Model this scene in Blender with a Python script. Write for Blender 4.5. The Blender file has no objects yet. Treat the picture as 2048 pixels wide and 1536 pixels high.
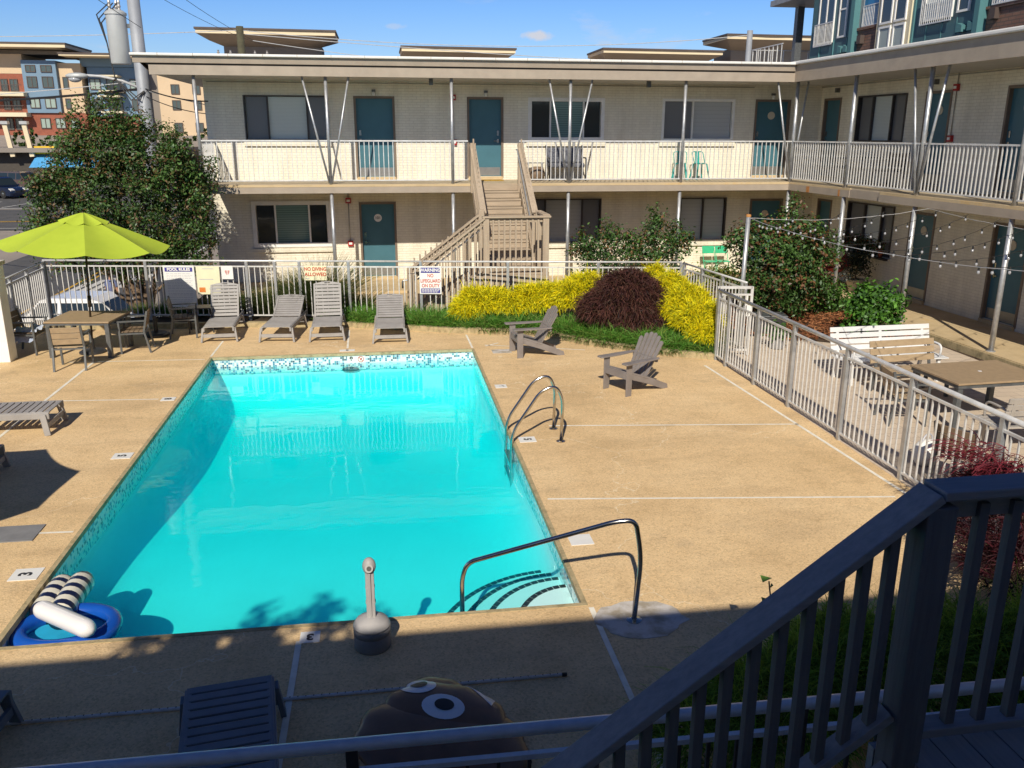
import bpy, math, random
import numpy as np
from mathutils import Matrix, Vector
R = math.radians
sc = bpy.context.scene
C = sc.collection
rng = np.random.default_rng(7)
random.seed(7)

# ------------------------------------------------------------------ materials
MATS = {}
def newmat(name):
    m = bpy.data.materials.new(name); m.use_nodes = True
    nt = m.node_tree; nt.nodes.clear()
    out = nt.nodes.new('ShaderNodeOutputMaterial')
    MATS[name] = m
    return m, nt, out
def nd(nt, typ, **kw):
    n = nt.nodes.new(typ)
    for k, v in kw.items():
        if k in n.inputs.keys() if isinstance(k, str) else False: n.inputs[k].default_value = v
        else: setattr(n, k, v)
    return n
def c4(c): return (c[0], c[1], c[2], 1.0)
def lk(nt, a, b): nt.links.new(a, b)
def objco(nt, sx=1, sy=1, sz=1, kind='Object'):
    tc = nt.nodes.new('ShaderNodeTexCoord'); mp = nt.nodes.new('ShaderNodeMapping')
    mp.inputs['Scale'].default_value = (sx, sy, sz); lk(nt, tc.outputs[kind], mp.inputs['Vector'])
    return mp.outputs['Vector']
def noise(nt, vec, scale, detail=4, rough=.6):
    n = nt.nodes.new('ShaderNodeTexNoise'); n.inputs['Scale'].default_value = scale
    n.inputs['Detail'].default_value = detail; n.inputs['Roughness'].default_value = rough
    if vec is not None: lk(nt, vec, n.inputs['Vector'])
    return n.outputs['Fac']
def ramp(nt, fac, stops):
    r = nt.nodes.new('ShaderNodeValToRGB'); lk(nt, fac, r.inputs['Fac'])
    e = r.color_ramp.elements
    while len(e) < len(stops): e.new(.5)
    for el, (p, c) in zip(e, stops): el.position = p; el.color = c4(c) if not isinstance(c, (int, float)) else (c, c, c, 1)
    return r.outputs['Color']
def mixc(nt, fac, a, b, blend='MIX'):
    m = nt.nodes.new('ShaderNodeMix'); m.data_type = 'RGBA'; m.blend_type = blend
    for sock, v in ((m.inputs[0], fac), (m.inputs[6], a), (m.inputs[7], b)):
        if isinstance(v, (int, float)): sock.default_value = v
        elif isinstance(v, tuple): sock.default_value = c4(v)
        else: lk(nt, v, sock)
    return m.outputs[2]
def math_(nt, op, a, b=None, c=None):
    m = nt.nodes.new('ShaderNodeMath'); m.operation = op
    for i, v in enumerate((a, b, c)):
        if v is None: continue
        if isinstance(v, (int, float)): m.inputs[i].default_value = v
        else: lk(nt, v, m.inputs[i])
    return m.outputs[0]
def bumpn(nt, h, strength=.3, dist=.01):
    b = nt.nodes.new('ShaderNodeBump'); b.inputs['Strength'].default_value = strength; b.inputs['Distance'].default_value = dist
    lk(nt, h, b.inputs['Height']); return b.outputs['Normal']
def bsdf(nt, out, color, rough=.6, metal=0., normal=None, spec=.5, coat=0.):
    b = nt.nodes.new('ShaderNodeBsdfPrincipled')
    if isinstance(color, tuple): b.inputs['Base Color'].default_value = c4(color)
    else: lk(nt, color, b.inputs['Base Color'])
    if isinstance(rough, (int, float)): b.inputs['Roughness'].default_value = rough
    else: lk(nt, rough, b.inputs['Roughness'])
    b.inputs['Metallic'].default_value = metal
    b.inputs['Specular IOR Level'].default_value = spec
    b.inputs['Coat Weight'].default_value = coat
    if normal is not None: lk(nt, normal, b.inputs['Normal'])
    lk(nt, b.outputs[0], out.inputs['Surface']); return b
def M(name, c1, c2=None, scale=6, rough=.6, metal=0, bump=0., bscale=60, spec=.5, coat=0, st=(1, 1, 1), lo=.35, hi=.65):
    m, nt, out = newmat(name)
    v = objco(nt, *st)
    c2 = c2 or tuple(x * .8 for x in c1)
    f = noise(nt, v, scale, 6)
    col = ramp(nt, f, [(lo, c1), (hi, c2)])
    nrm = bumpn(nt, noise(nt, v, bscale, 4), bump) if bump else None
    bsdf(nt, out, col, rough, metal, nrm, spec, coat)
    return m

M('white_paint', (.87, .87, .86), (.80, .79, .77), 5, .45)
M('sign_white', (.82, .82, .80), (.76, .76, .75), 4, .4)
M('sign_yellow', (.80, .78, .55), (.74, .72, .5), 4, .5)
M('ink_red', (.55, .07, .03), (.5, .06, .03), 5, .5)
M('ink_blue', (.06, .05, .30), (.05, .05, .26), 5, .5)
M('ink_black', (.02, .02, .02), (.03, .03, .03), 5, .5)
M('ink_grey', (.45, .46, .52), (.5, .5, .55), 5, .5)
M('ink_orange', (.7, .25, .05), (.6, .12, .03), 5, .5)
M('galvanised', (.56, .57, .59), (.38, .40, .43), 9, .38, .55, .05, 90)
M('rail_paint', (.78, .78, .78), (.62, .61, .60), 7, .42, .25, .04, 90)
M('near_rail', (.58, .66, .80), (.48, .55, .68), 9, .4, .1, .05, 90)  # pale blue base paints in the sky's reflection on the rails
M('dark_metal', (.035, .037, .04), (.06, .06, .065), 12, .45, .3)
M('grey_metal', (.16, .17, .18), (.11, .12, .13), 10, .45, .4)
M('steel', (.62, .60, .57), (.50, .48, .45), 14, .18, 1.)
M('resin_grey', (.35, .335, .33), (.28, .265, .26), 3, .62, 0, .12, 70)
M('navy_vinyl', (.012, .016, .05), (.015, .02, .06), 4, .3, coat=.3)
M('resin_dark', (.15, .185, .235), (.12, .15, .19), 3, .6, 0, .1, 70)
M('adirondack', (.24, .215, .21), (.195, .172, .165), 4, .6, 0, .12, 60)
M('teak_plastic', (.40, .30, .19), (.33, .245, .155), 9, .6, 0, .15, 60, st=(1, 6, 1))
M('teak_dark', (.17, .115, .07), (.11, .08, .055), 8, .6, 0, .15, 60, st=(1, 6, 1))
M('table_top', (.38, .275, .17), (.33, .24, .15), 12, .6, 0, .1, 80)
M('table_brown', (.22, .155, .10), (.18, .125, .085), 10, .6, 0, .1, 80)
M('lime_fabric', (.43, .54, .04), (.39, .50, .035), 3, .85, 0, .15, 160)
M('pole_bronze', (.06, .045, .03), (.04, .03, .02), 8, .4, .5)
M('taupe_trim', (.40, .335, .27), (.34, .285, .23), 2.5, .6, 0, .12, 30)
M('taupe_dark', (.05, .042, .035), (.06, .05, .04), 3, .7)
M('taupe_soffit', (.50, .47, .42), (.45, .42, .38), 2, .7, 0, .1, 30)
M('roof_membrane', (.80, .79, .77), (.70, .69, .67), 1.2, .6, 0, .25, 6)
M('door_teal', (.058, .165, .215), (.05, .145, .19), 2, .45)
M('door_frame', (.20, .155, .12), (.17, .13, .10), 4, .6)
M('kick_plate', (.36, .36, .35), (.30, .30, .30), 5, .35, .6)
M('plate_cream', (.62, .56, .44), (.55, .5, .4), 5, .5)
M('alarm_red', (.45, .02, .02), (.36, .015, .015), 5, .4)
M('dark_frame', (.045, .04, .038), (.06, .05, .05), 5, .5)
M('conduit', (.45, .42, .37), None, 5, .6)
M('deck_floor', (.50, .42, .30), (.40, .33, .235), 3, .8, 0, .3, 60)
M('rust', (.45, .15, .03), (.5, .25, .08), 12, .8)
M('asphalt', (.10, .098, .098), (.07, .07, .072), 1.2, .9, 0, .3, 120)
M('asphalt_pale', (.33, .28, .24), (.27, .235, .205), .35, .9, 0, .3, 80)
M('road_white', (.62, .61, .58), (.5, .49, .47), 3, .8)
M('road_yellow', (.62, .36, .03), (.5, .28, .02), 3, .8)
M('soil', (.09, .055, .03), (.05, .03, .018), 6, .95, 0, .5, 40)
M('lawn_slope', (.06, .085, .025), (.10, .085, .04), 2, .95, 0, .6, 40)
M('tan_stucco', (.64, .49, .33), (.59, .45, .30), .3, .85)
M('tan_dark', (.255, .225, .195), (.23, .20, .175), .3, .85)
M('cream_panel', (.70, .62, .44), (.64, .57, .41), .3, .7)
M('cream_fascia', (.74, .62, .42), (.68, .57, .39), .4, .7)
M('brown_cap', (.07, .05, .045), (.09, .065, .055), .5, .6)
M('blue_panel', (.17, .27, .38), (.15, .24, .34), .3, .7)
M('red_brick', (.32, .10, .06), (.25, .08, .05), 2, .85)
M('teal_panel', (.055, .135, .165), (.048, .12, .145), .4, .55)
M('teal_trim', (.08, .21, .23), (.07, .19, .21), .4, .55)
M('pale_panel', (.36, .42, .42), (.32, .38, .38), .5, .5)
M('grey_siding', (.33, .36, .38), None, .5, .6)
M('pole_grey', (.34, .36, .40), (.27, .29, .33), 2, .6, .2, .1, 20)
M('transformer', (.50, .52, .53), (.44, .46, .47), 2, .4, .1)
M('porcelain', (.35, .33, .32), None, 4, .3)
M('pole_wood', (.09, .085, .05), (.06, .055, .035), 5, .9)
M('cable_dark', (.02, .02, .022), None, 4, .6)
M('cable_pale', (.55, .56, .58), None, 4, .4)
M('bark', (.24, .165, .11), (.13, .09, .06), 6, .9, 0, .6, 25, st=(1, 1, .3))
M('tyre', (.018, .018, .018), None, 8, .85)
M('car_white', (.78, .78, .78), (.74, .74, .74), 1, .25, 0, coat=.6)
M('car_navy', (.015, .025, .06), (.012, .02, .05), 1, .2, .2, coat=.8)
M('car_brown', (.16, .115, .10), (.14, .10, .09), 1, .25, .4, coat=.6)
M('lamp_clear', (.75, .75, .72), None, 1, .15)
M('lamp_red', (.45, .02, .015), None, 1, .25)
M('lamp_amber', (.7, .2, .02), None, 1, .25)
M('skin', (.42, .23, .15), (.38, .2, .13), 8, .55)
M('shirt_blue', (.15, .18, .32), (.11, .13, .25), 10, .85)
M('shorts_grey', (.22, .21, .21), None, 8, .85)
M('hair_dark', (.03, .02, .015), None, 8, .7)
M('towel', (.55, .60, .72), (.30, .36, .5), 8, .95, 0, .4, 50)
M('teal_chair', (.02, .36, .33), (.02, .31, .29), 3, .35)
M('mint_chair', (.05, .50, .26), (.045, .44, .23), 3, .4)
M('red_canvas', (.30, .02, .02), (.24, .018, .018), 4, .8)
M('dark_cushion', (.05, .055, .08), (.16, .17, .2), 22, .9)
M('pot_cream', (.48, .42, .30), None, 4, .7)
M('pot_terra', (.42, .12, .05), None, 4, .8)
M('planter_grey', (.24, .24, .25), (.19, .19, .2), 5, .7)
M('ash_grey', (.40, .385, .385), (.34, .33, .33), 5, .55, 0, .15, 120)
M('ash_base', (.23, .225, .225), (.19, .185, .185), 8, .6, 0, .3, 90)
M('bench_white', (.72, .73, .75), (.66, .67, .69), 4, .4)
M('bench_grey', (.42, .39, .36), (.36, .335, .31), 6, .5)
M('hose_white', (.62, .63, .65), None, 20, .5)
M('float_blue', (.008, .09, .48), (.008, .08, .42), 3, .25, coat=.4)
M('float_mesh', (.02, .42, .70), (.02, .36, .62), 6, .6)
M('float_white', (.80, .79, .80), (.76, .75, .78), 3, .3, coat=.3)
M('float_brown', (.20, .10, .05), (.14, .07, .035), 4, .38, coat=.15)
M('bulb', (.42, .44, .47), (.36, .37, .4), 3, .08, coat=.8)
M('socket', (.015, .015, .015), None, 3, .6)
M('matting', (.42, .26, .04), (.3, .17, .03), 30, .95)
M('tarp_blue', (.10, .40, .75), (.08, .34, .68), 1.5, .6)
M('sign_yellow_bright', (.85, .55, .02), None, 1.5, .6)
M('concrete_white', (.88, .84, .74), (.72, .67, .57), 6, .8)
M('concrete_pale', (.58, .55, .53), (.36, .31, .24), 5, .85, 0, .3, 60, lo=.42, hi=.62)

def glass(name, col, rough=.06):
    m, nt, out = newmat(name)
    bsdf(nt, out, col, rough, 0, None, .6)
glass('dark_glass', (.035, .04, .042)); glass('screen_pane', (.17, .172, .18), .35); glass('car_glass', (.02, .03, .035)); glass('far_glass', (.06, .085, .09), .12)
glass('far_glass_pale', (.30, .38, .34), .25); glass('blue_glass', (.02, .16, .36), .1)
def blind_mat(name, c1, c2, per=28):
    m, nt, out = newmat(name)
    v = objco(nt)
    s = nt.nodes.new('ShaderNodeSeparateXYZ'); lk(nt, v, s.inputs[0])
    w = math_(nt, 'FRACT', math_(nt, 'MULTIPLY', s.outputs[2], per))
    col = mixc(nt, math_(nt, 'GREATER_THAN', w, .78), c1, c2)
    bsdf(nt, out, col, .12, 0, None, .6)
blind_mat('blind_pale', (.62, .68, .67), (.50, .55, .55)); blind_mat('blind_teal', (.16, .27, .26), (.07, .13, .13), 16)
blind_mat('blind_grey', (.46, .48, .50), (.42, .44, .46), 9)

def brick_mat(name, c1, c2, mortar, bw, bh, bump=.5, w=.004):
    m, nt, out = newmat(name)
    v = objco(nt)
    s = nt.nodes.new('ShaderNodeSeparateXYZ'); lk(nt, v, s.inputs[0])
    cb = nt.nodes.new('ShaderNodeCombineXYZ'); lk(nt, math_(nt, 'ADD', s.outputs[0], s.outputs[1]), cb.inputs[0]); lk(nt, s.outputs[2], cb.inputs[1])
    b = nt.nodes.new('ShaderNodeTexBrick'); lk(nt, cb.outputs[0], b.inputs['Vector'])
    b.inputs['Scale'].default_value = 1; b.inputs['Brick Width'].default_value = bw; b.inputs['Row Height'].default_value = bh
    b.inputs['Mortar Size'].default_value = w; b.inputs['Mortar Smooth'].default_value = .3
    b.inputs['Color1'].default_value = c4(c1); b.inputs['Color2'].default_value = c4(c2); b.inputs['Mortar'].default_value = c4(mortar)
    st = noise(nt, objco(nt, 1.6, 1.6, .35), 1.5, 7); col = mixc(nt, .38, b.outputs['Color'], ramp(nt, st, [(.28, (.5, .48, .45)), (.62, (1, 1, 1))]), 'MULTIPLY')
    h = math_(nt, 'ADD', math_(nt, 'MULTIPLY', b.outputs['Fac'], -1), math_(nt, 'MULTIPLY', noise(nt, v, 45, 3), .6))
    bsdf(nt, out, col, .7, 0, bumpn(nt, h, bump, .012), .35)
brick_mat('painted_brick', (.88, .835, .71), (.83, .785, .665), (.72, .675, .575), .21, .071, .6, .005)
brick_mat('brown_brick', (.21, .115, .085), (.26, .15, .11), (.13, .1, .085), .42, .14, .3, .02)

def weathered(name, c1, c2, axis):
    m, nt, out = newmat(name)
    st = [14, 14, 14]; st[axis] = .8
    v = objco(nt, *st)
    f = noise(nt, v, 2.2, 6, .7)
    f2 = noise(nt, objco(nt), 1.3, 3)
    col = mixc(nt, .4, ramp(nt, f, [(.3, c1), (.7, c2)]), ramp(nt, f2, [(.3, (.6, .6, .6)), (.7, (1, 1, 1))]), 'MULTIPLY')
    bsdf(nt, out, col, .8, 0, bumpn(nt, f, .4, .01), .3)
for ax, n in enumerate('xyz'):
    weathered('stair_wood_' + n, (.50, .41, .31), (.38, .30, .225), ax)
    weathered('deck_wood_' + n, (.28, .30, .35) if n != 'z' else (.15, .16, .19), (.20, .22, .26) if n != 'z' else (.10, .11, .135), ax)  # same deck timber; the uprights' shade is painted in as a darker base

# exposed aggregate pool deck: pebbles, blotches, stains, a wandering crack
def deck_mat():
    m, nt, out = newmat('aggregate')
    v = objco(nt)
    big = noise(nt, v, .55, 6, .65)
    col = ramp(nt, big, [(.25, (.60, .42, .225)), (.5, (.78, .565, .32)), (.75, (.86, .65, .39))])
    st = noise(nt, v, 2.6, 8, .75)
    col = mixc(nt, ramp(nt, st, [(.55, 0.), (.80, .6)]), col, (.40, .27, .14))
    st2 = noise(nt, objco(nt, .5, 1.6, 1), 1.1, 5, .6); st3 = noise(nt, objco(nt), .9, 9, .72); col = mixc(nt, ramp(nt, st3, [(.56, 0.), (.66, .30)]), col, (.40, .31, .21))
    col = mixc(nt, ramp(nt, st2, [(.50, 0.), (.70, .42)]), col, (.47, .33, .19))
    vo = nt.nodes.new('ShaderNodeTexVoronoi'); vo.inputs['Scale'].default_value = 62; lk(nt, v, vo.inputs['Vector'])
    peb = nt.nodes.new('ShaderNodeSeparateColor'); lk(nt, vo.outputs['Color'], peb.inputs[0])
    col = mixc(nt, .34, col, ramp(nt, peb.outputs[0], [(0., (.30, .26, .20)), (.35, (.85, .82, .78)), (.8, (1.0, 1.0, 1.0)), (1., (1.28, 1.2, 1.05))]), 'MULTIPLY')
    g = noise(nt, v, 210, 2)
    col = mixc(nt, .28, col, ramp(nt, g, [(.3, (.6, .6, .6)), (.65, (1.12, 1.12, 1.1))]), 'MULTIPLY')
    # hairline cracks
    v2 = nt.nodes.new('ShaderNodeTexVoronoi'); v2.feature = 'DISTANCE_TO_EDGE'; v2.inputs['Scale'].default_value = .23
    wv = nt.nodes.new('ShaderNodeVectorMath'); wv.operation = 'ADD'
    nn = nt.nodes.new('ShaderNodeTexNoise'); nn.inputs['Scale'].default_value = 1.4; nn.inputs['Detail'].default_value = 6; lk(nt, v, nn.inputs['Vector'])
    sc_ = nt.nodes.new('ShaderNodeVectorMath'); sc_.operation = 'SCALE'; sc_.inputs['Scale'].default_value = 1.5; lk(nt, nn.outputs['Color'], sc_.inputs[0])
    lk(nt, v, wv.inputs[0]); lk(nt, sc_.outputs[0], wv.inputs[1]); lk(nt, wv.outputs[0], v2.inputs['Vector'])
    cr = math_(nt, 'LESS_THAN', v2.outputs['Distance'], .0016)
    col = mixc(nt, math_(nt, 'MULTIPLY', cr, .4), col, (.92, .82, .62))
    h = math_(nt, 'ADD', vo.outputs['Distance'], math_(nt, 'MULTIPLY', g, .6))
    bsdf(nt, out, col, .85, 0, bumpn(nt, h, .45, .006), .25)
deck_mat()
def mosaic_mat():
    m, nt, out = newmat('mosaic')
    tc = nt.nodes.new('ShaderNodeTexCoord'); s = nt.nodes.new('ShaderNodeSeparateXYZ'); lk(nt, tc.outputs['Object'], s.inputs[0])
    cb = nt.nodes.new('ShaderNodeCombineXYZ'); lk(nt, math_(nt, 'ADD', s.outputs[0], s.outputs[1]), cb.inputs[0]); lk(nt, s.outputs[2], cb.inputs[1])
    scv = nt.nodes.new('ShaderNodeVectorMath'); scv.operation = 'SCALE'; scv.inputs['Scale'].default_value = 26; lk(nt, cb.outputs[0], scv.inputs[0])
    fl = nt.nodes.new('ShaderNodeVectorMath'); fl.operation = 'FLOOR'; lk(nt, scv.outputs[0], fl.inputs[0])
    wn = nt.nodes.new('ShaderNodeTexWhiteNoise'); wn.noise_dimensions = '3D'; lk(nt, fl.outputs[0], wn.inputs['Vector'])
    r = nt.nodes.new('ShaderNodeValToRGB'); lk(nt, wn.outputs['Value'], r.inputs['Fac']); r.color_ramp.interpolation = 'CONSTANT'
    e = r.color_ramp.elements
    stops = [(0, (.72, .74, .72)), (.55, (.35, .55, .66)), (.70, (.04, .20, .36)), (.82, (.03, .10, .16)), (.92, (.05, .32, .42))]
    while len(e) < len(stops): e.new(.5)
    for el, (p, c) in zip(e, stops): el.position = p; el.color = c4(c)
    fr = nt.nodes.new('ShaderNodeVectorMath'); fr.operation = 'FRACTION'; lk(nt, scv.outputs[0], fr.inputs[0])
    s2 = nt.nodes.new('ShaderNodeSeparateXYZ'); lk(nt, fr.outputs[0], s2.inputs[0])
    g = math_(nt, 'MAXIMUM', math_(nt, 'LESS_THAN', s2.outputs[0], .12), math_(nt, 'LESS_THAN', s2.outputs[1], .12))
    bsdf(nt, out, mixc(nt, g, r.outputs['Color'], (.66, .66, .62)), .15)
mosaic_mat()
def plaster_mat():
    m, nt, out = newmat('pool_plaster')
    v = objco(nt)
    vo = nt.nodes.new('ShaderNodeTexNoise'); vo.inputs['Scale'].default_value = 1.1; vo.inputs['Detail'].default_value = 5; lk(nt, v, vo.inputs['Vector'])
    col = ramp(nt, vo.outputs['Fac'], [(.3, (.78, .88, .90)), (.7, (.84, .94, .96))])
    bsdf(nt, out, col, .9, 0, None, .1)
plaster_mat()
def water_mat():
    m, nt, out = newmat('pool_water')
    v = objco(nt, 1, 2.2, 1)
    n1 = noise(nt, v, 1.1, 2); n2 = noise(nt, v, 5.5, 3)
    h = math_(nt, 'ADD', math_(nt, 'MULTIPLY', n1, 1.0), math_(nt, 'MULTIPLY', n2, .10))
    nrm = bumpn(nt, h, .085, .05)
    tr = nt.nodes.new('ShaderNodeBsdfTransparent'); tr.inputs[0].default_value = (.93, 1, 1, 1)
    gl = nt.nodes.new('ShaderNodeBsdfGlossy'); gl.inputs['Roughness'].default_value = .015; lk(nt, nrm, gl.inputs['Normal'])
    fr = nt.nodes.new('ShaderNodeFresnel'); fr.inputs['IOR'].default_value = 1.33; lk(nt, nrm, fr.inputs['Normal'])
    mx = nt.nodes.new('ShaderNodeMixShader'); ge = nt.nodes.new('ShaderNodeNewGeometry'); lk(nt, math_(nt, 'MULTIPLY', fr.outputs[0], math_(nt, 'SUBTRACT', 1., ge.outputs['Backfacing'])), mx.inputs[0]); lk(nt, tr.outputs[0], mx.inputs[1]); lk(nt, gl.outputs[0], mx.inputs[2])
    lk(nt, mx.outputs[0], out.inputs['Surface'])
    va = nt.nodes.new('ShaderNodeVolumeAbsorption'); va.inputs['Color'].default_value = (0., .985, 1., 1); va.inputs['Density'].default_value = 1.7
    vs = nt.nodes.new('ShaderNodeVolumeScatter'); vs.inputs['Color'].default_value = (.0, .66, 1., 1); vs.inputs['Density'].default_value = .24; vs.inputs['Anisotropy'].default_value = .2
    ad = nt.nodes.new('ShaderNodeAddShader'); lk(nt, va.outputs[0], ad.inputs[0]); lk(nt, vs.outputs[0], ad.inputs[1]); lk(nt, ad.outputs[0], out.inputs['Volume'])
water_mat()
def stripe_mat():
    m, nt, out = newmat('float_stripe')
    tc = nt.nodes.new('ShaderNodeTexCoord'); s = nt.nodes.new('ShaderNodeSeparateXYZ'); lk(nt, tc.outputs['Object'], s.inputs[0])
    f = math_(nt, 'GREATER_THAN', math_(nt, 'FRACT', math_(nt, 'MULTIPLY', s.outputs[1], 7.2)), .52)
    bsdf(nt, out, mixc(nt, f, (.78, .74, .62), (.012, .016, .05)), .3, 0, None, .5, .3)
stripe_mat()
def paver_mat():
    m, nt, out = newmat('paver')
    v = objco(nt)
    b = nt.nodes.new('ShaderNodeTexBrick'); lk(nt, v, b.inputs['Vector']); b.inputs['Scale'].default_value = 1
    b.inputs['Brick Width'].default_value = .42; b.inputs['Row Height'].default_value = .21; b.inputs['Mortar Size'].default_value = .006
    b.inputs['Color1'].default_value = (.66, .555, .445, 1); b.inputs['Color2'].default_value = (.60, .50, .40, 1); b.inputs['Mortar'].default_value = (.40, .33, .27, 1)
    col = mixc(nt, .5, b.outputs['Color'], ramp(nt, noise(nt, v, 1.2, 7, .7), [(.3, (.72, .70, .68)), (.7, (1.05, 1.03, 1))]), 'MULTIPLY')
    bsdf(nt, out, col, .85, 0, bumpn(nt, noise(nt, v, 80, 3), .3, .004), .25)
paver_mat()
def walk_mat():
    m, nt, out = newmat('walk_concrete')
    v = objco(nt)
    col = ramp(nt, noise(nt, v, 1.6, 7, .7), [(.3, (.50, .38, .22)), (.55, (.60, .47, .29)), (.75, (.60, .40, .17))])
    col = mixc(nt, .35, col, ramp(nt, noise(nt, v, 90, 3), [(.3, (.6, .6, .6)), (.7, (1.1, 1.1, 1.1))]), 'MULTIPLY')
    bsdf(nt, out, col, .85, 0, bumpn(nt, noise(nt, v, 90, 3), .3, .004), .25)
walk_mat()
def curb_mat():
    m, nt, out = newmat('curb_concrete')
    v = objco(nt)
    col = ramp(nt, noise(nt, v, 7, 7, .75), [(.3, (.20, .17, .10)), (.5, (.42, .34, .20)), (.7, (.52, .42, .26))])
    bsdf(nt, out, col, .9, 0, bumpn(nt, noise(nt, v, 30, 5), .5, .02), .2)
curb_mat()
def leaf_mat(name, trans=.3, rough=.45, gl=.06):
    m, nt, out = newmat(name)
    a = nt.nodes.new('ShaderNodeAttribute'); a.attribute_name = 'Col'
    d = nt.nodes.new('ShaderNodeBsdfDiffuse'); lk(nt, a.outputs['Color'], d.inputs[0])
    t = nt.nodes.new('ShaderNodeBsdfTranslucent'); lk(nt, mixc(nt, .5, a.outputs['Color'], (.9, 1., .25), 'MULTIPLY'), t.inputs[0])
    g = nt.nodes.new('ShaderNodeBsdfGlossy'); g.inputs['Roughness'].default_value = rough; g.inputs[0].default_value = (.8, .85, .9, 1)
    m1 = nt.nodes.new('ShaderNodeMixShader'); m1.inputs[0].default_value = trans; lk(nt, d.outputs[0], m1.inputs[1]); lk(nt, t.outputs[0], m1.inputs[2])
    m2 = nt.nodes.new('ShaderNodeMixShader'); m2.inputs[0].default_value = gl; lk(nt, m1.outputs[0], m2.inputs[1]); lk(nt, g.outputs[0], m2.inputs[2])
    lk(nt, m2.outputs[0], out.inputs['Surface'])
leaf_mat('leaf', .3, .5, .035); leaf_mat('needle', .25, .6, .02)
def mulch_mat():
    m, nt, out = newmat('mulch')
    a = nt.nodes.new('ShaderNodeAttribute'); a.attribute_name = 'Col'
    bsdf(nt, out, a.outputs['Color'], .9, 0, None, .2)
mulch_mat()

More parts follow.
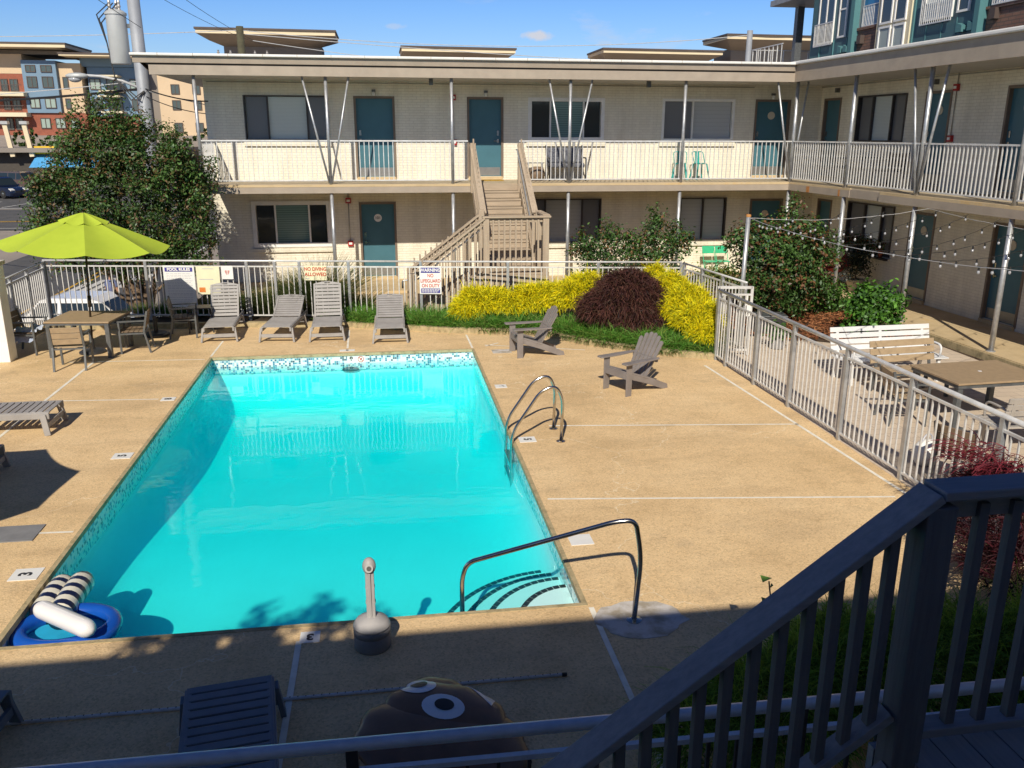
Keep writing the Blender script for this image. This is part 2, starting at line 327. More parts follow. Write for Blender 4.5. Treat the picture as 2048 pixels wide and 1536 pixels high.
# ------------------------------------------------------------------ mesh builder
class MB:
    def __init__(s): s.v = []; s.f = []
    def add(s, vs, fs):
        o = len(s.v); s.v += [tuple(p) for p in vs]; s.f += [tuple(i + o for i in f) for f in fs]; return s
    def box(s, c, d, rz=0, rx=0, ry=0):
        m = Matrix.Rotation(rz, 3, 'Z') @ Matrix.Rotation(ry, 3, 'Y') @ Matrix.Rotation(rx, 3, 'X')
        vs = [Vector(c) + m @ Vector((sx * d[0] / 2, sy * d[1] / 2, sz * d[2] / 2)) for sz in (-1, 1) for sy in (-1, 1) for sx in (-1, 1)]
        return s.add(vs, [(0, 2, 3, 1), (4, 5, 7, 6), (0, 1, 5, 4), (2, 6, 7, 3), (0, 4, 6, 2), (1, 3, 7, 5)])
    def bb(s, x0, x1, y0, y1, z0, z1): return s.box(((x0 + x1) / 2, (y0 + y1) / 2, (z0 + z1) / 2), (x1 - x0, y1 - y0, z1 - z0))
    def bar(s, a, b, w, h, up=(0, 0, 1)):
        a = Vector(a); b = Vector(b); t = (b - a).normalized(); u = Vector(up)
        if abs(t.dot(u)) > .98: u = Vector((0, 1, 0))
        r = t.cross(u).normalized(); u = r.cross(t)
        vs = [p + r * (sx * w / 2) + u * (sy * h / 2) for p in (a, b) for sy in (-1, 1) for sx in (-1, 1)]
        return s.add(vs, [(0, 2, 3, 1), (4, 5, 7, 6), (0, 1, 5, 4), (2, 6, 7, 3), (0, 4, 6, 2), (1, 3, 7, 5)])
    def tube(s, pts, r, n=8, cap=True):
        pts = [Vector(p) for p in pts]; rs = r if isinstance(r, (list, tuple)) else [r] * len(pts)
        o = len(s.v); prev = None
        for i, p in enumerate(pts):
            t = (pts[min(i + 1, len(pts) - 1)] - pts[max(i - 1, 0)]).normalized()
            if prev is None:
                u = Vector((0, 0, 1)) if abs(t.z) < .9 else Vector((1, 0, 0)); u = (u - t * u.dot(t)).normalized()
            else: u = (prev - t * prev.dot(t)).normalized()
            prev = u; w = t.cross(u)
            for k in range(n):
                a = 2 * math.pi * k / n; s.v.append(tuple(p + (u * math.cos(a) + w * math.sin(a)) * rs[i]))
        for i in range(len(pts) - 1):
            for k in range(n):
                k2 = (k + 1) % n; s.f.append((o + i * n + k, o + i * n + k2, o + (i + 1) * n + k2, o + (i + 1) * n + k))
        if cap: s.f.append(tuple(o + k for k in range(n))[::-1]); s.f.append(tuple(o + (len(pts) - 1) * n + k for k in range(n)))
        return s
    def lathe(s, prof, c=(0, 0, 0), n=24):
        o = len(s.v)
        for r, z in prof:
            for k in range(n):
                a = 2 * math.pi * k / n; s.v.append((c[0] + r * math.cos(a), c[1] + r * math.sin(a), c[2] + z))
        for i in range(len(prof) - 1):
            for k in range(n):
                k2 = (k + 1) % n; s.f.append((o + i * n + k, o + i * n + k2, o + (i + 1) * n + k2, o + (i + 1) * n + k))
        s.f.append(tuple(o + k for k in range(n))[::-1]); s.f.append(tuple(o + (len(prof) - 1) * n + k for k in range(n)))
        return s
    def prism(s, poly, z0, z1):
        n = len(poly); o = len(s.v)
        s.v += [(x, y, z0) for x, y in poly] + [(x, y, z1) for x, y in poly]
        s.f += [tuple(o + i for i in range(n))[::-1], tuple(o + n + i for i in range(n))]
        s.f += [(o + i, o + (i + 1) % n, o + n + (i + 1) % n, o + n + i) for i in range(n)]
        return s
    def prof(s, poly, axis, a, b):   # polygon in a vertical plane, extruded along axis
        n = len(poly); o = len(s.v)
        for t in (a, b):
            for u, w in poly: s.v.append((t, u, w) if axis == 'x' else (u, t, w))
        s.f += [tuple(o + i for i in range(n)), tuple(o + n + i for i in range(n))[::-1]]
        s.f += [(o + i, o + n + i, o + n + (i + 1) % n, o + (i + 1) % n) for i in range(n)]
        return s
    def quad(s, a, b, c, d): return s.add([a, b, c, d], [(0, 1, 2, 3)])
    def ball(s, c, r, n=12, m=8):
        rr = r if isinstance(r, (list, tuple)) else (r, r, r); o = len(s.v)
        for i in range(m + 1):
            th = math.pi * i / m
            for k in range(n):
                a = 2 * math.pi * k / n
                s.v.append((c[0] + rr[0] * math.sin(th) * math.cos(a), c[1] + rr[1] * math.sin(th) * math.sin(a), c[2] + rr[2] * math.cos(th)))
        for i in range(m):
            for k in range(n):
                k2 = (k + 1) % n; s.f.append((o + i * n + k, o + (i + 1) * n + k, o + (i + 1) * n + k2, o + i * n + k2))
        return s
    def xf(s, mat): s.v = [tuple(mat @ Vector(p)) for p in s.v]; return s
    def mesh(s, name, mat, smooth=False):
        me = bpy.data.meshes.new(name); me.from_pydata(s.v, [], s.f); me.update()
        import bmesh
        bm = bmesh.new(); bm.from_mesh(me); bmesh.ops.recalc_face_normals(bm, faces=bm.faces); bm.to_mesh(me); bm.free()
        me.materials.append(MATS[mat] if isinstance(mat, str) else mat)
        if smooth:
            for p in me.polygons: p.use_smooth = True
        return me
    def build(s, name, mat, parent=None, smooth=False, bevel=0., loc=None):
        o = bpy.data.objects.new(name, s.mesh(name, mat, smooth)); C.objects.link(o)
        if parent is not None: o.parent = parent
        if loc is not None: o.location = loc
        if bevel:
            b = o.modifiers.new('bevel', 'BEVEL'); b.width = bevel; b.segments = 2; b.limit_method = 'ANGLE'
        return o
def smooth_by_angle(o, ang=35):
    me = o.data; me.shade_smooth() if hasattr(me, 'shade_smooth') else None
    try: me.set_sharp_from_angle(angle=R(ang))
    except Exception: pass
    return o
def inst(name, me, parent, loc=(0, 0, 0), rz=0):
    o = bpy.data.objects.new(name, me); C.objects.link(o); o.parent = parent; o.location = loc; o.rotation_euler.z = rz; return o
def tag(o, label, cat, group=None):
    o['label'] = label; o['category'] = cat
    if group: o['group'] = group
    return o
def thing(name, label, cat, loc=(0, 0, 0), rz=0, group=None):
    o = bpy.data.objects.new(name, None); C.objects.link(o); o.location = loc; o.rotation_euler = (0, 0, rz)
    o.empty_display_size = .1
    return tag(o, label, cat, group)
def struct(name, mb, mat, smooth=False):
    o = mb.build(name, mat, None, smooth); o['kind'] = 'structure'; return o
def kids(o): return list(o.children)
CH = {}
def dup(root, loc, rz, label, group=None):
    def cp(o, par):
        c = o.copy(); C.objects.link(c); c.parent = par
        for ch in kids(o): cp(ch, c)
        return c
    r = cp(root, None); r.location = loc; r.rotation_euler = (0, 0, rz); r['label'] = label
    if group: r['group'] = group
    return r
def text(name, s, size, mat, parent, loc, rot=(R(90), 0, 0), align='CENTER', bold=0., sx=1.):
    cu = bpy.data.curves.new(name, 'FONT'); cu.body = s; cu.size = size; cu.align_x = align; cu.align_y = 'CENTER'; cu.offset = bold; cu.fill_mode = 'FRONT'
    t = bpy.data.objects.new(name, cu); C.objects.link(t)
    dg = bpy.context.evaluated_depsgraph_get(); me = bpy.data.meshes.new_from_object(t.evaluated_get(dg))
    bpy.data.objects.remove(t); me.materials.clear(); me.materials.append(MATS[mat])
    o = bpy.data.objects.new(name, me); C.objects.link(o); o.parent = parent; o.location = loc; o.rotation_euler = rot; o.scale = (sx, 1, 1)
    return o
def arc(c, r, a0, a1, n, plane):  # points on an arc in a plane given by two axes
    u, w = Vector(plane[0]), Vector(plane[1])
    return [Vector(c) + u * (r * math.cos(a0 + (a1 - a0) * i / n)) + w * (r * math.sin(a0 + (a1 - a0) * i / n)) for i in range(n + 1)]
def fillet(pts, r, n=6):
    pts = [Vector(p) for p in pts]; out = [pts[0]]
    for i in range(1, len(pts) - 1):
        a, b, c = pts[i - 1], pts[i], pts[i + 1]
        d1 = (a - b); d2 = (c - b); rr = min(r, d1.length * .49, d2.length * .49)
        p1 = b + d1.normalized() * rr; p2 = b + d2.normalized() * rr
        for k in range(n + 1):
            t = k / n; out.append(p1 * (1 - t) ** 2 + b * 2 * t * (1 - t) + p2 * t * t)
    out.append(pts[-1]); return out
# ------------------------------------------------------------------ foliage
def npmesh(name, V, F, mat, parent, col=None):
    me = bpy.data.meshes.new(name); nv, nf, k = len(V), len(F), F.shape[1]
    me.vertices.add(nv); me.vertices.foreach_set('co', V.astype(np.float32).ravel())
    me.loops.add(nf * k); me.loops.foreach_set('vertex_index', F.astype(np.int32).ravel())
    me.polygons.add(nf); me.polygons.foreach_set('loop_start', np.arange(0, nf * k, k, dtype=np.int32))
    me.polygons.foreach_set('loop_total', np.full(nf, k, dtype=np.int32))
    me.update(calc_edges=True)
    if col is not None:
        a = me.color_attributes.new('Col', 'FLOAT_COLOR', 'POINT'); a.data.foreach_set('color', np.c_[col, np.ones(nv)].astype(np.float32).ravel())
    me.materials.append(MATS[mat])
    o = bpy.data.objects.new(name, me); C.objects.link(o)
    if parent is not None: o.parent = parent
    return o
def unit(n, g): 
    v = g.normal(size=(n, 3)); return v / np.linalg.norm(v, axis=1, keepdims=True)
def leaves(name, parent, blobs, n, size, cols, seed, tip=None, mat='leaf', updir=.5, shell=.55, lump=.22, wid=.5):
    """blobs: (cx,cy,cz,rx,ry,rz,weight). Leaves as folded diamonds in clumps through each blob's volume."""
    g = np.random.default_rng(seed); w = np.array([b[6] for b in blobs], float); w /= w.sum()
    Vs = []; Cs = []
    for b, cnt in zip(blobs, (w * n).astype(int)):
        if cnt < 1: continue
        ncl = max(6, cnt // 26)
        d = unit(ncl, g); rad = shell + (1 - shell) * g.random(ncl) ** .6
        lumpf = 1 + lump * np.sin(d[:, 0] * 5 + seed) * np.cos(d[:, 1] * 6 + b[0]) + lump * .7 * np.sin(d[:, 2] * 9 + b[1])
        cc = d * (rad * lumpf)[:, None]
        cl = g.integers(0, ncl, cnt)
        p = cc[cl] + g.normal(size=(cnt, 3)) * (.085 / np.array(b[3:6])) * 1.0
        pos = np.array(b[:3]) + p * np.array(b[3:6])
        nrm = p / (np.linalg.norm(p, axis=1, keepdims=True) + 1e-6) * .8 + unit(cnt, g) * .9 + np.array([0, 0, updir])
        nrm /= np.linalg.norm(nrm, axis=1, keepdims=True)
        t = np.cross(nrm, unit(cnt, g)); t /= np.linalg.norm(t, axis=1, keepdims=True) + 1e-6
        s = np.cross(nrm, t); L = size * (.6 + .8 * g.random(cnt))[:, None]
        Vs.append(np.stack([pos - t * L * .5, pos + s * L * wid * .5 + nrm * L * .1, pos + t * L * .5, pos - s * L * wid * .5 + nrm * L * .1], 1).reshape(-1, 3))
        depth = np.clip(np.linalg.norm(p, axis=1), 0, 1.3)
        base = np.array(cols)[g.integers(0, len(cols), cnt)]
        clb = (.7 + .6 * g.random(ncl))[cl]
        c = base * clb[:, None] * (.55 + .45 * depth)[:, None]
        if tip is not None:
            tc, pw = tip
            m = (depth > .75) & (g.random(cnt) < pw) & ((g.random(ncl) < .6)[cl])
            c[m] = np.array(tc) * (.6 + .8 * g.random((m.sum(), 1)))
        Cs.append(np.repeat(c, 4, 0))
    V = np.concatenate(Vs); Cc = np.concatenate(Cs); F = np.arange(len(V)).reshape(-1, 4)
    return npmesh(name, V, F, mat, parent, Cc)
def strands(name, parent, roots, dirs, length, width, droop, cols, seed, mat='needle', seg=3, wob=.25, kind=None):
    g = np.random.default_rng(seed); n = len(roots)
    L = length * (.55 + .7 * g.random(n)); d = dirs + g.normal(size=(n, 3)) * wob; d /= np.linalg.norm(d, axis=1, keepdims=True)
    side = np.cross(d, unit(n, g)); side /= np.linalg.norm(side, axis=1, keepdims=True) + 1e-6
    pts = []; p = roots.copy(); dd = d.copy()
    rows = []
    for i in range(seg + 1):
        wv = width * (1 - .8 * i / seg); rows.append((p - side * wv / 2, p + side * wv / 2))
        p = p + dd * (L / seg)[:, None]; dd = dd + np.array([0, 0, -droop]); dd /= np.linalg.norm(dd, axis=1, keepdims=True)
    V = np.stack([q for r in rows for q in r], 1).reshape(-1, 3); k = 2 * (seg + 1)
    base = np.arange(n)[:, None] * k
    F = np.concatenate([base + np.array([2 * i, 2 * i + 1, 2 * i + 3, 2 * i + 2]) for i in range(seg)], 0)
    c = np.array(cols)[g.integers(0, len(cols), n)] * (.65 + .7 * g.random((n, 1)))
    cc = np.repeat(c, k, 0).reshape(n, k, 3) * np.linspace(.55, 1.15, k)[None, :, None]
    o = npmesh(name, V, F, mat, parent, cc.reshape(-1, 3))
    if kind: o['kind'] = kind
    return o
def mound(blobs, n, seed, zmin=0.0):
    g = np.random.default_rng(seed); P = []; D = []
    w = np.array([b[6] for b in blobs], float); w /= w.sum()
    for b, cnt in zip(blobs, (w * n).astype(int)):
        d = unit(cnt, g); d[:, 2] = np.abs(d[:, 2]) * .95 - .12
        lf = 1 + .14 * np.sin(d[:, 0] * 7 + seed) * np.cos(d[:, 1] * 6) + .08 * np.sin(d[:, 2] * 11 + b[0] * 3)
        p = np.array(b[:3]) + d * np.array(b[3:6]) * (lf * (.72 + .3 * g.random(cnt)))[:, None]
        P.append(p); D.append(d)
    P = np.concatenate(P); D = np.concatenate(D); k = P[:, 2] > zmin
    return P[k], D[k]

# ------------------------------------------------------------------ camera, light, sky
yaw, pitch, roll, FPX = .148392967, .283193705, .00255752597, 1718.55
f = Vector((math.sin(yaw) * math.cos(pitch), math.cos(yaw) * math.cos(pitch), -math.sin(pitch)))
r0 = Vector((math.cos(yaw), -math.sin(yaw), 0)); u0 = r0.cross(f)
rr = r0 * math.cos(roll) + u0 * math.sin(roll); uu = -r0 * math.sin(roll) + u0 * math.cos(roll)
cam = bpy.data.cameras.new('camera'); co = bpy.data.objects.new('camera', cam); C.objects.link(co)
mw = Matrix.Identity(4)
for i in range(3): mw[i][0] = rr[i]; mw[i][1] = uu[i]; mw[i][2] = -f[i]
mw[2][3] = 4.2
co.matrix_world = mw; cam.sensor_width = 36; cam.lens = FPX / 2048 * 36; cam.clip_end = 3000; cam.clip_start = .05
sc.camera = co
sund = Vector((.285, 1.0, -.79)).normalized()          # the way the light travels
el = math.asin(-sund.z); az = math.atan2(-sund.x, -sund.y)
w = bpy.data.worlds.new('World'); sc.world = w; w.use_nodes = True
nt = w.node_tree; nt.nodes.clear()
sky = nt.nodes.new('ShaderNodeTexSky'); sky.sky_type = 'NISHITA'; sky.sun_disc = False; sky.sun_elevation = el; sky.sun_rotation = az
sky.air_density = 1.0; sky.dust_density = .6; sky.ozone_density = 2.0
tc = nt.nodes.new('ShaderNodeTexCoord'); mp = nt.nodes.new('ShaderNodeMapping'); mp.inputs['Scale'].default_value = (1, 1, 3.4); mp.inputs['Location'].default_value = (.35, .1, .2)
lk(nt, tc.outputs['Generated'], mp.inputs['Vector'])
n1 = noise(nt, mp.outputs['Vector'], 5.5, 7, .6); cl = ramp(nt, n1, [(.56, 0.), (.70, .8)])
sp = nt.nodes.new('ShaderNodeSeparateXYZ'); lk(nt, tc.outputs['Generated'], sp.inputs[0])
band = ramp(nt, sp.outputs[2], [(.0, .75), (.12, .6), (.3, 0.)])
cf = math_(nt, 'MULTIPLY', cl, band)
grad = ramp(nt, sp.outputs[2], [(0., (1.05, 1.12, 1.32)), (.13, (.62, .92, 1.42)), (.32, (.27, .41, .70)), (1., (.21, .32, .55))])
def puff(d, rad, hgt):
    v = nt.nodes.new('ShaderNodeVectorMath'); v.operation = 'SUBTRACT'; lk(nt, tc.outputs['Generated'], v.inputs[0]); v.inputs[1].default_value = d
    m_ = nt.nodes.new('ShaderNodeMapping'); m_.inputs['Scale'].default_value = (1 / rad, 1 / rad, 1 / hgt); lk(nt, v.outputs[0], m_.inputs['Vector'])
    ln = nt.nodes.new('ShaderNodeVectorMath'); ln.operation = 'LENGTH'; lk(nt, m_.outputs[0], ln.inputs[0])
    q = math_(nt, 'ADD', ln.outputs['Value'], math_(nt, 'MULTIPLY', math_(nt, 'SUBTRACT', noise(nt, tc.outputs['Generated'], 60, 5, .65), .5), 2.2))
    return ramp(nt, q, [(.35, 1.), (1., 0.)])
pf = math_(nt, 'MAXIMUM', math_(nt, 'MULTIPLY', puff((.171, .980, .102), .019, .0055), .95), math_(nt, 'MULTIPLY', puff((.021, .994, .110), .012, .003), .35))
pf = math_(nt, 'MAXIMUM', pf, math_(nt, 'MULTIPLY', puff((.245, .965, .094), .012, .004), .35))
cf = math_(nt, 'MAXIMUM', cf, pf)
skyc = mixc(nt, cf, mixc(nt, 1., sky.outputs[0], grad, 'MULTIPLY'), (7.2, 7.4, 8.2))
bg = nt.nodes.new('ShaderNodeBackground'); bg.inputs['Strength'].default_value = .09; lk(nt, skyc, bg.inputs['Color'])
wo = nt.nodes.new('ShaderNodeOutputWorld'); lk(nt, bg.outputs[0], wo.inputs['Surface'])
sl = bpy.data.lights.new('sun', 'SUN'); sl.energy = 5.0; sl.angle = R(.53); sl.color = (1, .91, .75)
so = bpy.data.objects.new('sun', sl); C.objects.link(so); so.rotation_euler = sund.to_track_quat('-Z', 'Y').to_euler(); so.location = (-20, -60, 60)
sc.view_settings.view_transform = 'Standard'; sc.view_settings.look = 'None'; sc.view_settings.exposure = 0
sc.cycles.max_bounces = 10; sc.cycles.volume_bounces = 2; sc.cycles.transparent_max_bounces = 24; sc.cycles.diffuse_bounces = 4
sc.cycles.use_adaptive_sampling = True; sc.cycles.adaptive_threshold = .015
try: sc.cycles.use_denoising = True
except Exception: pass

# ------------------------------------------------------------------ terrain, street
def gh(x, y):
    if y < 95: z = -2.0 + (y - 28) * .0173
    else: z = -.84 + min(1, (y - 95) / 26) * 4.7
    return z
xs = [-400, -200, -100, -60, -40, -20, 0, 20, 60, 120, 250, 400]; ys = [-200, -60, 0, 20, 28, 50, 80, 95, 102, 108, 115, 121, 160, 300, 700, 1500]
g_ = MB(); g_.v = [(x, y, gh(x, y)) for y in ys for x in xs]; nx = len(xs)
g_.f = [(j * nx + i, j * nx + i + 1, (j + 1) * nx + i + 1, (j + 1) * nx + i) for j in range(len(ys) - 1) for i in range(nx - 1)]
struct('ground', g_, 'asphalt_pale')
def strip(name, pts, w, mat, up=.008):
    mb = MB(); P = []
    for i, p in enumerate(pts):
        a = Vector((*pts[max(i - 1, 0)], 0)); b = Vector((*pts[min(i + 1, len(pts) - 1)], 0)); t = (b - a).normalized(); n = Vector((-t.y, t.x, 0))
        for s in (-1, 1):
            q = Vector((*p, 0)) + n * s * w / 2; P.append((q.x, q.y, gh(q.x, q.y) + up))
    mb.v = P; mb.f = [(2 * i, 2 * i + 1, 2 * i + 3, 2 * i + 2) for i in range(len(pts) - 1)]
    return struct(name, mb, mat)
def lin(a, b, n=14): return [(a[0] + (b[0] - a[0]) * i / n, a[1] + (b[1] - a[1]) * i / n) for i in range(n + 1)]
strip('road', lin((-13.6, 24), (-13.2, 62), 20), 8.5, 'asphalt', .006)
strip('cross_road', lin((-80, 63), (60, 63), 4), 13, 'asphalt', .010)
strip('parking_lot', lin((-70, 82), (0, 82), 4), 24, 'asphalt', .008)
for dx in (-.16, .16): strip('road_marking', lin((-12.6 + dx, 28), (-12.3 + dx, 54), 20), .11, 'road_yellow', .014)
for dy in (0, .35): strip('road_marking', lin((-60, 61.2 + dy), (-15, 61.2 + dy), 4), .16, 'road_yellow', .018)
strip('road_marking', lin((-60, 57.6), (-18, 57.6), 4), .16, 'road_white', .018)
strip('road_marking', lin((-9.6, 26), (-9.4, 52), 16), .12, 'road_white', .014)
for k in range(6): strip('crosswalk_stripe', lin((-12.4 + k * .42, 35.4 + .3 * k), (-12.2 + k * .42, 38.2 + .3 * k), 3), .26, 'road_white', .016)
for k in range(9): strip('parking_line', lin((-40 + k * 2.9, 71), (-39 + k * 2.9, 76), 3), .14, 'road_white', .016)
strip('kerb_line', lin((-60, 70.3), (-12, 70.3), 4), .3, 'road_white', .018)
# motel site: raised platform with planted bank toward the street
st_ = MB()
tx = [-8.2, -4.9, -3.6, 1.95, 45]; ty = [-25, 6.7, 17.1, 21.2, 60]
for j in range(4):
    for i in range(4):
        if (i == 0 and j == 3) or (i == 2 and j == 1): continue
        st_.quad((tx[i], ty[j], -.035), (tx[i + 1], ty[j], -.035), (tx[i + 1], ty[j + 1], -.035), (tx[i], ty[j + 1], -.035))
top = [(-8.2, -25), (45, -25), (45, 60), (-4.9, 60), (-4.9, 21.2), (-8.2, 21.2)]
bot = [(-11.0, -25), (50, -25), (50, 64), (-6.5, 64), (-6.5, 24.2), (-11.0, 24.2)]
for i in range(6):
    k = (i + 1) % 6; st_.quad((*top[i], -.035), (*bot[i], -2.9), (*bot[k], -2.9), (*top[k], -.035))
struct('terrain', st_, 'soil')

# ------------------------------------------------------------------ pool deck, pool, water
PX0, PX1, PY0, PY1 = -3.41, 1.73, 6.92, 16.90
dk = MB(); X = [-8.15, PX0, PX1, 6.34]; Y = [-1.0, PY0, PY1, 20.6]
for j in range(3):
    for i in range(3):
        if i == 1 and j == 1: continue
        dk.quad((X[i], Y[j], 0), (X[i + 1], Y[j], 0), (X[i + 1], Y[j + 1], 0), (X[i], Y[j + 1], 0))
struct('pool_deck', dk, 'aggregate')
def joint(a, b, w=.028, z=.004, mat='concrete_white', name='deck_joint'):
    mb = MB(); a = Vector((*a, z)); b = Vector((*b, z)); t = (b - a).normalized(); n = Vector((-t.y, t.x, 0)) * w / 2
    mb.quad(a - n, b - n, b + n, a + n); return struct(name, mb, mat)
for a, b in [((2.35, 11.97), (6.1, 11.52)), ((1.83, 9.33), (6.0, 8.80)), ((5.93, 15.0), (6.22, 8.0)), ((1.71, 18.2), (1.72, 16.98)), ((-3.41, 18.3), (-3.42, 16.98)),
             ((-5.55, 16.9), (-5.57, 8.0)), ((-5.6, 14.33), (-3.75, 14.19)), ((-3.5, 16.77), (-6.0, 16.9)), ((-.82, 19.0), (-.80, 17.3)),
             ((1.77, 6.86), (1.77, 4.2)), ((-.85, 6.68), (-.86, 4.2)), ((-5.6, 9.3), (-3.48, 9.2)), ((2.0, 17.2), (3.96, 16.5)), ((2.3, 17.35), (2.0, 17.1))]: joint(a, b, .04 if b[1] > 8 else .05)
coping = MB()
for x0, x1, y0, y1 in ((PX0 - .02, PX0 + .03, PY0 - .02, PY1 + .02), (PX1 - .03, PX1 + .02, PY0 - .02, PY1 + .02), (PX0 + .03, PX1 - .03, PY0 - .02, PY0 + .03), (PX0 + .03, PX1 - .03, PY1 - .03, PY1 + .02)): coping.bb(x0, x1, y0, y1, -.05, .006)
pool = thing('swimming_pool', 'turquoise rectangular swimming pool with a mosaic tile waterline', 'swimming pool', ((PX0 + PX1) / 2, (PY0 + PY1) / 2, 0))
px, py = pool.location.x, pool.location.y
def loc(mb, o=(px, py, 0)): mb.v = [(a - o[0], b - o[1], c - o[2]) for a, b, c in mb.v]; return mb
loc(coping).build('coping', 'curb_concrete', pool)
DN, DF, CR = -.72, -1.12, .5
def dep(y):
    t = min(1, max(0, (y - PY0 - 1.5) / 6.0)); t = t * t * (3 - 2 * t); return DN + (DF - DN) * t
ds = [0, .008, .03, .07, .12, .19, .28,   .37, .50]; W_, L_ = PX1 - PX0, PY1 - PY0
us = [PX0 + d for d in ds] + [PX0 + .5 + (W_ - 1.0) * k / 8 for k in range(1, 8)] + [PX1 - d for d in ds[::-1]]
vs_ = [PY0 + d for d in ds] + [PY0 + .5 + (L_ - 1.0) * k / 18 for k in range(1, 18)] + [PY1 - d for d in ds[::-1]]
def bz(x, y):
    z = dep(y)
    for d in (x - PX0, PX1 - x, y - PY0, PY1 - y):
        if d < CR: z += CR - math.sqrt(max(0, CR * CR - (CR - d) ** 2))
    return min(z, -.25)
bs = MB(); nu = len(us); bs.v = [(x, y, bz(x, y)) for y in vs_ for x in us]
bs.f = [(j * nu + i, j * nu + i + 1, (j + 1) * nu + i + 1, (j + 1) * nu + i) for j in range(len(vs_) - 1) for i in range(nu - 1)]
def rim(idx):
    o = len(bs.v); bs.v += [(bs.v[i][0], bs.v[i][1], -.05) for i in idx]
    for k in range(len(idx) - 1): bs.f.append((idx[k], idx[k + 1], o + k + 1, o + k))
nv = len(vs_)
rim([i for i in range(nu)]); rim([(nv - 1) * nu + i for i in range(nu)]); rim([j * nu for j in range(nv)]); rim([j * nu + nu - 1 for j in range(nv)])
o_b = loc(bs).build('basin', 'pool_plaster', pool, True); smooth_by_angle(o_b, 60)
tb = MB()
for a, b in (((PX0, PY0), (PX1, PY0)), ((PX1, PY0), (PX1, PY1)), ((PX1, PY1), (PX0, PY1)), ((PX0, PY1), (PX0, PY0))):
    cx, cy = (PX0 + PX1) / 2, (PY0 + PY1) / 2; ins = .006
    q = lambda p: (p[0] + ins * (1 if p[0] < cx else -1), p[1] + ins * (1 if p[1] < cy else -1))
    A, B = q(a), q(b); tb.quad((*A, -.36), (*B, -.36), (*B, -.05), (*A, -.05))
loc(tb).build('tile_band', 'mosaic', pool)
for k, (ra, rb) in enumerate(((.62, .78), (.95, 1.12), (1.20, 1.40), (1.45, 1.66))):
    zt = -.235 - .10 * k; s_ = MB(); E_ = lambda a, d=0.: (PX1 - .01 - (ra + d) * math.sin(a), PY0 + .01 + (rb + d) * math.cos(a))
    s_.prism([(PX1 - .01, PY0 + .01)] + [E_(a) for a in np.linspace(0, math.pi / 2, 26)], zt - .10 if k < 3 else -.9, zt); st = loc(s_).build('step', 'pool_plaster', pool)
    nb = MB(); A = np.linspace(.02, math.pi / 2 - .02, 14 + 5 * k)
    for a0, a1 in zip(A[:-1], A[1:]):
        a1 = a0 + (a1 - a0) * .88; nb.prism([E_(a0, -.05), E_(a0, .004), E_(a1, .004), E_(a1, -.05)], zt - .05, zt + .006)
    loc(nb).build('nosing', 'ink_black', st)
mk = MB().bb(-.80, -.44, PY1 - .012, PY1 - .007, -.20, -.055); tile = loc(mk).build('depth_tile', 'sign_white', pool)
text('numeral', '8', .14, 'ink_black', tile, (-.72 - px, PY1 - .016 - py, -.128), bold=.004)
ring = MB(); A = np.linspace(0, 2 * math.pi, 25)
for a0, a1 in zip(A[:-1], A[1:]): ring.quad(*[(-.53 + r * math.cos(a), PY1 - .016, -.128 + r * math.sin(a)) for r, a in ((.05, a0), (.062, a0), (.062, a1), (.05, a1))])
ring.bar((-.57, PY1 - .016, -.088), (-.49, PY1 - .016, -.168), .004, .012); ring.ball((-.52, PY1 - .017, -.113), .013, 8, 6); ring.bar((-.53, PY1 - .017, -.123), (-.55, PY1 - .017, -.153), .004, .012)
loc(ring).build('no_diving_symbol', 'ink_red', tile)
MB().lathe([(.17, -.012), (.17, .012), (.11, .02)], (0, 0, 0), 24).xf(Matrix.Translation((-.74 - px, PY1 - .05 - py, -.32)) @ Matrix.Diagonal((1, 1, .28, 1)) @ Matrix.Rotation(R(90), 4, 'X')).build('underwater_light', 'dark_glass', pool)
MB().lathe([(.03, -.01), (.03, .01)], (0, 0, 0), 12).xf(Matrix.Translation((PX1 - .015 - px, 8.3 - py, -.36)) @ Matrix.Rotation(R(90), 4, 'Y')).build('return_inlet', 'float_white', pool)
wt = MB().bb(PX0 - .03, PX1 + .03, PY0 - .03, PY1 + .03, -2.2, -.20); struct('water', wt, 'pool_water')

def marker(x, y, wx, wy, s, rz, label, tz=.15, mat='sign_white'):
    m = thing('depth_marker', label, 'depth marker', (x, y, 0), 0, 'depth markers set in the pool deck')
    MB().bb(-wx / 2, wx / 2, -wy / 2, wy / 2, .001, .007).build('tile', mat, m)
    if s: text('numeral', s, tz, 'ink_black', m, (0, 0, .009), (0, 0, rz), bold=.006)
marker(1.92, 14.15, .20, .20, '6', R(-90), 'white depth tile reading 6 beside the far right pool edge')
marker(1.93, 11.42, .24, .22, '5', R(-90), 'white depth tile reading 5 below the chrome ladder')
marker(1.98, 8.22, .25, .24, '', 0, 'white deck tile half hidden behind the long chrome grab rail')
marker(-.76, 6.73, .17, .17, '3', R(180), 'white depth tile reading 3 beside the ash receptacle', .13)
marker(-3.59, 14.17, .22, .19, '8', R(90), 'white depth tile reading 8 on the left deck near the far corner')
marker(-3.60, 11.55, .25, .22, '5', R(90), 'white depth tile reading 5 halfway along the left pool edge')
marker(-3.62, 8.26, .27, .24, '3', R(90), 'white depth tile reading 3 above the striped pool float', .17)
marker(-.80, 17.12, .30, .14, '8', R(0), 'thin white depth tile on the deck above the far tile band', .10)
marker(2.27, 16.62, .38, .3, '', 0, 'blank pale patch beside the first garden chair', .1, 'concrete_pale')
tag(MB().bb(-.26, .26, -.20, .20, .001, .012).build('skimmer_lid', 'planter_grey', None, loc=(-4.1, 9.23, 0)), 'pale grey square skimmer lid in the shade on the left deck', 'skimmer lid')
pt = MB(); pr_ = random.Random(3)
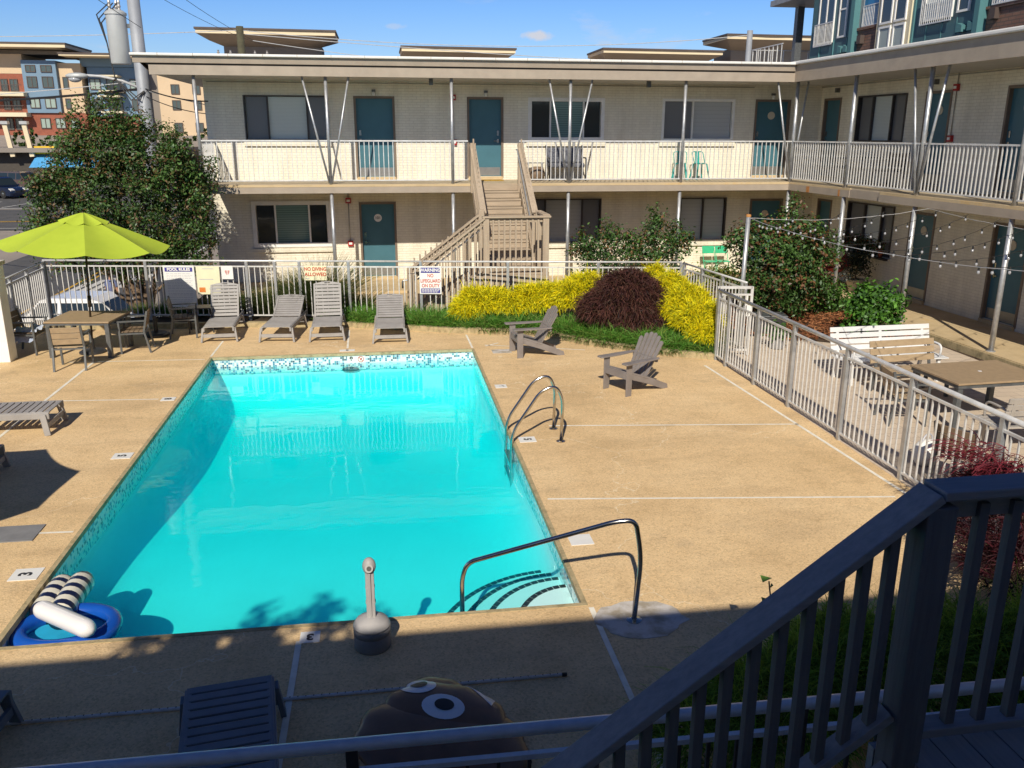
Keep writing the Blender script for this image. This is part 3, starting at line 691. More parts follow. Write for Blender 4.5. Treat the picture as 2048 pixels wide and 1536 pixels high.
pt.prism([(2.17 + (.36 + .10 * pr_.random()) * math.cos(a), 6.62 + (.26 + .08 * pr_.random()) * math.sin(a)) for a in np.linspace(0, 2 * math.pi, 22)[:-1]], .0005, .0045)
struct('deck_patch', pt, 'concrete_pale')

# planting bed and kerb (bed soil is a sheet behind a curved concrete kerb)
KB = [(-8.0, 19.95), (-5.5, 19.75), (-3.15, 19.60), (-.88, 19.30), (.37, 18.85), (1.40, 18.40), (2.45, 18.15), (3.4, 17.85), (3.95, 17.05), (4.56, 16.50), (5.40, 15.85), (6.30, 15.36)]
kb = MB(); prev = None
for i in range(len(KB) - 1):
    a, b = Vector((*KB[i], 0)), Vector((*KB[i + 1], 0)); t = (b - a).normalized(); n = Vector((-t.y, t.x, 0)) * .16
    kb.add([a, b, b + n, a + n] + [p + Vector((0, 0, .115)) for p in (a, b, b + n, a + n)], [(4, 5, 6, 7), (0, 1, 5, 4), (2, 3, 7, 6), (1, 2, 6, 5), (3, 0, 4, 7)])
struct('kerb', kb, 'curb_concrete')
bd = MB(); P = [(x, y + .10, .085) for x, y in KB] + [(6.5, 18.2, .10), (6.5, 23.2, .04), (-4.9, 23.2, .04), (-4.9, 21.0, .02), (-8.1, 21.0, .02)]
bd.add(P, [tuple(range(len(P)))]); struct('garden_ground', bd, 'soil')
pv = MB().bb(6.34, 11.34, -1, 17.2, -.03, .004); struct('patio', pv, 'paver')
pth = MB().bb(-1.25, .75, 20.9, 23.35, -.03, .06); struct('path', pth, 'walk_concrete')

# ------------------------------------------------------------------ motel, far block and side block
Yw, Yd, Yr, Z2, Z1, ZS = 25.2, 23.31, 23.13, 2.94, .126, 5.585
ground_lvl = .0
def door(par, T, x0, x1, z0, z1, plate=None, hand=1, frame=True):
    """T maps (u along wall, outward distance, z) to the parent's coordinates."""
    def bx(u0, u1, o0, o1, a, b):
        mb = MB(); vs = [T(u, o, z) for z in (a, b) for o in (o0, o1) for u in (u0, u1)]
        return mb.add(vs, [(0, 2, 3, 1), (4, 5, 7, 6), (0, 1, 5, 4), (2, 6, 7, 3), (0, 4, 6, 2), (1, 3, 7, 5)])
    d = bx(x0 + .06, x1 - .06, -.12, -.075, z0, z1 - .06).build('door', 'door_teal', par)
    fr = MB()
    for a in ((x0, x0 + .06, -.13, .02, z0 - .03, z1 - .06), (x1 - .06, x1, -.13, .02, z0 - .03, z1 - .06), (x0, x1, -.13, .02, z1 - .06, z1)): m = bx(*a); fr.add(m.v, m.f)
    fr.build('door_frame', 'door_frame', d)
    bx(x0 + .02, x1 - .02, -.13, .06, z0 - .10, z0 - .004).build('threshold', 'walk_concrete', d)
    bx(x0 + .09, x1 - .09, -.075, -.068, z0 + .02, z0 + .25).build('kick_plate', 'kick_plate', d)
    hx = x1 - .15 if hand > 0 else x0 + .15
    hb = bx(hx - .03, hx + .03, -.075, -.05, z0 + .93, z0 + 1.03); h2 = bx(hx - (.12 if hand > 0 else 0), hx + (0 if hand > 0 else .12), -.05, -.03, z0 + .965, z0 + .99)
    h3 = bx(hx - .03, hx + .03, -.075, -.052, z0 + 1.12, z0 + 1.26); hb.add(h2.v, h2.f); hb.add(h3.v, h3.f); hb.build('handle', 'steel', d)
    if plate is not None:
        c = ((x0 + x1) / 2, z1 - .45); mb = MB(); n = 20
        vs = [T(c[0] + .11 * math.cos(2 * math.pi * k / n), o, c[1] + .11 * math.sin(2 * math.pi * k / n)) for o in (-.075, -.06) for k in range(n)]
        mb.add(vs, [tuple(range(n)), tuple(range(n, 2 * n))] + [(k, (k + 1) % n, n + (k + 1) % n, n + k) for k in range(n)]); pl = mb.build('number_plate', 'plate_cream' if plate == '' else 'sign_white', d)
        if plate:
            p0 = Vector(T(c[0], -.056, c[1])); p1 = Vector(T(c[0] + 1, -.056, c[1])); a = math.atan2((p1 - p0).y, (p1 - p0).x)
            t = text('lettering', plate, .11, 'ink_black', d, p0, (R(90), 0, a), bold=.002)
    return d
def window(par, T, x0, x1, z0, z1, mat='white_paint', blind='blind_teal', cuts=(.27, .75), sill=True, fw=.06, panes=None):
    def bx(u0, u1, o0, o1, a, b):
        mb = MB(); vs = [T(u, o, z) for z in (a, b) for o in (o0, o1) for u in (u0, u1)]
        return mb.add(vs, [(0, 2, 3, 1), (4, 5, 7, 6), (0, 1, 5, 4), (2, 6, 7, 3), (0, 4, 6, 2), (1, 3, 7, 5)])
    fr = MB()
    def ad(*a): m = bx(*a); fr.add(m.v, m.f)
    ad(x0, x0 + fw, -.12, .03, z0, z1); ad(x1 - fw, x1, -.12, .03, z0, z1); ad(x0 + fw, x1 - fw, -.12, .03, z1 - fw, z1); ad(x0 + fw, x1 - fw, -.12, .03, z0, z0 + fw)
    W = x1 - x0 - 2 * fw; cs = [0] + list(cuts) + [1]
    for c in cuts: ad(x0 + fw + c * W - .022, x0 + fw + c * W + .022, -.11, .0, z0 + fw, z1 - fw)
    w_ = fr.build('window', mat, par)
    for i in range(len(cs) - 1):
        m = panes[i] if panes else (blind if i == len(cs) // 2 - 1 + (len(cs) % 2 == 0) * 0 and len(cs) == 4 and i == 1 else ('screen_pane' if mat == 'dark_frame' else 'dark_glass'))
        bx(x0 + fw + cs[i] * W + .022, x0 + fw + cs[i + 1] * W - .022, -.09, -.075, z0 + fw, z1 - fw).build('pane', m, w_)
    if sill: bx(x0 - .05, x1 + .05, .002, .07, z0 - .14, z0 - .035).build('sill', 'painted_brick', w_)
    return w_
def wall_with_holes(u0, u1, z0, z1, holes, T, th=.15):
    us = sorted({u0, u1, *[h[0] for h in holes], *[h[1] for h in holes]}); zs = sorted({z0, z1, *[h[2] for h in holes], *[h[3] for h in holes]})
    mb = MB()
    for i in range(len(us) - 1):
        for j in range(len(zs) - 1):
            uc, zc = (us[i] + us[i + 1]) / 2, (zs[j] + zs[j + 1]) / 2
            if any(h[0] < uc < h[1] and h[2] < zc < h[3] for h in holes): continue
            mb.quad(T(us[i], 0, zs[j]), T(us[i + 1], 0, zs[j]), T(us[i + 1], 0, zs[j + 1]), T(us[i], 0, zs[j + 1]))
    for h in holes:
        for a, b in (((h[0], h[2]), (h[1], h[2])), ((h[1], h[2]), (h[1], h[3])), ((h[1], h[3]), (h[0], h[3])), ((h[0], h[3]), (h[0], h[2]))):
            mb.quad(T(a[0], 0, a[1]), T(b[0], 0, b[1]), T(b[0], -th, b[1]), T(a[0], -th, a[1]))
        # dark room behind the opening
        mb.quad(T(h[0], -th, h[2]), T(h[1], -th, h[2]), T(h[1], -th, h[3]), T(h[0], -th, h[3]))
    return mb
BAL = None
def railing(par, a, b, z0, h=1.08, step=.122, mat='rail_paint', name='deck_railing', r=.0095, posts=()):
    a = Vector((*a, 0)); b = Vector((*b, 0)); L = (b - a).length; t = (b - a) / L; ang = math.atan2(t.y, t.x)
    mb = MB().bar((*a.xy, z0 + h), (*b.xy, z0 + h), .045, .035).bar((*a.xy, z0 + .09), (*b.xy, z0 + .09), .035, .03)
    ro = mb.build(name, mat, par)
    me = MB().bb(-r, r, -r, r, z0 + .105, z0 + h - .017).mesh('baluster', mat)
    n = int(L / step)
    for i in range(1, n): 
        p = a + t * (i * L / n); o = inst('baluster', me, ro, (p.x, p.y, 0), ang)
    return ro
# ---- far block
mt = thing('motel_building', 'two storey cream brick motel block facing the pool, with balcony walkway', 'building', (3.7, Yw, 0))
bx0, by0 = 3.7, Yw
Tf = lambda u, o, z: (u - bx0, -o, z)
def L(mb): return loc(mb, (bx0, by0, 0))
XL, XR = -4.60, 13.04
doors2 = [(-.66, .46, '', 0, -1), (2.47, 3.50, '', 0, 1), (10.98, 12.08, '', 0, -1)]
holes = []
for x0, x1, *_ in doors2: holes.append((x0, x1, Z2 + .09, 5.19))
wins2 = [(-3.59, -1.34), (4.21, 6.43), (8.15, 10.35)]
for x0, x1 in wins2: holes.append((x0, x1, 4.01, 5.19))
doors1 = [(-.64, .40), (11.05, 12.1)]
for x0, x1 in doors1: holes.append((x0, x1, Z1 + .09, 2.33))
wins1 = [(-3.60, -1.44), (4.30, 6.42), (8.85, 10.30)]
for x0, x1 in wins1: holes.append((x0, x1, 1.10, 2.38))
wl = wall_with_holes(XL, XR + .2, -.05, 5.59, holes, Tf)
wl.quad(Tf(XL, 0, -.05), Tf(XL, -7, -.05), Tf(XL, -7, 5.59), Tf(XL, 0, 5.59))
wl.build('wall', 'painted_brick', mt)
door(mt, Tf, -.66, .46, Z2 + .09, 5.19, None, -1); door(mt, Tf, 2.47, 3.50, Z2 + .09, 5.19, None, 1); door(mt, Tf, 10.98, 12.08, Z2 + .09, 5.19, '', -1)
door(mt, Tf, -.64, .40, Z1 + .09, 2.33, '101', -1); door(mt, Tf, 11.05, 12.1, Z1 + .09, 2.33, '', -1)
window(mt, Tf, -3.59, -1.34, 4.01, 5.19, 'dark_frame', 'blind_pale', fw=.035)
window(mt, Tf, 4.21, 6.43, 4.01, 5.19, 'white_paint', 'blind_teal', fw=.10)
window(mt, Tf, 8.15, 10.35, 4.01, 5.19, 'white_paint', fw=.07, cuts=(.42,), panes=['screen_pane', 'blind_grey'])
window(mt, Tf, -3.60, -1.44, 1.10, 2.38, 'white_paint', 'blind_teal', fw=.11)
window(mt, Tf, 4.30, 6.42, 1.10, 2.38, 'dark_frame', 'blind_grey', fw=.035, cuts=(.2, .74))
window(mt, Tf, 8.85, 10.30, 1.10, 2.38, 'dark_frame', fw=.035, cuts=(.5,), panes=['blind_grey', 'blind_grey'])
# roof: membrane edge, stepped fascia, soffit
rf = L(MB().bb(-5.72, 13.2, Yr, 33, ZS + .27, ZS + .40)).build('roof', 'taupe_trim', mt)
L(MB().bb(-5.84, 13.2, Yr - .10, 33, ZS + .405, ZS + .47)).build('membrane_edge', 'roof_membrane', rf, bevel=.02)
L(MB().prof([(Yr - .03, ZS + .405), (Yr - .0, ZS + .25), (Yr + .1, ZS + .25), (Yr + .1, ZS + .405)], 'x', -5.80, 11.3)).build('upper_fascia', 'taupe_trim', rf)
L(MB().bb(-5.45, 11.22, Yr + .02, Yr + .1, ZS - .02, ZS + .205)).build('lower_fascia', 'taupe_trim', rf)
L(MB().bb(-5.5, 11.25, Yr + .06, Yr + .12, ZS + .205, ZS + .25)).build('drip_gap', 'taupe_dark', rf)
L(MB().bb(-5.42, 13.0, Yr + .105, 33, ZS - .0, ZS + .26)).build('soffit', 'taupe_soffit', rf)
L(MB().add([(-5.80, Yr + .105, ZS + .403), (-5.80, 33, ZS + .403), (-5.43, 33, ZS + .002), (-5.43, Yr + .105, ZS + .002)], [(0, 1, 2, 3)])).build('end_fascia', 'taupe_trim', rf)
sm = MB()
for k in range(22): sm.bb(-5.2 + k * .82, -5.19 + k * .82, Yr - .104, Yr - .09, ZS + .41, ZS + .472)
L(sm).build('membrane_seams', 'taupe_trim', rf)
# walkways
dk2 = L(MB().bb(XL + .12, 13.0, Yd - .02, Yw - .003, Z2 - .20, Z2 - .002)).build('walkway_deck', 'deck_floor', mt)
for x0, x1 in ((XL + .1, 2.36), (3.62, 11.30)): L(MB().bb(x0, x1, Yd - .075, Yd - .02, Z2 - .23, Z2 - .075)).build('deck_fascia', 'taupe_trim', dk2)
for x0, x1 in ((XL + .1, 2.36), (3.62, 11.30)): L(MB().bb(x0, x1, Yd - .055, Yd - .022, Z2 - .071, Z2 - .014)).build('deck_edge', 'walk_concrete', dk2)
L(MB().bb(XL + .12, 13.0, Yd - .1, Yw - .002, -.04, Z1)).build('ground_walk', 'walk_concrete', mt)
for k, x in enumerate((-4.46, -1.28, 1.89, 5.02, 8.16, 11.34)):
    if k == 5: continue
    p = L(MB().tube([(x, Yd, Z2 - .01), (x, Yd, ZS)], .042, 12)); p.build('support_post', 'galvanised', mt, True)
    L(MB().tube([(x, Yd + .02, Z1), (x, Yd + .02, Z2 - .2)], .048, 12)).build('support_post', 'galvanised', mt, True)
    if k in (1, 3):
        for s in (-.58, .58): L(MB().tube([(x + s * .06, Yd - .02, Z2 + .03), (x + s, Yd - .02, ZS + .0)], .026, 8)).build('brace', 'galvanised', mt, True)
railing(mt, (-4.42 - bx0, Yd - by0), (2.30 - bx0, Yd - by0), Z2)
railing(mt, (3.66 - bx0, Yd - by0), (11.30 - bx0, Yd - by0), Z2)
railing(mt, (-4.44 - bx0, Yd - by0), (-4.44 - bx0, Yw - by0 - .02), Z2)
def fire_alarm(par, T, u, z, horn=True):
    mb = MB(); vs = [T(u + a, o, z + b) for b in (-.075, .075) for o in (0.002, .07) for a in (-.075, .075)]
    mb.add(vs, [(0, 2, 3, 1), (4, 5, 7, 6), (0, 1, 5, 4), (2, 6, 7, 3), (0, 4, 6, 2), (1, 3, 7, 5)]); a = mb.build('fire_alarm' if horn else 'pull_station', 'alarm_red', par)
    mb = MB(); vs = [T(u + a, o, z + b) for b in (-.03, .03) for o in (.071, .085) for a in (-.045, .045)]
    mb.add(vs, [(0, 2, 3, 1), (4, 5, 7, 6), (0, 1, 5, 4), (2, 6, 7, 3), (0, 4, 6, 2), (1, 3, 7, 5)]); mb.build('strobe', 'sign_white', a)
def conduit(par, T, pts, r=.013): MB().tube([T(*p) for p in pts], r, 6).build('conduit', 'conduit', par, True)
for z2, u in ((5.17, 2.08), (2.38, -.93)): fire_alarm(mt, Tf, u, z2); fire_alarm(mt, Tf, u + .01, z2 - 1.2, False); conduit(mt, Tf, [(u, .02, z2 - .08), (u, .02, z2 - 1.12)]); conduit(mt, Tf, [(u, .02, z2 + .08), (u, .02, z2 + .35)])
conduit(mt, Tf, [(-4.5, .02, 5.52), (10.9, .02, 5.52)], .011)
for u in (-.1, 3.0, 11.5):
    s = MB().bb(u - .05, u + .05, Yw - .09, Yw - .002, 5.30, 5.36); L(s).build('wall_light', 'grey_metal', mt)
    L(MB().lathe([(.03, 0), (.055, .02), (.055, .09), (.04, .11)], (u, Yw - .06, 5.19), 10)).build('light_globe', 'lamp_clear', mt, True)
for u in (1.4, 7.3): L(MB().bb(u - .05, u + .05, Yw - 1.4, Yw - 1.3, ZS - .16, ZS - .004)).build('floodlight', 'grey_metal', mt)
# ---- side block (turned a few degrees)
th = math.atan(.0445)
wg = thing('motel_building', 'shaded two storey cream brick motel wing running along the right side', 'building', (11.34, Yd, 0), 0)
ud = Vector((math.sin(th), -math.cos(th), 0)); un = Vector((math.cos(th), math.sin(th), 0))
def Tg(s, o, z): p = ud * s + un * o; return (p.x, p.y, z)
WO = 1.78
Tw = lambda s, o, z: Tg(s, WO - o, z)
def gbox(s0, s1, o0, o1, z0, z1):
    vs = [Tg(s, o, z) for z in (z0, z1) for o in (o0, o1) for s in (s0, s1)]
    return MB().add(vs, [(0, 2, 3, 1), (4, 5, 7, 6), (0, 1, 5, 4), (2, 6, 7, 3), (0, 4, 6, 2), (1, 3, 7, 5)])
SE = 19.0
ud2 = [(-1.62, -.71), (3.03, 3.98), (5.75, 6.85), (12.2, 13.2)]; uw2 = [(.14, 2.30), (8.0, 10.2)]
ud1 = [(-1.45, -.66), (3.03, 4.00), (5.95, 7.05), (12.2, 13.2)]; uw1 = [(.20, 2.36), (8.3, 10.6)]
hs = [(a, b, Z2 + .09, 5.22) for a, b in ud2] + [(a, b, 4.02, 5.22) for a, b in uw2] + [(a, b, Z1 + .09, 2.36) for a, b in ud1] + [(a, b, 1.08, 2.40) for a, b in uw1]
wall_with_holes(-1.92, SE, -.05, 5.59, hs, Tw).build('wall', 'painted_brick', wg)
for i, (a, b) in enumerate(ud2): door(wg, Tw, a, b, Z2 + .09, 5.22, '' if i else None, -1)
for i, (a, b) in enumerate(ud1): door(wg, Tw, a, b, Z1 + .09, 2.36, '' if i else None, -1)
for a, b in uw2: window(wg, Tw, a, b, 4.02, 5.22, 'dark_frame', 'blind_pale', fw=.04, cuts=(.3, .72))
for a, b in uw1: window(wg, Tw, a, b, 1.08, 2.40, 'dark_frame', 'blind_pale', fw=.04, cuts=(.36, .74))
rg = gbox(-.25, SE, -.12, 12, ZS + .27, ZS + .40).build('roof', 'taupe_trim', wg)
gbox(-.28, SE, -.28, 12, ZS + .41, ZS + .50).build('membrane_edge', 'roof_membrane', rg, bevel=.025)
gbox(-.20, SE, -.20, -.12, ZS - .02, ZS + .408).build('fascia', 'taupe_trim', rg)
gbox(-2.0, SE, -.118, 12, ZS - .004, ZS + .268).build('soffit', 'taupe_soffit', rg)
dg_ = gbox(-.02, SE, .0, WO - .003, Z2 - .20, Z2 - .004).build('walkway_deck', 'deck_floor', wg)
gbox(-.05, 3.1, -.06, -.002, Z2 - .23, Z2 - .06).build('deck_fascia', 'taupe_trim', dg_)
gbox(3.1, 4.35, -.045, -.002, Z2 - .23, Z2 - .03).build('deck_fascia', 'taupe_trim', dg_)
gbox(4.35, SE, -.075, -.002, Z2 - .24, Z2 - .075).build('deck_fascia', 'taupe_trim', dg_)
gbox(-.05, 3.1, -.05, -.003, Z2 - .058, Z2 - .012).build('deck_edge', 'walk_concrete', dg_); gbox(4.35, SE, -.06, -.003, Z2 - .073, Z2 - .012).build('deck_edge', 'walk_concrete', dg_)
for s in (1.05, 1.12, 2.6): gbox(s, s + .08, -.064, -.0605, Z2 - .225, Z2 - .07).build('rust_stain', 'rust', dg_)
gbox(-.1, SE, -.12, WO - .002, -.10, Z1).build('ground_walk', 'walk_concrete', wg)
gbox(1.5, SE, -.16, -.122, -.10, Z1 - .02).build('walk_kerb', 'curb_concrete', wg)
for k, s in enumerate((0, 2.80, 5.62, 8.50, 11.35, 14.2)):
    MB().tube([Tg(s, 0, Z2 - .01), Tg(s, 0, ZS)], .048, 12).build('support_post', 'galvanised', wg, True)
    MB().tube([Tg(s, .0, Z1), Tg(s, .0, Z2 - .2)], .052, 12).build('support_post', 'galvanised', wg, True)
    MB().lathe([(.09, 0), (.09, .012), (.06, .02)], Tg(s, 0, Z1), 14).build('post_flange', 'galvanised', wg)
    if k in (2, 4):
        for q in (-.56, .56): MB().tube([Tg(s + q * .06, -.03, Z2 + .03), Tg(s + q, -.03, ZS)], .028, 8).build('brace', 'galvanised', wg, True)
for q in (-.60, .28): MB().tube([(q * .06, -.03, Z2 + .03), (q, -.03, ZS)], .027, 8).build('brace', 'galvanised', wg, True)
railing(wg, Tg(0.03, 0, 0)[:2], Tg(11.3, 0, 0)[:2], Z2, step=.118, r=.011)
fire_alarm(wg, Tw, 4.12, 5.26); fire_alarm(wg, Tw, 4.14, 4.12, False); conduit(wg, Tw, [(4.12, .02, 5.18), (4.12, .02, 4.2)]); conduit(wg, Tw, [(4.12, .02, 5.3), (4.12, .02, 5.58)])
conduit(wg, Tw, [(-1.8, .02, 5.54), (12, .02, 5.54)], .011)
for s in (-.9, 3.4): MB().box(Tw(s, .06, 5.42), (.1, .1, .12)).build('wall_light', 'grey_metal', wg)
# ---- near block behind the viewpoint: its eave shades the near end of the deck
nb_ = thing('motel_building', 'cream brick motel block whose eave shades the near end of the deck', 'building', (2, -3, 0))
MB().bb(-30, 24, -9, .62 , -.05, 5.58).build('wall', 'painted_brick', nb_)
MB().bb(-31, 25, -9.5, 2.10, 5.585, 6.0).build('roof', 'taupe_trim', nb_)
MB().bb(-30, 24, .622, 2.0, Z2 - .2, Z2).build('walkway_deck', 'deck_floor', nb_)

# ------------------------------------------------------------------ wooden stairs of the far block
sw = thing('wooden_staircase', 'weathered tan timber staircase climbing from a landing to the far balcony', 'staircase', (3.05, 20.4, 0))
sx, sy = 3.05, 20.4
S_ = lambda mb: loc(mb, (sx, sy, 0))
LX0, LX1, LY0, LY1, LZ = 2.30, 3.82, 19.85, 20.92, 1.07
for k in range(6):
    y = LY0 + .004 + k * (LY1 - LY0) / 6; S_(MB().bb(LX0 - .03, LX1 + .03, y, y + (LY1 - LY0) / 6 - .008, LZ - .04, LZ)).build('landing_board', 'stair_wood_x', sw)
S_(MB().bb(LX0 - .02, LX1 + .02, LY0 - .03, LY0 + .01, LZ - .29, LZ - .045)).build('landing_fascia', 'stair_wood_x', sw)
S_(MB().bb(LX1 - .03, LX1 + .01, LY0 + .012, LY1, LZ - .29, LZ - .045)).build('landing_fascia', 'stair_wood_y', sw)
for x, y, zt in ((LX0 + .06, LY0 + .05, 2.33), (LX1 - .06, LY0 + .05, 2.36), (LX1 - .06, LY1 - .05, 2.42), (LX0 + .06, LY1 - .05, 2.46)):
    S_(MB().bb(x - .07, x + .07, y - .07, y + .07, -.05, zt)).build('post', 'stair_wood_z', sw, bevel=.006)
S_(MB().bb(LX0 - .03, LX1 + .05, LY0 - .05, LY0 + .10, 2.345, 2.385)).build('cap_rail', 'stair_wood_x', sw)
S_(MB().bb(LX1 - .12, LX1 + .05, LY0 + .105, LY1 + .02, 2.365, 2.405)).build('cap_rail', 'stair_wood_y', sw)
for (z0, z1) in ((2.24, 2.335), (LZ + .04, LZ + .12)): S_(MB().bb(LX0 + .14, LX1 - .14, LY0 + .03, LY0 + .07, z0, z1)).build('rail_board', 'stair_wood_x', sw)
me = MB().bb(-.019, .019, -.019, .019, LZ + .05, 2.30).mesh('baluster', 'stair_wood_z')
for k in range(9): inst('baluster', me, sw, (LX0 + .22 + k * .132 - sx, LY0 - .0 - sy, 0))
for k in range(6): inst('baluster', me, sw, (LX1 - .0 - sx, LY0 + .17 + k * .125 - sy, 0))
NR = 10; rise = (Z2 - LZ) / NR; run = (Yd - .1 - LY1) / (NR - 1)
UX0, UX1 = 2.47, 3.62
for k in range(1, NR):
    z = LZ + k * rise; y = LY1 + (k - 1) * run
    S_(MB().bb(UX0, UX1, y - .02, y + run - .012, z - .04, z)).build('tread', 'stair_wood_x', sw)
    S_(MB().bb(UX0, UX1, y + .004, y + .026, z - rise + .012, z - .046)).build('riser', 'stair_wood_x', sw)
S_(MB().bb(UX0, UX1, Yd - .13, Yd - .10, Z2 - rise + .01, Z2 - .01)).build('riser', 'stair_wood_x', sw)
for x in (UX0 - .055, UX1 + .055):
    S_(MB().bar((x, LY1 - .02, LZ - .02), (x, Yd - .1, Z2 - .10), .05, .27)).build('stringer', 'stair_wood_y', sw)
    S_(MB().bar((x, LY1 - .05, 2.36), (x, Yd - .05, Z2 + .98), .15, .04)).build('cap_rail', 'stair_wood_y', sw)
    S_(MB().bar((x, LY1 - .02, 2.27), (x, Yd - .05, Z2 + .89), .04, .09)).build('rail_board', 'stair_wood_y', sw)
    S_(MB().bb(x - .07, x + .07, Yd - .22, Yd - .08, Z2 - .25, Z2 + 1.03)).build('newel_post', 'stair_wood_z', sw, bevel=.012)
    me2 = MB().bb(-.019, .019, -.019, .019, 0, 1.08).mesh('baluster', 'stair_wood_z')
    for k in range(15):
        t = (k + .5) / 15; inst('baluster', me2, sw, (x - sx, LY1 + t * (Yd - .2 - LY1) - sy, LZ + .12 + t * (Z2 - LZ)))
S_(MB().tube(fillet([(UX1 - .05, Yd - .1, Z2 + .86), (UX1 - .05, Yd - .25, Z2 + .86), (UX1 - .05, LY1, 2.22), (UX1 - .05, LY1 - .2, 2.2)], .06), .02, 8)).build('handrail', 'galvanised', sw, True)
# lower flight to the left
NL = 6; rl = LZ / NL; rn = .29
for k in range(1, NL):
    z = LZ - k * rl; x = LX0 - (k - 1) * rn
    S_(MB().bb(x - rn + .012, x + .02, LY0 + .06, LY1 - .06, z - .04, z)).build('tread', 'stair_wood_y', sw)
LXE = LX0 - NL * rn + .1
for y in (LY0 + .03, LY1 - .03):
    S_(MB().bar((LX0, y, LZ - .08), (LXE - .05, y, -.02), .05, .26)).build('stringer', 'stair_wood_x', sw)
    S_(MB().bar((LX0 + .02, y - .01, 2.34), (LXE, y - .01, 1.08), .14, .04)).build('cap_rail', 'stair_wood_x', sw)
    S_(MB().bar((LX0, y, 2.25), (LXE, y, 1.0), .04, .08)).build('rail_board', 'stair_wood_x', sw)
    S_(MB().bb(LXE - .12, LXE + .02, y - .07, y + .07, -.05, 1.10)).build('newel_post', 'stair_wood_z', sw, bevel=.02)
    me3 = MB().bb(-.019, .019, -.019, .019, -.05, 1.13).mesh('baluster', 'stair_wood_z')
    for k in range(12):
        t = (k + .5) / 12; inst('baluster', me3, sw, (LX0 + t * (LXE - LX0) - sx, y - .04 - sy, LZ + .10 - t * LZ * .95))
S_(MB().tube(fillet([(LX0 + .0, LY0 + .1, 2.12), (LXE + .1, LY0 + .1, .95), (LXE - .25, LY0 + .1, .93), (LXE - .25, LY0 + .1, .75)], .05), .02, 8)).build('handrail', 'galvanised', sw, True)

# ------------------------------------------------------------------ metal pool fences
def fence(label, pts, s_posts, z0=.1, zt=1.42, step=.125, tube=.022, post=.03, mat='rail_paint', group=None, gap=.125, pm='galvanised', bmat=None):
    a, b = Vector((*pts[0], 0)), Vector((*pts[1], 0)); Lh = (b - a).length; t = (b - a) / Lh; ang = math.atan2(t.y, t.x)
    fn = thing('pool_fence', label, 'fence', a, ang, group)
    MB().tube([(-.02, 0, zt), (Lh + .02, 0, zt)], tube, 10).build('top_rail', mat, fn, True)
    zb = z0 + .07; z2 = zt - gap
    MB().bar((0, 0, z2), (Lh, 0, z2), .032, .03).build('mid_rail', mat, fn)
    MB().bar((0, 0, zb), (Lh, 0, zb), .032, .03).build('bottom_rail', mat, fn)
    pme = MB().bb(-post, post, -post, post, z0 - .10, zt - .015).mesh('post', pm)
    for s in s_posts: inst('post', pme, fn, (s, 0, 0))
    bm_ = MB().bb(-.0095, .0095, -.0095, .0095, zb + .016, z2 - .016).mesh('baluster', bmat or mat)
    n = int(Lh / step)
    for i in range(1, n):
        s = i * Lh / n
        if min(abs(s - q) for q in s_posts) > .045: inst('baluster', bm_, fn, (s, 0, 0))
    return fn, t
A, B = Vector((-7.65, 20.87)), Vector((6.66, 18.67)); tt = (B - A).normalized()
sp = 8.57; Mp = A + tt * sp
fence('white barred fence behind the loungers, carrying the pool rules signs', (A, Mp), [0, 2.31, 4.61, 5.25, 5.81, 6.93, sp])
fence('white barred fence behind the yellow shrubs and dark maple', (Mp + tt * .08, B), [1.9, 3.95, 5.83])
fence('short white barred fence at the left end beside the white pillar', ((-7.65, 20.80), (-7.50, 17.6)), [0.03, 1.1, 2.1, 3.15], z0=.02, zt=1.38)
fence('white barred fence running behind the yellow shrub to the gate', ((6.72, 18.66), (7.05, 15.95)), [0.03, .9, 1.8, 2.7], z0=.03, zt=1.40)
fence('long silver barred fence between pool deck and patio', ((6.29, 15.42), (6.45, 3.9)), [.03, .52, 1.77, 3.06, 4.62, 6.12, 7.7, 9.2, 10.7], z0=.03, zt=1.36, step=.118, tube=.032, gap=.15)
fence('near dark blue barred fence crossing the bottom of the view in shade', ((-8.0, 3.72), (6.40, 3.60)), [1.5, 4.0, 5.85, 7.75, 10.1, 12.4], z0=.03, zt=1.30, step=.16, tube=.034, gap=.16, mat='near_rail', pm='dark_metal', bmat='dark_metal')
gt = thing('fence_gate', 'silver framed barred gate standing at the far end of the patio fence', 'gate', (6.40, 15.72, 0), math.atan2(-.1, .62))
MB().bar((0, 0, 1.36), (.64, 0, 1.36), .05, .05).bar((0, 0, 1.22), (.64, 0, 1.22), .04, .035).bar((0, 0, .12), (.64, 0, .12), .04, .04).bb(-.025, .025, -.025, .025, .02, 1.38).bb(.615, .665, -.025, .025, .02, 1.38).build('gate_frame', 'rail_paint', gt)
bm_ = MB().bb(-.0095, .0095, -.0095, .0095, .14, 1.20).mesh('baluster', 'rail_paint')
for k in range(1, 6): inst('baluster', bm_, gt, (k * .106, 0, 0))
MB().bb(.55, .63, -.045, -.027, .80, 1.02).build('latch', 'sign_white', gt)

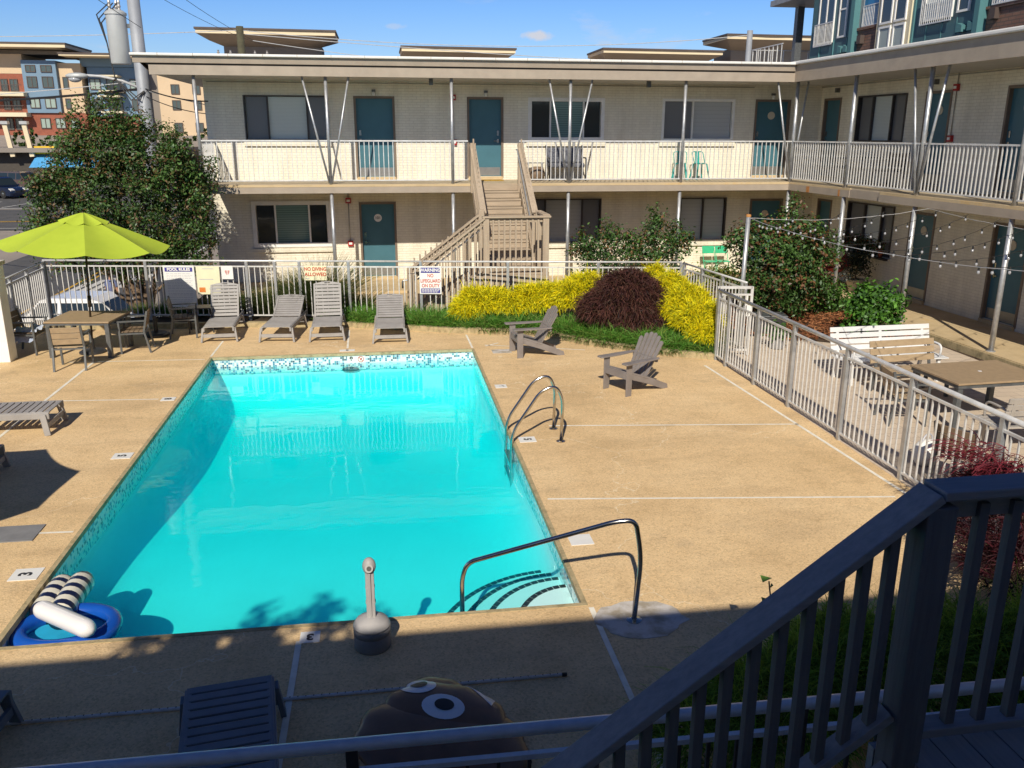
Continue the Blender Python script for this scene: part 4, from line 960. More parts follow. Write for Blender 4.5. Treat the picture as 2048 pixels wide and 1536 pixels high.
# ------------------------------------------------------------------ signs on the far fence
def fsign(name, label, s0, s1, z0, z1, mat, off=-.05):
    p = A + tt * s0; o = thing(name, label, 'sign', (p.x, p.y, 0), math.atan2(tt.y, tt.x))
    MB().bb(0, s1 - s0, off - .006, off, z0, z1).build('board', mat, o, bevel=.002); return o, s1 - s0, off - .009
o, w_, y_ = fsign('pool_rules_sign', 'tall white POOL RULES sign with a blue heading on the fence', 2.72, 3.43, .36, 1.32, 'sign_white')
hd = MB().bb(.04, w_ - .04, y_ - .001, y_, 1.18, 1.275).build('heading', 'ink_blue', o); text('lettering', 'POOL RULES', .088, 'sign_white', hd, (w_ / 2, y_ - .003, 1.228), bold=.004, sx=1.05)
tl = MB(); rz_ = random.Random(5); z = 1.13
while z > .43:
    x = .07
    while x < w_ - .10:
        q = min(.03 + .06 * rz_.random(), w_ - .06 - x); tl.quad((x, y_, z), (x + q, y_, z), (x + q, y_, z + .009), (x, y_, z + .009)); x += q + .014
    z -= .036 if rz_.random() < .75 else .055
tl.build('fine_print', 'ink_grey', o)
o, w_, y_ = fsign('notice_sign', 'pale yellow notice with a small red square low on the left', 3.47, 4.0, .66, 1.30, 'sign_yellow')
tl = MB()
for z, a, b in ((1.24, .14, .4), (1.0, .06, .38), (.80, .27, .42), (.77, .27, .42)): tl.quad((a, y_, z), (b, y_, z), (b, y_, z + .014), (a, y_, z + .014))
tl.build('fine_print', 'ink_grey', o); MB().bb(.04, .18, y_ - .001, y_, .71, .82).build('emblem', 'ink_orange', o)
o, w_, y_ = fsign('notice_sign', 'small white plate with a red emblem beside the yellow notice', 4.05, 4.31, 1.01, 1.31, 'sign_white')
em = MB()
for z, hw in ((1.20, .055), (1.175, .05), (1.15, .04), (1.125, .022)): em.bb(w_ / 2 - hw, w_ / 2 - .008, y_ - .001, y_, z - .008, z + .008); em.bb(w_ / 2 + .008, w_ / 2 + hw, y_ - .001, y_, z - .008, z + .008)
em.build('emblem', 'ink_red', o)
o, w_, y_ = fsign('no_diving_sign', 'cream sign with red NO DIVING ALLOWED lettering on the fence', 5.93, 6.44, .99, 1.325, 'sign_yellow')
text('lettering', 'NO DIVING', .112, 'ink_red', o, (w_ / 2, y_ - .002, 1.245), bold=.003, sx=.86); text('lettering', 'ALLOWED', .112, 'ink_red', o, (w_ / 2, y_ - .002, 1.125), bold=.003, sx=.92)
MB().bb(.03, .10, y_ - .001, y_, 1.025, 1.04).build('fine_print', 'ink_grey', o)
o, w_, y_ = fsign('warning_sign', 'white WARNING NO LIFEGUARD ON DUTY sign with blue bands', 8.545, 9.04, .685, 1.32, 'sign_white', -.055)
hd = MB().bb(.03, w_ - .03, y_ - .001, y_, 1.17, 1.29).build('heading', 'ink_blue', o); text('lettering', 'WARNING', .105, 'sign_white', hd, (w_ / 2, y_ - .003, 1.23), bold=.003, sx=.93)
for s, z in (('NO', 1.105), ('LIFEGUARD', .985), ('ON DUTY', .875)): text('lettering', s, .108, 'ink_red', o, (w_ / 2, y_ - .002, z), bold=.002, sx=.82)
ft = MB().bb(.03, w_ - .03, y_ - .001, y_, .71, .815).build('footing', 'ink_blue', o); tl = MB()
for z in (.783, .755, .727):
    x = .05
    while x < w_ - .09: q = .03 + .03 * rz_.random(); tl.quad((x, y_ - .003, z), (x + q, y_ - .003, z), (x + q, y_ - .003, z + .014), (x, y_ - .003, z + .014)); x += q + .012
tl.build('fine_print', 'sign_white', ft)

# ------------------------------------------------------------------ loungers
def lounger(name, label, loc_, rz, ang, mat='resin_grey', group=None):
    t = thing(name, label, 'sun lounger', loc_, rz, group); W = .63; ZT = .33
    for sx_ in (-1, 1):
        MB().bar((sx_ * (W / 2 - .02), .02, ZT - .05), (sx_ * (W / 2 - .02), 1.9, ZT - .05), .035, .09).build('side_rail', mat, t, bevel=.006)
        for y, dy in ((.10, -.05), (1.45, .06)):
            MB().bar((sx_ * (W / 2 + .005), y, ZT - .03), (sx_ * (W / 2 + .045), y + dy, 0), .04, .085, (0, 1, 0)).build('leg', mat, t, bevel=.006)
    MB().bar((-W / 2 - .03, .06, .14), (W / 2 + .03, .06, .14), .03, .07).build('stretcher', mat, t)
    MB().bar((-W / 2 - .03, 1.49, .14), (W / 2 + .03, 1.49, .14), .03, .07).build('stretcher', mat, t)
    se = MB()
    for k in range(11): se.box((0, .06 + k * .094, ZT - .0 + .002 * math.sin(k)), (W - .075, .074, .018))
    for sx_ in (-1, 1): se.bb(sx_ * (W / 2 - .036) - .018, sx_ * (W / 2 - .036) + .018, .02, 1.08, ZT - .02, ZT + .006)
    se.build('seat', mat, t, bevel=.004)
    H = .80
    bk = MB()
    for sx_ in (-1, 1): bk.bb(sx_ * (W / 2 - .035) - .018, sx_ * (W / 2 - .035) + .018, 0, H - .06, -.015, .018)
    for k in range(9): bk.bb(-W / 2 + .05, W / 2 - .05, .02 + k * .079, .02 + k * .079 + .060, -.008, .010)
    n = 10; top = [(-W / 2 + .018 + (W - .036) * i / n, H - .055 + .05 * math.sin(math.pi * i / n)) for i in range(n + 1)]
    lo = [(x, H - .075) for x, _ in top]
    slot = MB()
    for i in range(n):
        if i in (4, 5):
            bk.add([(top[i][0], H - .028, .012), (top[i + 1][0], H - .028, .012), (*top[i + 1], .012), (*top[i], .012), (top[i][0], H - .028, -.01), (top[i + 1][0], H - .028, -.01), (*top[i + 1], -.01), (*top[i], -.01)], [(0, 1, 2, 3), (7, 6, 5, 4), (0, 4, 5, 1), (2, 6, 7, 3)])
            bk.add([(lo[i][0], H - .078, .012), (lo[i + 1][0], H - .078, .012), (lo[i + 1][0], H - .048, .012), (lo[i][0], H - .048, .012)], [(0, 1, 2, 3)])
        else: bk.add([(*lo[i], .012), (*lo[i + 1], .012), (*top[i + 1], .012), (*top[i], .012), (*lo[i], -.01), (*lo[i + 1], -.01), (*top[i + 1], -.01), (*top[i], -.01)], [(0, 1, 2, 3), (7, 6, 5, 4), (0, 4, 5, 1), (2, 6, 7, 3)])
    b = bk.build('backrest', mat, t); b.location = (0, 1.09, ZT); b.rotation_euler = (ang, 0, 0)
    if ang > .2:
        p = Vector((0, 1.09 + .5 * math.cos(ang), ZT + .5 * math.sin(ang))); pr2 = MB()
        for sx_ in (-.2, .2): pr2.bar((sx_, p.y, p.z - .02), (sx_, min(1.85, p.y + .32), ZT - .06), .03, .02)
        pr2.bar((-.2, min(1.85, p.y + .32), ZT - .06), (.2, min(1.85, p.y + .32), ZT - .06), .025, .025); pr2.build('prop', mat, t)
    for sx_ in (-1, 1): MB().lathe([(.04, 0), (.04, .05)], (0, 0, 0), 12).xf(Matrix.Translation((sx_ * (W / 2 + .03) - .02, 1.62, ZT - .2)) @ Matrix.Rotation(R(90), 4, 'Y')).build('wheel', 'dark_metal', t)
    return t
lounger('sun_lounger', 'grey slatted lounger with steep back beside the pool rules sign', (-3.46, 18.17, 0), R(2), R(60))
lounger('sun_lounger', 'grey slatted lounger with low back, second from the rules sign', (-2.28, 18.0, 0), R(-6), R(27))
lounger('sun_lounger', 'grey slatted lounger with steep back below the no diving sign', (-1.24, 17.92, 0), R(1), R(64))
lounger('sun_lounger', 'grey slatted lounger with low back in front of the path', (.07, 17.58, 0), R(-1), R(30))
lounger('sun_lounger', 'sunlit flat grey lounger on the left deck with slatted shadow', (-4.84, 12.92, 0), R(90), R(2))
lounger('sun_lounger', 'cut off lounger end at the left edge above the dark umbrella shadow', (-4.93, 11.0, 0), R(90), R(2))
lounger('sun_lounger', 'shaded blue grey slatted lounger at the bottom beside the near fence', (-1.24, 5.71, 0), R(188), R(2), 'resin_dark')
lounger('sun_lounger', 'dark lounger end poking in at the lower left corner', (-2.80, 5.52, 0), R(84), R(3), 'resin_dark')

# ------------------------------------------------------------------ garden chairs with slanted slatted backs
def adirondack(label, loc_, rz):
    t = thing('adirondack_chair', label, 'garden chair', loc_, rz, 'brown slatted garden chairs by the pool'); m = 'adirondack'
    for s in (-1, 1):
        MB().bar((s * .285, -.40, 0), (s * .285, -.40, .56), .022, .12, (0, 1, 0)).build('front_leg', m, t, bevel=.004)
        MB().prof([(-.42, .30), (-.42, .40), (-.36, .41), (.05, .27), (.50, .075), (.52, .0), (.40, .0), (.0, .16)], 'x', s * .262 - .011, s * .262 + .011).build('stringer', m, t, bevel=.004)
        ar = [(-.55, -.055), (-.52, -.075), (-.1, -.075), (.22, -.04), (.25, .0), (.22, .035), (-.1, .06), (-.52, .075), (-.55, .055)]
        mb = MB(); mb.prism([(s * .31 + (b * s), a) for a, b in ar], .56, .585); mb.build('armrest', m, t, bevel=.005)
    se = MB()
    for k in range(6): y = -.40 + k * .082; z = .405 - max(0, (k - .2)) * .031; se.box((0, y, z), (.56, .07, .02), rx=-.34 if k else 0)
    se.build('seat', m, t, bevel=.003)
    MB().box((0, -.432, .34), (.56, .02, .11)).build('apron', m, t, bevel=.003)
    bk = MB(); sl = R(28); n = 6; H = [.68, .755, .79, .79, .755, .68]
    for i in range(n):
        x0 = -.255 + i * .0865; x1 = x0 + .064; fan = 1 + .14
        hh = H[i]; 
        pts = [(x0 * .92, 0), (x1 * .92, 0), (x1 * fan, hh - .05)] + [((x0 + x1) / 2 * fan + .037 * fan * math.cos(a), hh - .05 + .05 * math.sin(a)) for a in np.linspace(.3, math.pi - .3, 5)] + [(x0 * fan, hh - .05)]
        mb = MB(); k = len(pts); mb.add([(x, -.011, z) for x, z in pts] + [(x, .011, z) for x, z in pts], [tuple(range(k)), tuple(range(2 * k - 1, k - 1, -1))] + [(j, k + j, k + (j + 1) % k, (j + 1) % k) for j in range(k)])
        mb.xf(Matrix.Translation((0, .04, .24)) @ Matrix.Rotation(-sl, 4, 'X')); bk.add(mb.v, mb.f)
    bk.build('backrest', m, t)
    bb_ = MB(); bb_.bar((-.3, .045 + .36 * math.sin(sl), .24 + .36 * math.cos(sl) - .02), (.3, .045 + .36 * math.sin(sl), .24 + .36 * math.cos(sl) - .02), .03, .07); bb_.build('back_brace', m, t)
    return t
adirondack('brown slatted garden chair in front of the yellow shrubs, facing the pool', (2.92, 16.37, 0), R(-83))
adirondack('brown slatted garden chair standing out on open deck, showing its fanned back', (4.18, 13.70, 0), R(-64))

# ------------------------------------------------------------------ dining set
def dchair(label, loc_, rz, wood='teak_plastic', frame='grey_metal', group=None, W=.54):
    t = thing('armchair', label, 'chair', loc_, rz, group)
    for s in (-1, 1):
        x = s * W / 2
        MB().bar((x, -.24, 0), (x, -.24, .64), .035, .035, (0, 1, 0)).build('leg', frame, t)
        MB().bar((x, .30, 0), (x, .21, .44), .035, .035, (0, 1, 0)).bar((x, .21, .44), (x, .30, .84), .035, .035, (0, 1, 0)).build('leg', frame, t)
        MB().bar((x, -.26, .65), (x, .25, .65), .05, .025).build('armrest', frame, t)
        MB().bar((x, -.24, .40), (x, .21, .40), .03, .03).build('seat_rail', frame, t)
    MB().bar((-W / 2, -.24, .40), (W / 2, -.24, .40), .03, .03).bar((-W / 2, .21, .40), (W / 2, .21, .40), .03, .03).build('cross_rail', frame, t)
    se = MB()
    for k in range(5): se.box((0, -.21 + k * .092, .435), (W - .05, .082, .018))
    se.build('seat', wood, t, bevel=.003)
    bk = MB()
    for k in range(3):
        z = .54 + k * .112; bk.box((0, .21 + (z - .44) * .225, z), (W - .045, .018, .104), rx=-.22)
    bk.build('backrest', wood, t, bevel=.003); return t
G1 = 'armchairs around the umbrella table'
dchair('tan slatted armchair seen from behind on the pool side of the table', (-5.78, 16.52, 0), R(183), group=G1)
dchair('armchair with dark back at the right end of the umbrella table', (-4.98, 17.72, 0), R(-84), 'table_brown', group=G1)
dchair('shaded armchair holding a crumpled towel at the left end of the table', (-7.02, 17.85, 0), R(84), 'teak_dark', group=G1)
dchair('dark armchair pulled away beside the spare umbrella base', (-4.28, 18.92, 0), R(98), 'table_brown', group=G1)
tw = MB(); g = random.Random(2); NX, NY = 14, 12; Vt = []
for j in range(NY):
    for i in range(NX):
        u, v = i / (NX - 1), j / (NY - 1); Vt.append((-.24 + .48 * u, -.22 + .42 * v, .45 + .05 * math.sin(u * 9 + v * 4) * math.cos(v * 7) + .05 * g.random() + (-.10 * max(0, .25 - u) * 8 if u < .25 else 0)))
tw.add(Vt, [(j * NX + i, j * NX + i + 1, (j + 1) * NX + i + 1, (j + 1) * NX + i) for j in range(NY - 1) for i in range(NX - 1)])
tag(tw.build('towel', 'towel', None, True, loc=(-7.0, 17.85, 0)), 'crumpled pale blue towel lying on the shaded armchair seat', 'towel').rotation_euler.z = R(84)
tb_ = thing('dining_table', 'square tan patio table with grey legs beneath the lime umbrella', 'table', (-5.82, 17.74, 0), R(-7))
MB().bb(-.62, .62, -.55, .55, .69, .72).build('tabletop', 'table_top', tb_, bevel=.004)
MB().bb(-.60, .60, -.53, .53, .645, .688).build('apron', 'grey_metal', tb_)
for sx_ in (-1, 1):
    for sy_ in (-1, 1): MB().bb(sx_ * .56 - .04, sx_ * .56 + .04, sy_ * .49 - .04, sy_ * .49 + .04, 0, .644).build('leg', 'grey_metal', tb_)
sd = thing('side_table', 'small dark side table in front of the pool rules sign', 'table', (-4.02, 19.35, 0), R(6))
MB().bb(-.27, .27, -.2, .2, .53, .555).build('tabletop', 'dark_metal', sd)
for sx_ in (-1, 1):
    for sy_ in (-1, 1): MB().bar((sx_ * .25, sy_ * .18, 0), (sx_ * .24, sy_ * .17, .53), .03, .03, (0, 1, 0)).build('leg', 'dark_metal', sd)

def umbrella(label, base, tilt, apex, Rr, drop, mat='lime_fabric'):
    t = thing('patio_umbrella', label, 'umbrella', base)
    MB().lathe([(.25, 0), (.25, .03), (.20, .06), (.05, .08), (.04, .30)], (0, 0, 0), 24).build('base', 'dark_metal', t)
    a = Vector(apex); MB().tube([(0, 0, .05), (a.x * .96, a.y * .96, a.z - .05)], .021, 10).build('pole', 'pole_bronze', t, True)
    MB().tube([(a.x * .36 - .0, a.y * .36, .92), (a.x * .42, a.y * .42, 1.14)], .036, 10).build('crank_housing', 'pole_bronze', t, True)
    rotm = Matrix.Translation(a) @ Matrix.Rotation(tilt, 4, 'Y')
    def canopy(r0, r1, z0, z1, n=8, sub=10, rad=7, sag=.0, scal=.0):
        mb = MB(); rows = []
        for j in range(rad + 1):
            f_ = j / rad; r = r0 + (r1 - r0) * f_
            for k in range(n * sub):
                ph = 2 * math.pi * k / (n * sub) + .30; fr_ = (k % sub) / sub; b_ = 4 * fr_ * (1 - fr_)
                rc = r * (1 - (1 - math.cos(math.pi / n)) * b_ * .95) * (1 - scal * b_ * f_)
                z = z0 + (z1 - z0) * (f_ ** 1.12) - sag * b_ * r + (-.03 * b_ * f_ if scal == 0 else 0)
                mb.v.append((rc * math.cos(ph), rc * math.sin(ph), z))
        N = n * sub
        for j in range(rad):
            for k in range(N): mb.f.append((j * N + k, j * N + (k + 1) % N, (j + 1) * N + (k + 1) % N, (j + 1) * N + k))
        return mb.xf(rotm)
    c_ = canopy(.16, Rr, -.02, -drop, sag=.035).build('canopy', mat, t, True); smooth_by_angle(c_, 9)
    v_ = canopy(.01, .44, .085, -.075, sag=.05, rad=5).build('vent', mat, t, True); smooth_by_angle(v_, 14)
    for k in range(8):
        ph = 2 * math.pi * k / 8 + .30
        p0 = rotm @ Vector((.05 * math.cos(ph), .05 * math.sin(ph), -.06)); p1 = rotm @ Vector((Rr * 1.0 * math.cos(ph), Rr * 1.0 * math.sin(ph), -drop - .012)); MB().tube([p0, p1], .008, 5).build('rib', 'pole_bronze', t)
    MB().ball(a + Vector((0, 0, .075)), .028, 8, 6).build('finial', 'pole_bronze', t, True); return t
umbrella('lime green market umbrella standing through the patio table', (-5.80, 17.66, 0), R(4.2), (.16, -.0, 2.66), 1.53, .52)
umbrella('second lime green market umbrella shading the left side of the deck', (-6.15, 8.0, 0), R(2), (0, 0, 2.62), 1.5, .50)
ub = thing('umbrella_base', 'spare dark round umbrella base by the fence', 'umbrella base', (-4.92, 19.05, 0))
MB().lathe([(.27, 0), (.27, .04), (.22, .07), (.05, .09)], (0, 0, 0), 24).build('foot', 'dark_metal', ub); MB().lathe([(.045, .09), (.045, .42), (.03, .43)], (0, 0, 0), 12).build('tube', 'dark_metal', ub); MB().ball((.06, 0, .34), .025, 8, 6).build('knob', 'dark_metal', ub)
pl_ = thing('masonry_pillar', 'white masonry pillar at the left edge beside the dining set', 'pillar', (-7.30, 17.25, 0))
MB().bb(-.75, .20, -.20, .15, 0, 1.82).build('shaft', 'white_paint', pl_, bevel=.01); MB().bb(-.80, .235, -.235, .185, 1.823, 1.90).build('cap', 'concrete_pale', pl_, bevel=.01)

# ------------------------------------------------------------------ chrome ladder and grab rail, ash receptacle
ld = thing('pool_ladder', 'chrome pool ladder with two curved handrails on the right edge', 'pool ladder', (2.39, 11.55, 0))
for y in (-.27, .28):
    pts = fillet([(0, y, 0), (0.02, y, .62), (-.08, y, .84), (-.30, y, .76), (-.70, y, .17), (-.715, y, -.35), (-.70, y, -.95)], .16, 8)
    MB().tube(pts, .022, 12).build('handrail', 'steel', ld, True)
    MB().lathe([(.065, 0), (.065, .012), (.03, .02)], (0, y, 0), 16).build('flange', 'steel', ld)
for z in (-.30, -.55, -.80): MB().box((-.70, .005, z), (.08, .53, .03)).build('rung', 'steel', ld)
gr = thing('grab_rail', 'long bent chrome grab rail over the corner pool steps', 'handrail', (2.10, 6.59, 0))
MB().tube(fillet([(0, 0, 0), (.045, .01, .62), (-.02, .02, .98), (-.20, .05, .96), (-1.45, .51, .42), (-1.50, .53, .25), (-1.50, .53, -.62)], .17, 9), .0225, 12).build('rail', 'steel', gr, True)
MB().lathe([(.07, 0), (.07, .012), (.03, .022)], (0, 0, 0), 18).build('flange', 'steel', gr); MB().lathe([(.06, 0), (.06, .012), (.03, .02)], (-1.5, .53, -.66), 14).build('flange', 'steel', gr)
ash = thing('ash_receptacle', 'grey plastic cigarette receptacle with a tall neck at the pool edge', 'ash receptacle', (-.22, 6.53, 0))
MB().lathe([(.150, 0), (.158, .02), (.152, .13), (.150, .132), (.156, .135), (.156, .20)], (0, 0, 0), 32).build('bucket', 'ash_base', ash, True)
MB().lathe([(.158, .20), (.157, .215), (.13, .255), (.07, .285), (.045, .292)], (0, 0, 0), 32).build('lid', 'ash_grey', ash, True)
nk = MB(); nk.prof([(-.035, .285), (.035, .285), (.026, .72), (-.026, .72)], 'x', -.036, .036); nk.bb(-.008, .008, -.044, -.03, .30, .70); nk.bb(-.042, .042, -.032, .032, .42, .427); nk.bb(-.040, .040, -.030, .030, .56, .567); nk.build('neck', 'ash_grey', ash, bevel=.008)
MB().ball((0, 0, .755), (.056, .055, .075), 18, 12).build('head', 'ash_grey', ash, True)
MB().lathe([(.034, 0), (.034, .012)], (0, 0, 0), 16).xf(Matrix.Translation((.0, -.05, .755)) @ Matrix.Rotation(R(65), 4, 'X')).build('collar', 'ash_grey', ash)
MB().lathe([(.020, 0), (.020, .004)], (0, 0, 0), 14).xf(Matrix.Translation((.0, -.0615, .760)) @ Matrix.Rotation(R(65), 4, 'X')).build('opening', 'ink_black', ash)
# pole lying on the shaded deck
hp = thing('pool_pole', 'thin white pole with black ticks lying across the shaded deck', 'pole', (-.76, 5.87, 0))
MB().tube([(-2.3, 0, .017), (2.05, 0, .017)], .014, 8).build('shaft', 'hose_white', hp, True); tk = MB()
for k in range(72): tk.bb(-2.25 + k * .06, -2.242 + k * .06, -.004, .006, .028, .0325)
tk.build('tick_marks', 'ink_black', hp); MB().tube([(2.05, 0, .017), (2.09, 0, .017)], .016, 8).build('end_cap', 'ink_black', hp)

# ------------------------------------------------------------------ inflatables
for i, (x0, y0, x1, y1, lb) in enumerate(((-3.27, 7.58, -3.24, 8.30, 'striped navy and cream float tube touching the left pool wall'), (-3.08, 7.50, -3.06, 8.32, 'striped navy and cream float tube with a pointed tip, nearer the pool middle'))):
    fl = thing('pool_float', lb, 'pool float', ((x0 + x1) / 2, (y0 + y1) / 2, -.10), -math.atan2(x1 - x0, y1 - y0), 'striped pool floats')
    Lh = math.hypot(x1 - x0, y1 - y0); n = 22; pts = []; rs = []
    for k in range(n + 1):
        t = k / n; pts.append((0, -Lh / 2 + Lh * t, .03 * math.sin(t * 3) + .02 * i)); rs.append(max(.012, .118 * min(1, (1 - (max(0, .10 - t) / .10) ** 2) ** .5 + .001 if t < .10 else 1) * (1 if t < .72 else max(.05, 1 - ((t - .72) / .28) ** 2 * .97))))
    MB().tube(pts, rs, 18).build('tube', 'float_stripe', fl, True)
    MB().lathe([(.005, .012), (.05, .010), (.095, 0)], (0, 0, 0), 18).xf(Matrix.Translation((0, -Lh / 2 - .006, 0)) @ Matrix.Rotation(R(90), 4, 'X')).build('end_panel', 'navy_vinyl', fl, True)
    MB().bar((.0, -Lh / 2 + .06, .10), (.0, Lh / 2 - .18, .10), .006, .012).build('seam', 'ink_black', fl)
rg_ = thing('float_ring', 'blue oval inflatable ring lounge with pale mesh seat in the pool corner', 'pool float', (-2.98, 7.40, -.19))
n = 40; pts = [Vector((.40 * math.cos(2 * math.pi * k / n), .31 * math.sin(2 * math.pi * k / n), .06)) for k in range(n)]
mb = MB(); m_ = 12; rad = .075
for k in range(n):
    p = pts[k]; o_ = Vector((math.cos(2 * math.pi * k / n), math.sin(2 * math.pi * k / n), 0)); pk = 1 + .03 * math.sin(k * 5)
    for j in range(m_): a = 2 * math.pi * j / m_; q = p + o_ * rad * pk * math.cos(a) + Vector((0, 0, rad * math.sin(a))); mb.v.append(tuple(q))
mb.f = [(k * m_ + j, ((k + 1) % n) * m_ + j, ((k + 1) % n) * m_ + (j + 1) % m_, k * m_ + (j + 1) % m_) for k in range(n) for j in range(m_)]
mb.build('ring_tube', 'float_blue', rg_, True)
mb = MB(); mb.v = [(0, 0, -.02)] + [(p.x * .9, p.y * .86, .02) for p in pts]; mb.f = [(0, 1 + k, 1 + (k + 1) % n) for k in range(n)]; mb.build('mesh_seat', 'float_mesh', rg_, True)
bo = thing('float_bolster', 'white inflatable bolster lying across the blue ring', 'pool float', (-2.95, 7.30, .03), R(52))
mb = MB(); n = 26; pts = []; rs = []
for k in range(n + 1):
    t = k / n; e = min(t, 1 - t) / .14; pts.append((0, -.40 + .80 * t, 0)); rs.append(.085 * (max(.05, 1 - (1 - min(1, e)) ** 2) ** .5))
mb.tube(pts, rs, 18).build('cushion', 'float_white', bo, True); MB().bar((.0, -.3, .083), (.0, .3, .083), .004, .006).build('seam', 'sign_white', bo)
# brown float on the shaded deck
bf = thing('inflatable_float', 'big brown inflatable float with white eye patches on the shaded deck', 'pool float', (.25, 5.22, 0), R(0)); bf.scale = (.95, .97, .56)
def blob(c, r, rot, pk=9):
    mb = MB(); n, m = 36, 18
    for i in range(m + 1):
        th_ = math.pi * i / m
        for k in range(n):
            a = 2 * math.pi * k / n; q = 1 + .03 * math.cos(a * pk) * math.sin(th_)
            mb.v.append((r[0] * math.sin(th_) * math.cos(a) * q, r[1] * math.sin(th_) * math.sin(a) * q, r[2] * math.cos(th_)))
    for i in range(m):
        for k in range(n): k2 = (k + 1) % n; mb.f.append((i * n + k, (i + 1) * n + k, (i + 1) * n + k2, i * n + k2))
    return mb.xf(Matrix.Translation(c) @ Matrix.Rotation(rot[0], 4, 'X') @ Matrix.Rotation(rot[1], 4, 'Y') @ Matrix.Rotation(rot[2], 4, 'Z'))
b1 = blob((.02, -.16, .20), (.66, .50, .20), (R(10), R(8), R(-18))); b1.build('lower_chamber', 'float_brown', bf, True)
b2 = blob((.06, .07, .27), (.50, .36, .17), (R(14), R(6), R(-20))); b2.build('middle_chamber', 'float_brown', bf, True)
b3 = blob((.02, .32, .24), (.30, .24, .15), (R(10), R(4), R(-24))); b3.build('top_chamber', 'float_brown', bf, True)
def patch(name, pts, mat, blobs, off, par):   # a flat shape wrapped on the float surface from above
    from mathutils.bvhtree import BVHTree
    V = [Vector(v) for b in blobs for v in b.v]; F = []; o_ = 0
    for b in blobs: F += [tuple(i + o_ for i in f_) for f_ in b.f]; o_ += len(b.v)
    bv = BVHTree.FromPolygons(V, F); c = Vector((sum(p[0] for p in pts) / len(pts), sum(p[1] for p in pts) / len(pts)))
    mb = MB(); n = len(pts); rows = 7
    def drop(x, y):
        h = bv.ray_cast(Vector((x, y, 3)), Vector((0, 0, -1))); return (x, y, (h[0].z if h[0] else .02) + off)
    mb.v = [drop(c.x, c.y)]
    for j in range(1, rows + 1):
        for p in pts: mb.v.append(drop(c.x + (p[0] - c.x) * j / rows, c.y + (p[1] - c.y) * j / rows))
    mb.f = [(0, 1 + k, 1 + (k + 1) % n) for k in range(n)]
    for j in range(rows - 1):
        for k in range(n): k2 = (k + 1) % n; mb.f.append((1 + j * n + k, 1 + (j + 1) * n + k, 1 + (j + 1) * n + k2, 1 + j * n + k2))
    return mb.build(name, mat, par, True)
ell = lambda cx, cy, rx, ry, a=0, n=24: [(cx + rx * math.cos(t) * math.cos(a) - ry * math.sin(t) * math.sin(a), cy + rx * math.cos(t) * math.sin(a) + ry * math.sin(t) * math.cos(a)) for t in np.linspace(0, 2 * math.pi, n + 1)[:-1]]
BL = [b1, b2, b3]
for cx, cy, s in ((.05, .08, 1.22), (-.13, .36, 1.1)):
    e = patch('eye_patch', ell(cx, cy, .135 * s, .105 * s, -.3), 'float_white', BL, .008, bf); patch('pupil', ell(cx + .01, cy + .01, .062 * s, .05 * s, -.3), 'ink_black', BL, .015, e)
patch('mouth_patch', [(.22, .40), (.33, .40), (.42, .30), (.46, .18), (.42, .10), (.36, .20), (.30, .30)], 'float_white', BL, .008, bf)

# ------------------------------------------------------------------ planting
GR = [(.035, .085, .018), (.055, .12, .025), (.025, .06, .014), (.075, .14, .035)]
def woody(mbt, base, tips, r0, seed, wob=.12, n=6):
    g = random.Random(seed)
    for tip, rr_ in tips:
        a = Vector(base) + Vector((g.uniform(-.1, .1), g.uniform(-.1, .1), 0)); b = Vector(tip); pts = []; rs = []
        for k in range(n + 1):
            t = k / n; p = a.lerp(b, t) + Vector((g.uniform(-wob, wob), g.uniform(-wob, wob), 0)) * math.sin(math.pi * t); p.z = a.z + (b.z - a.z) * t ** .85
            pts.append(p); rs.append(r0 * rr_ * (1 - .75 * t))
        mbt.tube(pts, rs, 7)
    return mbt
def tree(name, label, base, blobs, tips, n, size, cols, seed, tip=None, r0=.07, cat='tree', lump=.22, shell=.5, **kw):
    t = thing(name, label, cat, base)
    woody(MB(), (0, 0, -.1), tips, r0, seed).build('trunk', 'bark', t, True)
    leaves('crown', t, blobs, n, size, cols, seed, tip, lump=lump, shell=shell, **kw); return t
tb0 = (-5.98, 22.1, -.25)
g = random.Random(11); bl = []
for cx, cz, rx, rz_ in ((0, 2.9, 1.55, 1.45), (-.9, 2.35, 1.3, 1.1), (.85, 2.3, 1.15, 1.1), (-.3, 3.9, 1.1, .95), (.5, 3.7, 1.0, .85), (-1.35, 1.75, .95, .65), (1.35, 1.65, .75, .6), (0, 1.75, 1.4, .8), (-1.0, 3.2, .95, .9), (1.05, 3.0, .8, .8)):
    bl.append((cx * .95, g.uniform(-.5, .35), cz, rx * .92, rx * .8, rz_, rx * rz_))
for cx_, cz_ in ((-.9, 4.55), (-.35, 4.95), (.1, 4.75), (.45, 4.6), (.95, 4.3), (1.3, 3.9), (-1.5, 3.7), (-1.25, 4.2)): bl.append((cx_, g.uniform(-.4, .2), cz_, .2, .2, .5, .14))
for k in range(26):
    a = g.uniform(-.25, math.pi + .25); rx = g.uniform(1.5, 2.0); bl.append((math.cos(a) * rx * 1.02, g.uniform(-.8, .4), 2.55 + math.sin(a) * rx * 1.02, .26, .26, g.uniform(.3, .55), .16))
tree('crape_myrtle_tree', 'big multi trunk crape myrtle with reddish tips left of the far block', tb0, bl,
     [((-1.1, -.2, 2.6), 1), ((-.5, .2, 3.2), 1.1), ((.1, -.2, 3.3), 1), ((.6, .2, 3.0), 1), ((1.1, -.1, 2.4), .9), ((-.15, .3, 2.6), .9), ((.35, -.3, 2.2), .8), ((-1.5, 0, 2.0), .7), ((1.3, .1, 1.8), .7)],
     60000, .078, [(.05, .12, .024), (.08, .165, .034), (.035, .085, .018), (.10, .19, .05), (.09, .12, .03)], 21, ((.15, .09, .036), .4), .085, lump=.34, shell=.4)
